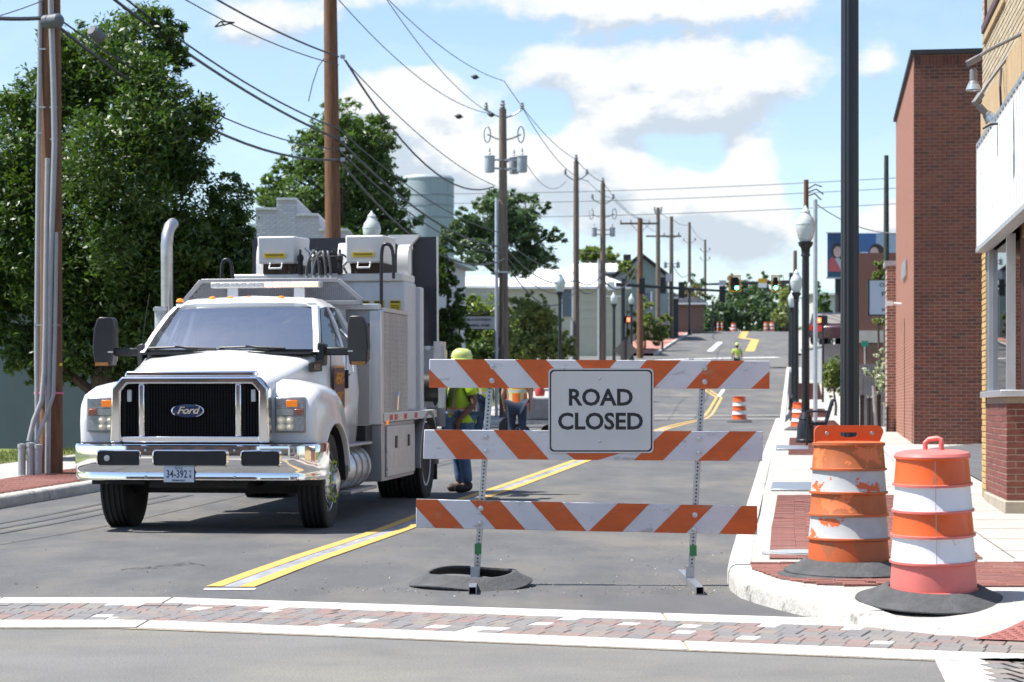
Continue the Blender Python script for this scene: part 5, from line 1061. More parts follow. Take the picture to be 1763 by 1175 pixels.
for k in range(26): m = MB(); m.b2((-.112,1.22-k*.28,3.10),(-.1005,1.20-k*.28,4.25)); m.build('board_rib', WB, sb2)
m = MB(); m.b2((-.12,-6,3.03),(.02,1.27,3.078)); m.build('lower_trim', STEELD, sb2); m = MB(); m.b2((-.115,1.24,3.08),(-.09,1.27,4.28)); m.b2((-.115,-6,4.24),(-.09,1.27,4.28)); m.build('edge_trim', STEEL, sb2)
# window bay and brick bulkhead below it
m = MB(); m.b2((.004,-1.2,.27),(.95,1.24,1.36)); bk = m.build('bulkhead', MORT, TB)
PLB = piece_mat('plum_brick', [(.19,.065,.05), (.16,.055,.045), (.21,.075,.06), (.14,.05,.045)], .8, bump=.3)
brick_wall(bk, 1.24, .29, 1.36, PLB, None, ((0,0,math.pi/2), lambda u, z, d: (.004-d, u, z)), parts=150, x0=-1.2); brick_wall(bk, .95, .29, 1.36, PLB, None, ((0,0,0), lambda u, z, d: (u, -1.2-d, z)), parts=150, x0=-.004)
m = MB(); m.b2((-.03,-1.24,.0),(.95,1.24,.285)); m.build('plinth', mat('plinth_concrete', (.34,.30,.24), .9, var=.2, scale=4), TB, bevel=.015)
m = MB(); m.b2((-.07,-1.28,1.362),(.98,1.28,1.43)); m.build('sill', ALU, TB, bevel=.006)
GW = glass('shop_glass', (.25,.28,.30), .55, .01)
m = MB(); m.b2((.05,-1.1,1.44),(.06,1.15,3.05)); wn = m.build('shop_window', GW, TB)
for y in (1.16, -1.16, .98): m = MB(); m.b2((.0,y-.04,1.432),(.09,y+.04,3.05)); m.build('frame', ALU, wn)
m = MB(); m.b2((.14,-1.20,1.432),(.95,-1.15,3.05)); m.build('door_panel', mat('plum_panel', (.17,.10,.10), .5), TB)
m = MB(); m.b2((.6,-.9,.6),(.9,1.1,3.0)); m.build('shop_interior', mat('shop_dark', (.12,.11,.10), .9), TB)
m = MB(); m.box((.075,-.75,1.62), (.01,.10,.16)); m.build('window_sticker', mat('sticker_blue', (.25,.4,.65), .5), TB)
inv = Matrix.Translation(TB.location) @ TB.rotation_euler.to_matrix().to_4x4(); inv = inv.inverted()
SPG = mat('spot_glass', (.45,.52,.62), .15, .6, var=.3); FLM = mat('flood_grey', (.16,.16,.165), .5, var=.2)
def flood(a, b, hd, ang, nm):
    a, b, hd = inv @ a, inv @ b, inv @ hd; m = MB(); m.tube([a, a*.3+b*.7+Vector((0,0,.02)), b], .018, 8); fl = m.build('floodlight', FLM, TB)
    m = MB(); m.bar(b+(a-b).normalized()*.12, b-(a-b).normalized()*.03, .06, .06); m.build('arm_elbow', FLM, fl, bevel=.01)
    Q = Euler(ang).to_matrix(); m = MB(); m.lathe([(.02,.0),(.035,-.02),(.036,-.12),(.045,-.13),(.07,-.20),(.072,-.21)], 14, hd, Q); m.build('lamp_shell', FLM, fl); m = MB(); m.lathe([(.044,-.13),(.074,-.205),(.001,-.212)], 14, hd, Q); m.build('lamp_lens', SPG, fl)
flood(W(1768,54,20.0), W(1670,108,19.8), W(1676,118,19.8), (.0,.0,0), 1); flood(W(1738,94,21.5), W(1680,176,21.3), W(1683,180,21.3), (.15,-.75,0), 2)
m = MB(); m.tube([inv @ W(1724,118,21.8), inv @ W(1722,150,21.6), inv @ W(1724,200,21.6), inv @ W(1728,212,21.5)], .012, 6); m.tube([inv @ W(1692,222,21.5), inv @ W(1705,215,21.5), inv @ W(1728,212,21.5), inv @ W(1763,196,20.4)], .012, 6); m.tube([inv @ W(1728,212,21.5), inv @ W(1763,212,20.4)], .009, 6); m.build('sign_bracket', DARK, TB)
# --- far brick building behind, with window band
FB = thing('brick_building', 'dark red brick building with pale window band beneath the billboard', 'building', base(1478, 95, .1), -math.atan(.13))
m = MB(); m.b2((0,0,-1),(9,14,H+(HY-440)/F*95-gz(95))); m.build('wall', brick_tex('far_dark_brick', (.14,.05,.04), (.11,.045,.04), (.2,.13,.1)), FB)
for k in range(3):
    m = MB(); m.b2((.9+k*1.1,-.05,3.9),(1.8+k*1.1,.02,5.7)); wv = m.build('window', mat('pale_blind', (.42,.50,.50), .5), FB); m = MB(); m.b2((.88+k*1.1,-.06,4.75),(1.82+k*1.1,-.05,4.82)); m.build('mullion', WHITE, wv)
m = MB(); m.b2((-.05,-.12,2.45),(9,-.0,3.0)); m.build('lintel_band', CONC, FB); m = MB(); m.b2((.4,-.03,-1),(9,.0,2.4)); m.build('lower_wall', brick_tex('far_brown_brick', (.16,.08,.06), (.13,.07,.055), (.2,.14,.1)), FB)
# billboard
BL = thing('billboard', 'billboard with two portrait panels above the dark brick building', 'billboard', base(1425, 130, 0), -.05)
sB = F/130.; zc = lambda py: H-(py-HY)/sB-BL.location.z
def bx(px): return (px-1425)/sB
NAVY = mat('print_navy', (.035,.075,.17), .6); BLUE = mat('print_blue', (.05,.13,.32), .6); PALE = mat('print_pale_blue', (.30,.40,.52), .6); SKIN = mat('print_skin', (.50,.36,.33), .6); HAIR = mat('print_hair', (.04,.03,.03), .6); RDR = mat('print_red', (.45,.10,.11), .6); GRY = mat('print_grey', (.42,.42,.46), .6)
m = MB(); m.b2((0,0,zc(478)),(bx(1462),.3,zc(402))); pa = m.build('panel', NAVY, BL); m = MB(); m.b2((bx(1466),.1,zc(448)),(bx(1585),.4,zc(402))); pb_ = m.build('panel', BLUE, BL)
def flat(nm, pts, m_, par, y): q = MB(); q.add([(bx(a), y, zc(b)) for a, b in pts], [tuple(range(len(pts)))]); q.build(nm, m_, par, smooth=0)
def oval(cx, cy, rx, ry): return [(cx+rx*math.cos(2*math.pi*k/18), cy+ry*math.sin(2*math.pi*k/18)) for k in range(18)]
flat('print_border', [(1425,478),(1462,478),(1462,469),(1425,469)], mat('print_teal', (.03,.09,.14), .6), pa, -.004); flat('print_hair', oval(1441,433,10,14), HAIR, pa, -.006); flat('print_face', oval(1442,434,7,9.5), SKIN, pa, -.009); flat('print_dress', [(1426,468),(1449,468),(1437,446),(1433,442),(1427,447)], RDR, pa, -.012); flat('print_shirt', [(1449,468),(1451,452),(1444,444),(1437,445)], GRY, pa, -.011)
flat('print_field', [(1508,448),(1585,448),(1585,403),(1508,403)], PALE, pb_, .096); flat('print_hair', oval(1509,434,13,14), HAIR, pb_, .092); flat('print_face', oval(1505,436,7.5,10), SKIN, pb_, .088)
text('print_lettering', 'NER', .42, mat('print_white', (.7,.72,.75), .6), pb_, (bx(1485), .09, zc(439)), off=.01); text('print_lettering', 'Me', .5, NAVY, pb_, (bx(1539), .09, zc(445)), off=.01)
m = MB(); m.tube([(bx(1445),.3,-2),(bx(1445),.3,zc(440))], .25, 10); m.tube([(bx(1530),.4,-2),(bx(1530),.4,zc(440))], .25, 10); m.build('support_post', DARK, BL)
m = MB(); m.b2((-.1,-.05,zc(479)-.05),(bx(1462)+.05,.0,zc(478))); m.b2((-.1,-.05,zc(402)),(bx(1462)+.05,.0,zc(402)+.06)); m.build('frame', STEELD, pa)
# sign of the second funeral home, partly behind the brick pier
SN = thing('standing_sign', 'pale blue-white FUNERAL HOME sign on a black post behind the brick pier', 'sign', base(1497, 58, .1)); s6 = F/58.; z6 = lambda py: H-(py-HY)/s6-SN.location.z; w6 = 1.45
SGP = mat('sign_pale', (.52,.60,.70), .5, var=.02); SGT = mat('sign_ink', (.05,.09,.10), .6)
m = MB(); m.b2((0,0,z6(542)),(w6,.12,z6(483))); sp6 = m.build('sign_face', SGP, SN); text('lettering', 'COMMUNITY', .15, SGT, sp6, (w6/2,-.004,z6(491)), off=.003, sx=1.0); text('lettering', 'FUNERAL', .17, SGT, sp6, (w6/2,-.004,z6(507)), off=.005, sx=1.1); text('lettering', 'HOME', .17, SGT, sp6, (w6/2,-.004,z6(519)), off=.005, sx=1.1); text('lettering', 'BUSINESS OFFICE', .10, SGT, sp6, (w6/2,-.004,z6(534)), off=.002, sx=1.0)
m = MB(); m.b2((-.03,-.01,z6(544)),(w6+.03,.13,z6(542))); m.b2((-.03,-.01,z6(483)),(w6+.03,.13,z6(482))); m.b2((-.04,-.01,z6(544)),(0,.13,z6(482))); m.build('frame', DARK, SN); m = MB(); m.b2((.46,.02,-.2),(.56,.12,z6(544))); m.build('post', BLACKP, SN)
# low wall and parked cars by the rise
RW = MB(); p1 = base(1413, 105, 0); RW.b2((p1.x, 104, p1.z-.5), (p1.x+2.4, 112, H+(HY-597)/F*105)); RW.b2((p1.x-.05, 103.95, H+(HY-597)/F*105), (p1.x+2.5, 112.1, H+(HY-594)/F*105)); tag(RW.build('retaining_wall', mat('wall_grey', (.30,.33,.34), .9, var=.1)), 'grey retaining wall below the parked dark cars', 'wall')
def car(px, py, Y, rz, m_, label, L_=4.5):
    p = W(px, py, Y); c = thing('parked_car', label, 'car', p, rz)
    m = MB(); P = [(-L_/2,.35),(-L_/2,.95),(-L_/2+.25,1.05),(-L_/2+.7,1.62),(L_/2-1.9,1.66),(L_/2-1.2,1.1),(L_/2-.1,.95),(L_/2,.7),(L_/2,.35)]; m.prism(P, -.88, .88, 'x'); bo_ = m.build('body', m_, c, bevel=.08, seg=3)
    for s in (-1, 1): m = MB(); m.prism([(-L_/2+.5,1.08),(-L_/2+.78,1.54),(L_/2-1.95,1.58),(L_/2-1.45,1.12)], s*.885, s*.89, 'x'); m.build('window', GLD, c)
    m = MB(); m.add([(-.7,-L_/2+.26,1.1),(.7,-L_/2+.26,1.1),(.62,-L_/2+.66,1.57),(-.62,-L_/2+.66,1.57)], [(0,1,2,3)]); m.build('rear_window', BLACK, c)
    for s in (-1, 1): m = MB(); m.box((s*.74,-L_/2-.005,.85), (.22,.04,.3)); m.build('tail_light', mat('tail_red', (.5,.03,.03), .3), c)
    for x in (-.8,.8):
        for y in (-L_/2+.85, L_/2-.85): m = MB(); m.lathe([(.2,-.11),(.34,-.11),(.34,.11),(.2,.11)], 20, (x,y,.34), Matrix.Rotation(R(90),3,'Y'), closed=True); wl = m.build('wheel', RUBBER, c); m = MB(); m.lathe([(.21,-.1),(.21,.1),(.001,.1)], 14, (x,y,.34), Matrix.Rotation(R(90),3,'Y')); m.build('rim', STEEL, wl)
    return c
car(1441, 595, 108, R(-25), mat('car_navy', (.012,.015,.025), .2, coat=.8), 'dark suv parked above the retaining wall'); car(1458, 597, 106, R(-25), mat('car_maroon', (.05,.015,.02), .2, coat=.8), 'dark maroon car parked beside the suv above the wall')
# --- left side: wall, painted brick building, funeral home, tank, houses
m = MB(); p0, p1 = base(-70, 39, 0), base(345, 36.5, 0); m.loft([[p0+Vector((0,0,-.2)), p0+Vector((0,.25,-.2)), p0+Vector((0,.25,3.3)), p0+Vector((0,0,3.3))], [p1+Vector((0,0,-.2)), p1+Vector((0,.25,-.2)), p1+Vector((0,.25,3.3)), p1+Vector((0,0,3.3))]]); wl = tag(m.build('painted_wall', mat('slate_blue_paint', (.034,.060,.075), .85, var=.12, scale=.7, bump=.1)), 'long slate-blue painted wall behind the big tree and pole', 'wall')
m = MB(); m.loft([[p0+Vector((0,-.03,3.3)), p0+Vector((0,.28,3.3)), p0+Vector((0,.28,3.42)), p0+Vector((0,-.03,3.42))], [p1+Vector((0,-.03,3.3)), p1+Vector((0,.28,3.3)), p1+Vector((0,.28,3.42)), p1+Vector((0,-.03,3.42))]]); m.build('coping', CONC, wl)
PB = thing('painted_building', 'white painted brick building with stepped parapet above the truck', 'building', base(438, 56, .1)); s7 = F/56.; z7 = lambda py: H-(py-HY)/s7-PB.location.z; x7 = lambda px: (px-438)/s7
PWB = piece_mat('white_painted_brick', [(.50,.51,.55), (.46,.47,.51), (.54,.55,.58), (.48,.48,.50)], .8, bump=.2)
steps = [(440,476,362),(476,511,345),(511,549,372),(549,600,398)]
for a, b, t in steps:
    m = MB(); m.b2((x7(a),0,-.2),(x7(b),7,z7(t))); o = m.build('wall', mat('white_mortar', (.42,.43,.46), .9, var=.1), PB)
    brick_wall(o, x7(b)-.01, z7(425), z7(t+3), PWB, None, ((0,0,0), lambda u, z, d: (u, -.001-d, z)), parts=80, x0=x7(a)+.005)
    m = MB(); n_ = 5
    for k in range(n_): w_ = (x7(b)-x7(a))/n_; m.b2((x7(a)+k*w_,-.09,z7(t)),(x7(a)+(k+.92)*w_,7.05,z7(t-4)))
    m.build('coping_tile', mat('coping_white', (.62,.64,.66), .7), PB)
FH = thing('funeral_home', 'white gabled funeral home with tall dark windows and pale green roof', 'building', (S(-12, 64).x, 64, gz(66)), -math.atan(SD)); h1 = 5.55
m = MB(); m.b2((-6,0,-.5),(0,12.4,h1)); m.build('wall', mat('funeral_white', (.56,.57,.60), .8, var=.06), FH)
m = MB(); m.prism([(-6.4,h1),(.35,h1),(.35,h1+.12),(-3,h1+1.1),(-6.4,h1+.12)], -.3, 12.7, 'y'); m.build('roof', mat('pale_green_metal', (.42,.56,.52), .5, var=.05), FH)
m = MB(); m.b2((-.05,-.05,h1-.02),(.30,12.5,h1+.0)); m.build('eave', mat('eave_grey', (.3,.31,.33), .6), FH)
m = MB(); m.b2((-1.6,3,h1+.2),(-.6,4,h1+1.5)); m.build('chimney', WHITE, FH)
for k in range(6):
    m = MB(); m.b2((.002,1.6+k*1.75,1.7),(.03,2.35+k*1.75,3.75)); wv = m.build('window', mat('window_dark', (.05,.05,.06), .15), FH); m = MB(); m.b2((.0,1.54+k*1.75,1.6),(.08,2.41+k*1.75,1.7)); m.build('sill', WHITE, wv); m = MB(); m.b2((.03,1.95+k*1.75,1.7),(.045,2.00+k*1.75,3.75)); m.build('glazing_bar', WHITE, wv)
q = W(812, 602, 73)
AW = MB(); AW.M = Matrix.Translation((q.x, 73, gz(73)+.1)); P = [(-.55,0)]+[(-.55+1.0*math.sin(R(9*k)), 2.2*math.cos(R(9*k))) for k in range(11)]
AW.prism([(x, max(z, 0.0)) for x, z in P], -1.2, 1.2, 'y'); tag(AW.build('awning', mat('awning_black', (.02,.02,.022), .8)), 'black quarter-round canvas awning by the funeral home door', 'awning')
HS = thing('hanging_sign', 'small framed FUNERAL HOME sign hung from a black bracket by the transformer pole', 'sign', base(823, 74, .1)); s8 = F/74.; z8 = lambda py: H-(py-HY)/s8-HS.location.z; x8 = lambda px: (px-823)/s8
m = MB(); m.b2((x8(795),-.03,z8(567)),(x8(852),.03,z8(545))); f8 = m.build('sign_face', mat('sign_silver', (.50,.50,.51), .5), HS); text('lettering', 'CARL B. HUTCHERSON', .105, SGB, f8, (0,-.034,z8(551)), off=.003, sx=.86); text('lettering', 'FUNERAL HOME', .115, SGB, f8, (0,-.034,z8(561)), off=.003)
m = MB(); m.b2((x8(793),-.04,z8(545)),(x8(854),.04,z8(543.5))); m.b2((x8(793),-.04,z8(568.5)),(x8(854),.04,z8(567))); m.build('frame', DARK, HS); m = MB(); m.tube([(x8(790),0,z8(538)),(x8(854),0,z8(538))], .02, 6)
for px in (800,848): m.tube([(x8(px),0,z8(538)),(x8(px),0,z8(544))], .012, 5)
m.tube([(x8(791),0,-.1),(x8(791),0,z8(530))], .03, 8); m.build('bracket', BLACKP, HS)
TK = thing('water_tank', 'pale blue-grey water tank standing beyond the trees', 'water tank', base(737, 250, -1)); s9 = F/250.; z9 = lambda py: H-(py-HY)/s9-TK.location.z
TKM = mat('tank_paint', (.33,.39,.43), .6, var=.06, scale=.5, dirt=((.22,.29,.34), .58, .25, .15), stretch=(3,3,.3))
m = MB(); m.lathe([(3.1,0),(3.1,z9(312)),(3.15,z9(312)),(3.15,z9(309))], 40); m.build('shell', TKM, TK); m = MB(); m.lathe([(3.16,z9(310)),(2.9,z9(305)),(1.5,z9(303)),(.001,z9(302.5))], 40); m.build('roof', TKM, TK)
for py in (340, 358, 378): m = MB(); m.lathe([(3.1,z9(py)),(3.14,z9(py)+.02),(3.14,z9(py)+.14),(3.1,z9(py)+.16)], 40); m.build('seam_ring', mat('tank_seam', (.22,.29,.35), .6), TK)
WR = mat('white_metal_roof', (.72,.73,.73), .5, var=.05, scale=1, stretch=(4,4,.5))
def house(label, cat, px0, px1, Y, py_ridge, py_eave, depth, wall, roof, hip=.25, wins=(), gable_front=False, door=None, name='house'):
    p = base((px0+px1)/2, Y, 0); s = F/Y; t = thing(name, label, cat, p); z = lambda py: H-(py-HY)/s-p.z; hw = (px1-px0)/2/s; ze, zr = z(py_eave), z(py_ridge)
    m = MB(); m.b2((-hw,0,-3),(hw,depth,ze)); m.build('wall', wall, t); o = .35; m = MB()
    if gable_front:
        m.prism([(-hw,ze),(hw,ze),(0,zr-.1)], .0, .2, 'y'); m.build('gable', wall, t); m = MB(); m.prism([(-hw-o,ze-.12),(0,zr),(hw+o,ze-.12),(hw+o,ze+.06),(0,zr+.2),(-hw-o,ze+.06)], -.4, depth+.3, 'y')
    else: m.add([(-hw-o,-o,ze),(hw+o,-o,ze),(hw+o,depth+o,ze),(-hw-o,depth+o,ze),(-hw*(1-hip*2),depth/2,zr),(hw*(1-hip*2),depth/2,zr)], [(0,1,5,4),(1,2,5),(2,3,4,5),(3,0,4),(0,3,2,1)])
    rf = m.build('roof', roof, t, smooth=0)
    if not gable_front:
        m = MB(); n = int(hw*2/.5)
        for k in range(1, n):
            x = -hw+2*hw*k/n; tt = min(1, (hw+o-abs(x))/(hw*hip*2+o)) if hip > 0 else 1; m.bar((x,-o-.01,ze+.02), (x*.98 if abs(x) > hw*(1-hip*2) else x, -o+(depth/2+o)*tt, ze+(zr-ze)*tt+.02), .04, .05, up=(1,0,0))
        m.build('standing_seam', roof, rf, smooth=0); rf.children[0]['kind'] = 'stuff'
    m = MB(); m.b2((-hw-o,-o-.05,ze-.16),(hw+o,-o,ze)); 
    if not gable_front: m.build('gutter', WHITE, t)
    for a, b, c_, d_ in wins:
        m = MB(); m.b2(((a-(px0+px1)/2)/s,-.08,z(d_)),((b-(px0+px1)/2)/s,-.01,z(c_))); wv = m.build('window', mat('window_slate', (.10,.14,.17), .25), t); x0_, x1_ = (a-(px0+px1)/2)/s, (b-(px0+px1)/2)/s
        for u, v, w_, x_ in ((x0_-.12,z(d_)-.12,x0_,z(c_)+.12),(x1_,z(d_)-.12,x1_+.12,z(c_)+.12)): m = MB(); m.b2((u,-.1,v),(w_,-.005,x_)); m.build('frame', WHITE, wv)
    return t
CREAM = mat('cream_siding', (.50,.48,.38), .8, var=.05, scale=1); GSID = mat('grey_green_siding', (.20,.27,.27), .8, var=.08)
HC = house('cream sided house with broad white metal hip roof behind the bushes', 'house', 862, 1078, 140, 455, 494, 9, CREAM, WR, .28, [(968,984,500,545)])
for k in range(10):
    m = MB(); m.b2((1.2,-.03,6.9-k*.55),(4.15,-.012,6.92-k*.55)); m.build('siding_board', CREAM, HC)
m = MB(); m.box((3.2,-.1,4.0), (1.8,.1,.1)); m.build('drain_pipe', WHITE, HC)
house('low grey wing with white metal roof beside the cream house', 'house', 798, 872, 150, 470, 493, 8, mat('wing_grey', (.34,.36,.38), .8), WR, .05)
house('grey-green house with white metal roof behind the cream house', 'house', 978, 1076, 172, 448, 468, 8, GSID, WR, .1)
GH = house('tall grey-green gabled house with dark roof behind the reddish pole', 'house', 1058, 1150, 168, 440, 478, 10, GSID, mat('dark_shingle', (.05,.05,.055), .9), gable_front=True, wins=[(1108,1120,505,530)])
m = MB(); m.b2((-1.2,4,5.8),(-.6,4.6,H-(432-HY)/F*168-GH.location.z)); m.build('chimney', mat('chimney_dark', (.07,.05,.05), .9), GH)
house('small dark outbuilding beside the tall gabled house', 'shed', 1138, 1168, 172, 500, 512, 6, mat('shed_dark', (.06,.08,.09), .8), DARK, .1, name='outbuilding')
house('brown bungalow with shaded porch beside the hill sidewalk', 'house', 1142, 1212, 190, 508, 522, 8, mat('bungalow_brown', (.16,.11,.09), .8), DARK, .1, name='bungalow')
house('pale green-roofed house behind the signal on the billboard side', 'house', 1405, 1470, 160, 492, 505, 8, mat('pale_wall', (.45,.47,.45), .8), mat('seafoam_roof', (.30,.44,.40), .6), .1)
# plank fence beside the hill walk
FN = thing('board_fence', 'grey weathered board fence under the bright hedge', 'fence', base(1085, 165, 0), 0)
for k in range(17):
    x0_ = k*.16*1.05; m = MB(); m.box((x0_, k*.02, .9), (.15,.03,1.9+.08*random.random())); m.build('plank', mat('fence_grey', (.30,.28,.26), .9, var=.2), FN)
# pavilion roof by the bushes
PV = thing('canopy', 'small orange pyramid canopy roof showing over the barricade', 'canopy', base(896, 100, .1)); m = MB(); zz = H-(592-HY)/36-PV.location.z; m.add([(-1.1,-1,zz-.62),(1.1,-1,zz-.62),(1.1,1,zz-.62),(-1.1,1,zz-.62),(0,0,zz)], [(0,1,4),(1,2,4),(2,3,4),(3,0,4),(0,3,2,1)]); m.build('roof', mat('terracotta', (.42,.17,.10), .8), PV, smooth=0)
for x in (-1,1):
    for y in (-.9,.9): m = MB(); m.tube([(x,y,-.1),(x,y,zz-.6)], .04, 6); m.build('post', DARK, PV)

# --- unseen buildings added behind the camera for chrome and glass to reflect
def opposite(px0, px1, Y, h, wm, label, nwin):
    t = thing('added_reflection_building', label, 'building', ((px0+px1)/2, Y, 0)); w_ = (px1-px0)/2
    m = MB(); m.b2((-w_,-8,-.2),(w_,0,h)); m.build('wall', wm, t); m = MB(); m.b2((-w_-.2,-8,h),(w_+.2,.25,h+.4)); m.build('cornice', CONC, t)
    for k in range(nwin):
        x = -w_+(k+.5)*2*w_/nwin
        for z0, z1 in ((.6,2.6),(4.2,6.0)):
            if z1 < h: m = MB(); m.b2((x-.7,.0,z0),(x+.7,.06,z1)); m.build('window', mat('window_dark', (.05,.05,.06), .15), t)
opposite(-34, -14, -24, 7.5, brick_tex('opposite_brick', (.22,.09,.06), (.18,.075,.055), (.35,.28,.22)), 'unseen brick building with two window rows, added for reflections', 7)
opposite(-12, 6, -30, 5.2, mat('opposite_tan', (.34,.28,.20), .85, var=.1), 'unseen low tan building added behind the camera for reflections', 5)
opposite(9, 30, -24, 8.0, brick_tex('opposite_brown', (.16,.09,.065), (.13,.075,.055), (.3,.25,.2)), 'unseen brown brick building added for reflections beside the low tan one', 6)
# ================================================================== TREES AND SHRUBS
BARK = mat('bark', (.075,.055,.045), .95, var=.4, scale=6, bump=.6, bscale=20, stretch=(3,3,.5))
def leaf_mat(name, cols, trans=.28): return piece_mat(name, cols, .42, var=.1, scale=2, bump=0, trans=trans, spec=.5)
LF1 = leaf_mat('leaf_deep', [(.022,.045,.014), (.10,.145,.03), (0.049,0.096,0.023), (0.074,0.135,0.030), (0.043,0.083,0.023), (0.099,0.165,0.040), (0.063,0.116,0.026)])
LF2 = leaf_mat('leaf_mid', [(0.083,0.140,0.041), (0.112,0.181,0.053), (0.066,0.119,0.036), (0.140,0.206,0.066)])
LF3 = leaf_mat('leaf_bright', [(.15,.20,.055), (.19,.24,.07), (.12,.17,.05), (.23,.26,.09)])
LF4 = leaf_mat('leaf_olive', [(0.203,0.239,0.084), (0.262,0.287,0.120), (0.155,0.203,0.071), (0.335,0.335,0.144)])
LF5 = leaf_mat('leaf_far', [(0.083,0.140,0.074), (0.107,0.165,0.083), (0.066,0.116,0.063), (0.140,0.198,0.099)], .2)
LF6 = leaf_mat('leaf_brown', [(0.214,0.165,0.107), (0.264,0.214,0.132), (0.165,0.148,0.083), (0.148,0.181,0.083)])
FLW = leaf_mat('blossom_white', [(.65,.66,.58), (.72,.72,.66), (.16,.22,.08), (.6,.6,.5)], .2)
def foliage(blobs, n, leaf, seed, clump=1.0, per=26, up=.35, nsub=26):
    """leaves gathered in clumps over and through a set of lobes (centre, radii)"""
    rg = np.random.default_rng(seed); sub = []
    for c, r in blobs:                                   # every lobe carries smaller boughs on its surface, with dark hollows between
        c, r = np.array(c), np.array(r)
        for _ in range(nsub):
            d = rg.normal(size=3); d /= np.linalg.norm(d); f = rg.uniform(.15, .34); sub.append((c+d*r*(1-f*.6)*rg.uniform(.8, 1.12), r*f))
        sub.append((c, r*.66)); sub.append((c-np.array([0, 0, r[2]*.25]), r*.55))
    vol = np.array([q[1][0]*q[1][2] for q in sub]); vol = vol/vol.sum(); nc = max(6, n//per)
    bi = rg.choice(len(sub), nc, p=vol); C_ = np.array([q[0] for q in sub])[bi]; Rd = np.array([q[1] for q in sub])[bi]
    d = rg.normal(size=(nc, 3)); d /= np.linalg.norm(d, axis=1)[:, None]; rr = rg.uniform(0, 1, (nc, 1))**.38
    cc = C_+d*Rd*rr; cr = (Rd.mean(1)*clump*.24*rg.uniform(.6, 1.3, nc))[:, None]
    idx = np.repeat(np.arange(nc), per); k = len(idx); P = cc[idx]+np.clip(rg.normal(size=(k, 3)), -1.7, 1.7)*cr[idx]*np.array([1, 1, .7])
    nrm = rg.normal(size=(k, 3)); nrm[:, 2] = np.abs(nrm[:, 2])+up; nrm /= np.linalg.norm(nrm, axis=1)[:, None]
    t = np.cross(nrm, rg.normal(size=(k, 3))); t /= np.linalg.norm(t, axis=1)[:, None]; b = np.cross(nrm, t)
    L_ = (leaf*rg.uniform(.6, 1.3, k))[:, None]; w_ = L_*.62; fold = nrm*L_*.12
    V = np.stack([P-t*L_, P+b*w_*.5+fold-t*L_*.1, P+t*L_*.8, P-b*w_*.5+fold-t*L_*.1], 1).reshape(-1, 3)
    return V, np.arange(4*k).reshape(-1, 4)
def leaf_obj(name, V, Fq, m, parent):
    me = bpy.data.meshes.new(name); me.vertices.add(len(V)); me.vertices.foreach_set('co', V.ravel()); k = len(Fq)
    me.loops.add(4*k); me.loops.foreach_set('vertex_index', Fq.ravel()); me.polygons.add(k); me.polygons.foreach_set('loop_start', np.arange(0, 4*k, 4)); me.polygons.foreach_set('loop_total', np.full(k, 4)); me.update(); me.validate()
    me.materials.append(m); o = bpy.data.objects.new(name, me); col.objects.link(o); o.parent = parent; return o
def tree(name, label, cat, px, Y, lobes, n, leaf, m, seed, trunk_r=.16, group=None, dpt=.8, clump=1.0, up=.35, base_dz=.1, stems=1):
    p = base(px, Y, base_dz); t = thing(name, label, cat, p, 0, group); s = F/Y; bl = []
    rg = random.Random(seed)
    for (cx, cy, rx, ry) in lobes:
        c = W(cx, cy, Y)-p; c.y += rg.uniform(-.35, .35)*rx/s; bl.append((tuple(c), (rx/s, max(rx, ry*.7)/s*dpt, ry/s)))
    V, Fq = foliage(bl, n, leaf, seed, clump, up=up); leaf_obj('crown', V, Fq, m, t)
    tb = MB(); top = max(b[0][2] for b in bl)
    for k in range(stems):
        ox = (k-(stems-1)/2)*.12
        tb.tube([(ox,0,-.2),(ox*1.2+.03,0,top*.25),(ox*2-.04,.05,top*.55),(ox*2,0,top*.9)], [trunk_r*1.15,trunk_r*.9,trunk_r*.6,trunk_r*.2], 9)
    for c, r in bl:
        z0 = max(.15*top, min(.75*top, c[2]-abs(c[0])*.6-.2)); tb.tube([(0,0,z0),(c[0]*.5,c[1]*.5,(z0+c[2])/2+.1),(c[0],c[1],c[2]),(c[0]+rg.uniform(-.3,.3)*r[0],c[1],c[2]+r[2]*.6)], [trunk_r*.5,trunk_r*.35,trunk_r*.2,trunk_r*.06], 6)
    tb.build('trunk', BARK, t, smooth=50); return t
tree('broadleaf_tree', 'huge deep green broadleaf tree behind the conduit pole', 'tree', 173, 34.5, [(215,330,185,250),(90,430,130,210),(320,470,110,165),(45,270,80,130),(258,95,70,85),(150,130,95,105),(375,400,62,110),(215,580,170,80),(50,600,60,60),(300,240,90,110),(-30,420,70,190),(420,440,32,80),(100,640,60,30)], 170000, .064, LF1, 1, .19, clump=1.15)
tree('broadleaf_tree', 'rounded green tree behind the white painted brick building', 'tree', 590, 61, [(585,310,95,120),(645,360,62,95),(505,345,62,75),(592,222,60,52),(690,400,34,60),(540,270,55,70),(640,255,50,60),(470,330,26,45),(610,420,120,40)], 46000, .09, LF2, 2, .2)
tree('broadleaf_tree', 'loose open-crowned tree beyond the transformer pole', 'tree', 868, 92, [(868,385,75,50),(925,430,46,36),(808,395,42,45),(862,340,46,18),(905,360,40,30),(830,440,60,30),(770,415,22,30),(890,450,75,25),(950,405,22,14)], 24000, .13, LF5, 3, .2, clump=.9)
tree('broadleaf_tree', 'narrow dark young tree against the funeral home wall', 'tree', 772, 66, [(762,480,24,42),(772,575,34,40),(756,445,14,28),(785,535,20,40),(745,560,22,40)], 9000, .10, LF1, 4, .08)
tree('shrub', 'tall sunlit shrub beside the hanging sign', 'shrub', 838, 84, [(838,545,45,50),(820,585,40,45),(862,575,36,50),(800,560,22,50)], 14000, .12, LF3, 5, .06)
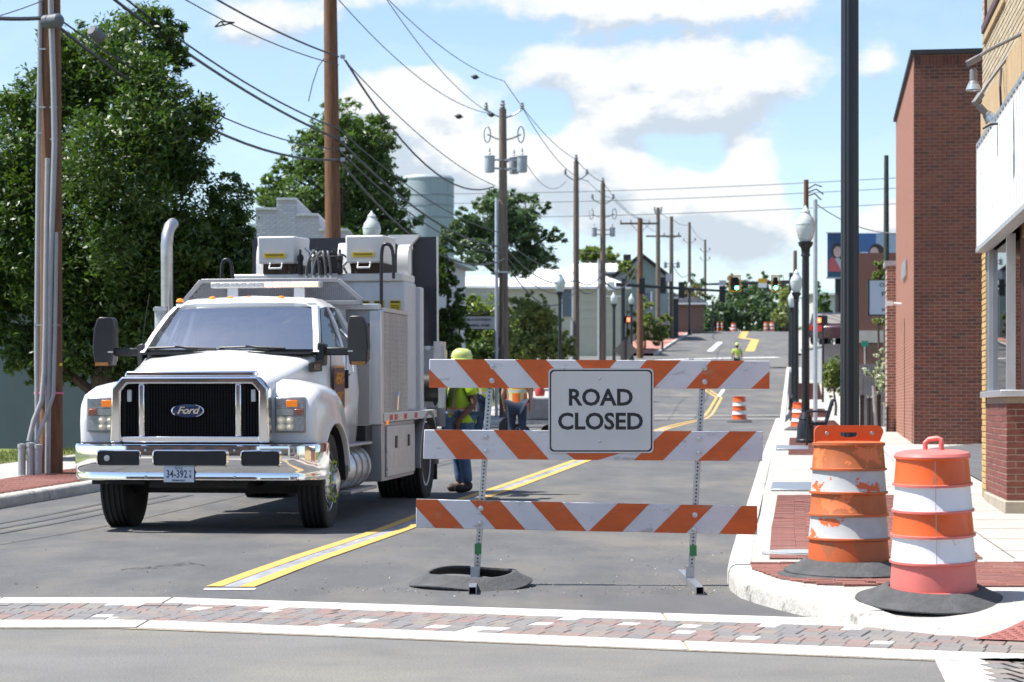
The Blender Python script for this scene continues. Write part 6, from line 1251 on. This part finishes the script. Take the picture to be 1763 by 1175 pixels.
tree('shrub', 'broad leafy shrub mass in front of the cream house', 'shrub', 915, 92, [(905,560,52,50),(938,582,50,46),(880,585,40,45),(925,530,30,28),(965,600,30,34),(895,610,60,30)], 24000, .12, LF4, 6, .06)
tree('shrub', 'low dark shrub under the hanging sign', 'shrub', 808, 80, [(805,600,28,30),(835,610,25,25)], 2200, .11, LF1, 16, .05)
tree('broadleaf_tree', 'yellow-green round treetop behind the white metal roofs', 'tree', 1030, 195, [(1030,437,34,16),(1010,442,22,12),(1060,448,18,10)], 1800, .34, LF3, 7, .2)
tree('broadleaf_tree', 'low green tree before the gabled house roof', 'tree', 1078, 160, [(1078,462,16,12),(1092,470,12,10)], 900, .28, LF3, 8, .15)
for i, (px, py, rx, ry, lab) in enumerate(((1068,548,20,34,'bright hedge shrub next to the far black mast'), (1110,552,26,38,'bright hedge shrub behind the reddish crossarm pole'), (1140,560,18,28,'bright hedge shrub beside the grey weathered fence end'))):
    tree('hedge_shrub', lab, 'shrub', px, 148, [(px,py,rx,ry),(px-8,py+15,rx*.8,ry*.7)], 1500, .2, LF3, 20+i, .08)
tree('broadleaf_tree', 'brownish dry tree beside the hill sidewalk', 'tree', 1178, 206, [(1178,535,32,38),(1165,555,25,25),(1195,505,20,25)], 2200, .34, LF6, 9, .15); tree('broadleaf_tree', 'soft green tree just over the brownish dry tree', 'tree', 1192, 222, [(1192,488,20,18),(1205,515,18,30)], 1200, .32, LF5, 10, .15)
far = [(1248,530,28,42,230,'dense tree behind the lone crest drum'), (1285,522,34,44,236,'dense tree behind the hill crest between the signals'), (1322,525,28,42,232,'dense tree behind the pair of crest drums'), (1228,548,20,28,226,'low tree beside the slim crest markers'), (1348,530,22,46,228,'tall loose tree at the road edge on the crest'), (1268,500,22,26,250,'rear tree showing above the crest trees under the wide signal'), (1305,505,24,22,255,'rear tree showing above the crest trees by the yellow sign')]
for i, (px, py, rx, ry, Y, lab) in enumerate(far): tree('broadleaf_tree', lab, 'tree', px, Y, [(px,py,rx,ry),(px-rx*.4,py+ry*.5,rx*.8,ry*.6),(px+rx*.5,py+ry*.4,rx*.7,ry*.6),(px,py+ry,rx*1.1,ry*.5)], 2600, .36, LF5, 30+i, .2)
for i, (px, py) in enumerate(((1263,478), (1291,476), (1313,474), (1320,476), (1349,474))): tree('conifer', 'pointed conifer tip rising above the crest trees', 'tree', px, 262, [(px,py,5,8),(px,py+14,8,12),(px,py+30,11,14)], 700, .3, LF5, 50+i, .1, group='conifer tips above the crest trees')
tree('shrub', 'rounded bright green shrub at the foot of the retaining wall', 'shrub', 1438, 76, [(1436,640,22,30),(1445,660,20,28),(1428,660,14,22),(1455,640,15,25)], 4500, .09, LF3, 11, .05)
tree('flowering_shrub', 'shrub with white blossom beside the brick pier', 'shrub', 1512, 54, [(1516,615,12,14),(1495,640,14,12),(1518,660,14,28),(1508,690,14,16),(1520,640,16,26)], 2600, .055, FLW, 12, .05); tree('broadleaf_tree', 'yellow-green tree tuft rising around the standing funeral sign', 'tree', 1515, 66, [(1516,455,13,8),(1513,476,15,9),(1518,466,10,10),(1515,553,14,9),(1522,500,10,14)], 1300, .09, LF3, 13, .06)
tree('broadleaf_tree', 'dark green tree between the signal mast and billboard', 'tree', 1412, 150, [(1412,520,14,34),(1420,548,16,30),(1405,560,12,20)], 1600, .22, LF2, 14, .12); tree('broadleaf_tree', 'olive tree beside the far lamp-lined sidewalk', 'tree', 1352, 212, [(1352,520,16,34),(1345,545,14,24)], 1200, .3, LF4, 15, .12)
gb = MB(); rows = []
V = []; 
bl = []
rg = random.Random(8)
for k in range(60): x = -140+k*5.2; bl.append(((x, 330+rg.uniform(-10,10), gz(330)+4+rg.uniform(-1,1)), (5,4,5.5+rg.uniform(-1.5,2))))
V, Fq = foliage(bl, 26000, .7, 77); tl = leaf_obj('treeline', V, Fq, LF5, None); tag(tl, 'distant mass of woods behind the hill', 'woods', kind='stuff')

# ================================================================== PEOPLE
def skin_mesh(verts, edges, rad, sub=2):
    me = bpy.data.meshes.new('sk'); me.from_pydata(verts, edges, []); o = bpy.data.objects.new('sk', me); col.objects.link(o)
    bm = bmesh.new(); bm.from_mesh(me); ly = bm.verts.layers.skin.verify(); bm.verts.ensure_lookup_table()
    for i, v in enumerate(bm.verts): v[ly].radius = rad[i] if isinstance(rad[i], tuple) else (rad[i], rad[i]); v[ly].use_root = (i == 0)
    bm.to_mesh(me); bm.free(); s = o.modifiers.new('s', 'SKIN'); s.use_smooth_shade = True; sb = o.modifiers.new('b', 'SUBSURF'); sb.levels = sub; sb.render_levels = sub
    dg = bpy.context.evaluated_depsgraph_get(); r = bpy.data.meshes.new_from_object(o.evaluated_get(dg)); bpy.data.objects.remove(o); bpy.data.meshes.remove(me); r.shade_smooth(); return r
def graph(chains, J):
    V = []; E_ = []; R_ = []; ix = {}
    for ch in chains:
        for a in ch:
            if a not in ix: ix[a] = len(V); V.append(J[a][0]); R_.append(J[a][1])
        E_ += [(ix[a], ix[b]) for a, b in zip(ch, ch[1:])]
    return V, E_, R_
def vest_mat(name, base_c, trim, silver=(.55,.56,.55)):
    m = mat(name, base_c, .7, var=.08, scale=12); t = m.node_tree; l = t.links; b = t.nodes['Principled BSDF']; src = b.inputs['Base Color'].links[0].from_socket
    co = t.nodes.new('ShaderNodeTexCoord'); sp = t.nodes.new('ShaderNodeSeparateXYZ'); l.new(co.outputs['Object'], sp.inputs[0])
    def band(sock, c, hw, absx=False):
        a = sock
        if absx: n = t.nodes.new('ShaderNodeMath'); n.operation = 'ABSOLUTE'; l.new(a, n.inputs[0]); a = n.outputs[0]
        n = t.nodes.new('ShaderNodeMath'); n.operation = 'COMPARE'; l.new(a, n.inputs[0]); n.inputs[1].default_value = c; n.inputs[2].default_value = hw; return n.outputs[0]
    def mx_(f, c):
        nonlocal src
        x = t.nodes.new('ShaderNodeMix'); x.data_type = 'RGBA'; l.new(f, x.inputs[0]); l.new(src, x.inputs[6]); x.inputs[7].default_value = c+(1,); src = x.outputs[2]
    for sock, c, ab in ((sp.outputs['X'], .115, True),): mx_(band(sock, c, .032, ab), trim); mx_(band(sock, c, .020, ab), silver)
    for z in ((1.04,) if 'lime' in name else (1.20,)): mx_(band(sp.outputs['Z'], z, .042), trim); mx_(band(sp.outputs['Z'], z, .027), silver)
    l.new(src, b.inputs['Base Color']); return m
SKN = mat('skin_brown', (.13,.065,.04), .6, var=.1); SKL = mat('skin_light', (.42,.24,.17), .6, var=.08); JEAN = mat('denim', (.075,.13,.24), .9, var=.25, scale=9, bump=.3, bscale=18, dirt=((.13,.20,.32), .55, 4, .15)); JEAND = mat('dark_trousers', (.03,.045,.075), .9, var=.2); BOOT = mat('boot_leather', (.022,.020,.02), .7, var=.3)
LIME = vest_mat('lime_vest', (.38,.58,.03), (.75,.22,.05)); ORV = vest_mat('orange_shirt', (.78,.15,.03), (.55,.62,.05), (.5,.5,.46)); HATL = mat('lime_helmet', (.52,.62,.20), .35, coat=.3)
def person(label, p, rz, h, vest, trousers, skin, belly=1.0, walk=0, hat=HATL, arm=0.0):
    k = h/1.76; t = thing('person', label, 'person', p, rz); t.scale = (k, k, k); J = {}
    J['pel'] = ((0,0,.97),(.15*belly,.125*belly)); J['wst'] = ((0,-.02*belly,1.12),(.16*belly,.14*belly)); J['chs'] = ((0,0,1.34),(.18*belly**.5,.125*belly**.5)); J['nk0'] = ((0,.01,1.46),(.075,.07)); J['nk'] = ((0,-.005,1.53),(.055,.058)); J['hd'] = ((0,-.02,1.63),(.078,.095)); J['hd2'] = ((0,-.015,1.72),(.07,.085))
    for s, n in ((-1,'L'),(1,'R')):
        ph = walk*s
        J['sh'+n] = ((s*.20,0,1.42),.072); J['el'+n] = ((s*.285,.03+arm*.02,1.14),.05); J['wr'+n] = ((s*.275,-.10-arm*.05-ph*.12,.92+arm*.02),.032); J['pm'+n] = ((s*.265,-.13-arm*.05-ph*.12,.85+arm*.02),(.036,.022))
        w0 = Vector(J['pm'+n][0])
        for f, (dx, dy, l) in enumerate(((-.030,-.01,.050),(-.012,-.02,.078),(.004,-.02,.085),(.020,-.016,.078),(.032,-.01,.060))):
            if f == 0: J['f%d%s' % (f, n)] = (tuple(w0+Vector((-s*.01,-.04,.01))), .011); J['g%d%s' % (f, n)] = (tuple(w0+Vector((-s*.015,-.06,-.03))), .009)
            else: J['f%d%s' % (f, n)] = (tuple(w0+Vector((0,dx*.9,-.045))), .010); J['g%d%s' % (f, n)] = (tuple(w0+Vector((-s*.012,dx*.9-.012,-.045-l*.7))), .008)
        J['hp'+n] = ((s*.095,0,.92),(.105*belly**.5,.11*belly**.5)); J['kn'+n] = ((s*.115,-.03-ph*.13,.50),.066); J['an'+n] = ((s*.12,.02+(.13 if ph < 0 else -.18)*abs(ph),.10),.046); J['hl'+n] = ((s*.12,.04+(.13 if ph < 0 else -.18)*abs(ph),.045),.045); J['to'+n] = ((s*.135,-.17+(.13 if ph < 0 else -.18)*abs(ph),.04),.04)
    ch = [['pel','wst','chs','nk0','nk','hd','hd2']]
    for n in 'LR':
        ch += [['chs','sh'+n,'el'+n,'wr'+n,'pm'+n], ['pel','hp'+n,'kn'+n,'an'+n,'to'+n]]
        ch += [['pm'+n,'f%d%s' % (f, n),'g%d%s' % (f, n)] for f in range(5)]
    inst('body', skin_mesh(*graph(ch, J)), t, (0,0,0)).data.materials.append(skin)
    def grow(keys, d, over={}):
        K = {a: (J[a][0], tuple(x+d for x in (J[a][1] if isinstance(J[a][1], tuple) else (J[a][1],)*2))) for a in keys}
        for a, v in over.items(): K[a] = v
        return K
    K = grow(['pel','wst','chs','nk0','shL','shR','elL','elR'], .022); K['nk0'] = (J['nk0'][0], (.085,.08)); 
    for n in 'LR': a, b = Vector(J['sh'+n][0]), Vector(J['el'+n][0]); K['el'+n] = (tuple(a+(b-a)*.72), (.078,.078))
    K['hem'] = ((0,0,.82), (.225*belly**.5,.185*belly**.5)); K['pel'] = (J['pel'][0], (.20*belly**.6,.165*belly**.6)); o = inst('vest', skin_mesh(*graph([['hem','pel','wst','chs','nk0'],['chs','shL','elL'],['chs','shR','elR']], K)), t, (0,0,0)); o.data.materials.append(vest)
    K = grow(['pel','hpL','hpR','knL','knR','anL','anR'], .016); 
    for n in 'LR': K['an'+n] = (J['an'+n][0], (.075,.08))
    o = inst('trousers', skin_mesh(*graph([['pel','hpL','knL','anL'],['pel','hpR','knR','anR']], K)), t, (0,0,0)); o.data.materials.append(trousers)
    for n in 'LR':
        K = {'a': (tuple(Vector(J['an'+n][0])+Vector((0,.0,.05))), .075), 'b': (J['hl'+n][0], .07), 'c': ((J['to'+n][0][0], J['to'+n][0][1]+.1, .06), (.07,.064)), 'd': (J['to'+n][0], (.062,.052))}
        o = inst('boot', skin_mesh(*graph([['a','b','c','d']], K)), t, (0,0,0)); o.data.materials.append(BOOT)
    m = MB(); m.ball((0,-.118,1.635), .014, 8, (.8,1.2,1.4)); m.build('nose', skin, t)
    for s in (-1, 1): m = MB(); m.ball((s*.034,-.105,1.665), .011, 8); m.build('eye', mat('eye_dark', (.06,.05,.05), .3), t); m = MB(); m.ball((s*.085,.0,1.645), .02, 8, (.5,.9,1.5)); m.build('ear', skin, t)
    m = MB(); m.box((0,-.106,1.595), (.045,.01,.01)); m.build('mouth', mat('lip', (.2,.09,.07), .6), t)
    m = MB(); m.lathe([(.092,1.60),(.10,1.66),(.095,1.72)], 16, (0,.012,0), Matrix.Diagonal((.93,1.0,1))); m.build('hair', mat('hair_dark', (.02,.017,.015), .8), t)
    if hat: m = MB(); m.lathe([(.145,1.700),(.150,1.706),(.125,1.715),(.124,1.76),(.108,1.81),(.07,1.843),(.001,1.852)], 24, (0,-.015,0), Matrix.Diagonal((.93,1.12,1))); hh = m.build('helmet', hat, t); m = MB(); m.loft([[(-.02,-.16+.0,1.74),(.02,-.16,1.74),(.02,-.15,1.73),(-.02,-.15,1.73)],[(-.015,-.05,1.856),(.015,-.05,1.856),(.015,-.05,1.84),(-.015,-.05,1.84)],[(-.015,.1,1.83),(.015,.1,1.83),(.015,.1,1.81),(-.015,.1,1.81)]]); m.build('helmet_ridge', hat, hh)
    return t
p = Gd(797, 851); p.z = road_z(p); person('stout worker in lime safety shirt, jeans and lime helmet beside the truck tail', p, R(-68), 1.80, LIME, JEAN, SKN, 1.32, arm=1)
p = base(832, 55, .1); person('worker in lime vest and dark trousers partly behind the barricade post', p, R(20), 1.62, vest_mat('lime_vest_pale', (.45,.62,.05), (.8,.45,.05)), JEAND, SKN, 1.0)
p = base(890, 41.5, .02); person('worker in bright orange safety shirt walking away beside the grey machine', p, R(175), 1.70, ORV, JEAND, SKL, 1.3, walk=.4)
p = base(1269, 116, .03); person('distant worker in lime vest standing on the hill lane', p, R(180), 1.7, LIME, JEAND, SKL, 1.0)

# ================================================================== SIGNALS AND STREET FURNITURE
def signal(parent, p, faces_us, wide=False, sc=1.0, lit=True):
    hs = MB(); x = .62 if wide else .36; hs.box(p, (x*sc,.2,1.0*sc)); h = hs.build('signal_head', BLACK, parent, bevel=.02)
    if faces_us:
        m = MB(); w_, z_ = x*sc/2+.07, .57*sc
        for a, b in (((-w_-.05,-z_-.05),(-w_+.03,z_+.05)),((w_-.03,-z_-.05),(w_+.05,z_+.05)),((-w_,z_-.03),(w_,z_+.05)),((-w_,-z_-.05),(w_,-z_+.03))): m.b2((p[0]+a[0],p[1]-.13,p[2]+a[1]),(p[0]+b[0],p[1]-.11,p[2]+b[1]))
        m.build('backplate_border', mat('signal_yellow', (.72,.36,.02), .5), h)
        cols_ = ('lens_red_off','lens_amber_off','lens_green_on')
        for k in range(3):
            xx = p[0]+((.14*sc if k else 0) if wide else 0); mt = mat('lens_green_on', (.1,.9,.6), .3, emit=6, ecol=(.12,1,.62)) if k == 2 else mat('lens_off', (.05,.02,.02), .3)
            m = MB(); m.lathe([(.145*sc,0),(.12*sc,.02),(.001,.035)], 14, (xx,p[1]-.1,p[2]+(.33-k*.33)*sc), Matrix.Rotation(R(90),3,'X')); m.build('lens', mt, h)
            m = MB(); m.lathe([(.158*sc,0),(.158*sc,.16),(.150*sc,.16),(.150*sc,0)], 14, (xx,p[1]-.1,p[2]+(.33-k*.33)*sc), Matrix.Rotation(R(90),3,'X'), closed=True); m.build('visor', BLACK, h)
    return h
SG1 = thing('signal_mast', 'black signal mast with long arm carrying four signal heads seen from behind', 'traffic signal', base(1073, 128, .1)); sS = F/128.; zS = lambda py, o: H-(py-HY)/sS-o.location.z; xS = lambda px, q: (px-q)/sS
m = MB(); m.tube([(0,0,-.2),(0,0,zS(480,SG1))], [.17,.13], 14); m.build('pole', BLACKP, SG1); m = MB(); m.tube([(xS(1060,1073),-.1,zS(490,SG1)),(xS(1252,1073),-.1,zS(502,SG1))], [.12,.07], 10); m.build('arm', BLACKP, SG1)
for px, py in ((1105,493),(1141,492),(1173,500),(1243,507)): signal(SG1, (xS(px,1073),-.1,zS(py,SG1)), False)
m = MB(); m.b2((xS(1046,1073),-.2,zS(500,SG1)),(xS(1058,1073),.1,zS(486,SG1))); m.build('detector_box', WHITE, SG1)
m = MB(); m.box((.32,-.15,zS(551,SG1)), (.4,.25,.42)); m.build('walk_signal', BLACK, SG1); m = MB(); m.box((.30,-.285,zS(551,SG1)), (.16,.02,.24)); m.build('lit_hand', mat('lit_red', (.9,.08,.03), .4, emit=4, ecol=(1,.10,.04)), SG1)
SG2 = thing('signal_mast', 'black signal mast with green lights in yellow-edged heads over the hill road', 'traffic signal', base(1362, 124, .1)); sS = F/124.
m = MB(); m.tube([(0,0,-.2),(0,0,zS(470,SG2))], [.17,.12], 14); m.build('pole', BLACKP, SG2); m = MB(); m.tube([(0,-.1,zS(486,SG2)),(xS(1216,1362),-.1,zS(490,SG2))], [.12,.06], 10); m.build('arm', BLACKP, SG2)
signal(SG2, (xS(1264,1362),-.2,zS(489,SG2)), True, True, .78); signal(SG2, (xS(1334,1362),-.2,zS(489,SG2)), True, False, .78)
m = MB(); m.box((xS(1312,1362),-.25,zS(484,SG2)), (.52,.04,.26)); ys_ = m.build('sign_plate', mat('signal_yellow', (.72,.36,.02), .5), SG2); m = MB(); m.box((xS(1312,1362),-.25,zS(492,SG2)), (.5,.04,.28)); m.build('sign_plate', WHITE, SG2); m = MB(); m.box((xS(1243,1362),-.25,zS(488,SG2)), (.4,.04,.3)); m.build('sign_plate', mat('sign_grey', (.4,.42,.46), .5), SG2)
WS = thing('walk_signal', 'small black walk signal with lit red hand beside the billboard', 'walk signal', base(1412, 90, .1)); sW = F/90.; zz = H-(552-HY)/sW-WS.location.z; m = MB(); m.tube([(.12,0,-.2),(.12,0,zz)], .05, 8); m.build('pole', BLACKP, WS); m = MB(); m.box((.1,0,zz), (.42,.2,.42)); m.build('housing', BLACK, WS, bevel=.02); m = MB(); m.box((-.05,-.11,zz), (.13,.02,.2)); m.build('lit_hand', MATS['lit_red'], WS)
DS = thing('diamond_sign', 'bare grey back of a diamond sign on a dark post', 'sign', base(1077, 76, .12)); zz = H-(603-HY)/(F/76.)-DS.location.z; m = MB(); m.box((0,.03,zz), (.60,.01,.60), (0,R(45),0)); m.build('sign_back', mat('sign_back_grey', (.24,.20,.17), .7, var=.1), DS); m = MB(); m.tube([(0,-.02,-.1),(0,-.02,zz+.5)], .035, 8); m.build('post', DARK, DS)
SS = thing('street_sign', 'small grey regulatory sign on a thin post by the hill walk', 'sign', base(1152, 165, .1)); m = MB(); m.box((0,0,4.2+.8), (.5,.03,.6)); m.build('plate', mat('sign_grey', (.4,.42,.46), .5), SS); m = MB(); m.tube([(0,.05,-.1),(0,.05,5.2)], .035, 6); m.build('post', STEELD, SS)
GS = thing('street_sign', 'small green street name sign behind the fluted lamp post', 'sign', base(1489, 84, .1)); zz = H-(592-HY)/(F/84.)-GS.location.z; m = MB(); m.box((0,0,zz), (.28,.02,.22)); m.build('plate', mat('sign_green', (.02,.25,.16), .5), GS); m = MB(); m.tube([(0,.03,-.1),(0,.03,zz+.1)], .03, 6); m.build('post', STEELD, GS)
# bench, seen along its length
BN = thing('park_bench', 'black metal bench facing the street beside the lamp posts', 'bench', base(1408, 40.6, .15), SAZ)
for y in (-.75, .75):
    m = MB(); m.tube([(-.22,y,0),(-.21,y,.28),(-.19,y,.44),(-.20,y,.64)], .024, 8); m.tube([(.18,y,0),(.14,y,.25),(.15,y,.42),(.24,y,.72),(.28,y,.86),(.33,y,.88)], .026, 8); m.tube([(-.22,y,.64),(0,y,.65),(.2,y,.64)], .02, 8); m.tube([(-.2,y,.40),(.15,y,.40)], .024, 8); m.build('end_frame', BLACKP, BN, smooth=60)
for k in range(5): m = MB(); m.b2((-.2+k*.075,-.78,.425),(-.2+k*.075+.055,.78,.445)); m.build('seat_slat', BLACKP, BN)
for k in range(5): z = .50+k*.085; m = MB(); x = .175+.115*k/4*1.1; m.b2((x,-.78,z),(x+.02,.78,z+.055)); m.build('back_slat', BLACKP, BN)
for px, Y, h, lab in ((1484,44,.95,'short black bollard nearest the fluted lamp post'), (1496,47,.85,'black bollard between the fluted lamp and blossom shrub'), (1503,48,.85,'black bollard in front of the grey fence'), (1513,45,.95,'black bollard next to the brick pier')):
    m = MB(); m.lathe([(.05,0),(.045,h-.1),(.055,h-.08),(.05,h-.02),(.001,h+.02)], 12, base(px, Y, .15)); tag(m.build('bollard', BLACKP), lab.replace('nearest', 'close to'), 'bollard')
m = MB(); q = base(1509, 44, .12); m.tube([q, q+Vector((-.06,0,1.15))], .04, 10); tag(m.build('steel_post', STEELD), 'leaning grey steel post among the black bollards', 'post')
FG = thing('board_fence', 'grey upright-board fence behind the bollards', 'fence', base(1483, 56, .1), 0)
for k in range(7): m = MB(); m.box((k*.11,0,.85), (.095,.03,1.75)); m.build('plank', mat('fence_slate', (.22,.22,.225), .9, var=.2), FG)
# grey machine by the orange worker
MC = thing('concrete_saw', 'grey wheeled construction machine standing beside the orange worker', 'machine', base(922, 47, .05), R(10))
m = MB(); m.b2((-.42,-.3,.45),(.42,.3,.95)); m.build('engine_box', mat('machine_grey', (.24,.25,.26), .6, var=.2), MC, bevel=.04); m = MB(); m.b2((-.5,-.34,.36),(.5,.34,.44)); m.build('frame', STEELD, MC)
m = MB(); m.tube([(-.4,.2,.9),(-.55,.2,1.35),(-.3,.2,1.5),(-.2,.2,1.1)], .02, 7); m.build('handle', STEELD, MC)
for x in (-.35,.35):
    for y in (-.3,.3): m = MB(); m.lathe([(.05,-.04),(.17,-.04),(.17,.04),(.05,.04)], 14, (x,y,.17), Matrix.Rotation(R(90),3,'X'), closed=True); m.build('wheel', RUBBER, MC); m = MB(); m.bar((x,y,.17), (x,y*.8,.4), .04, .04); m.build('wheel_leg', STEELD, MC)
m = MB(); m.lathe([(.02,-.02),(.24,-.02),(.24,.02),(.02,.02)], 20, (-.62,-.1,.28), Matrix.Rotation(R(90),3,'X')); m.build('blade_guard', DARK, MC)
m = MB(); m.lathe([(.10,0),(.12,.1),(.09,.2),(.001,.24)], 12, (.1,0,.98)); m.build('canister', mat('canister_red', (.5,.06,.05), .5), MC)
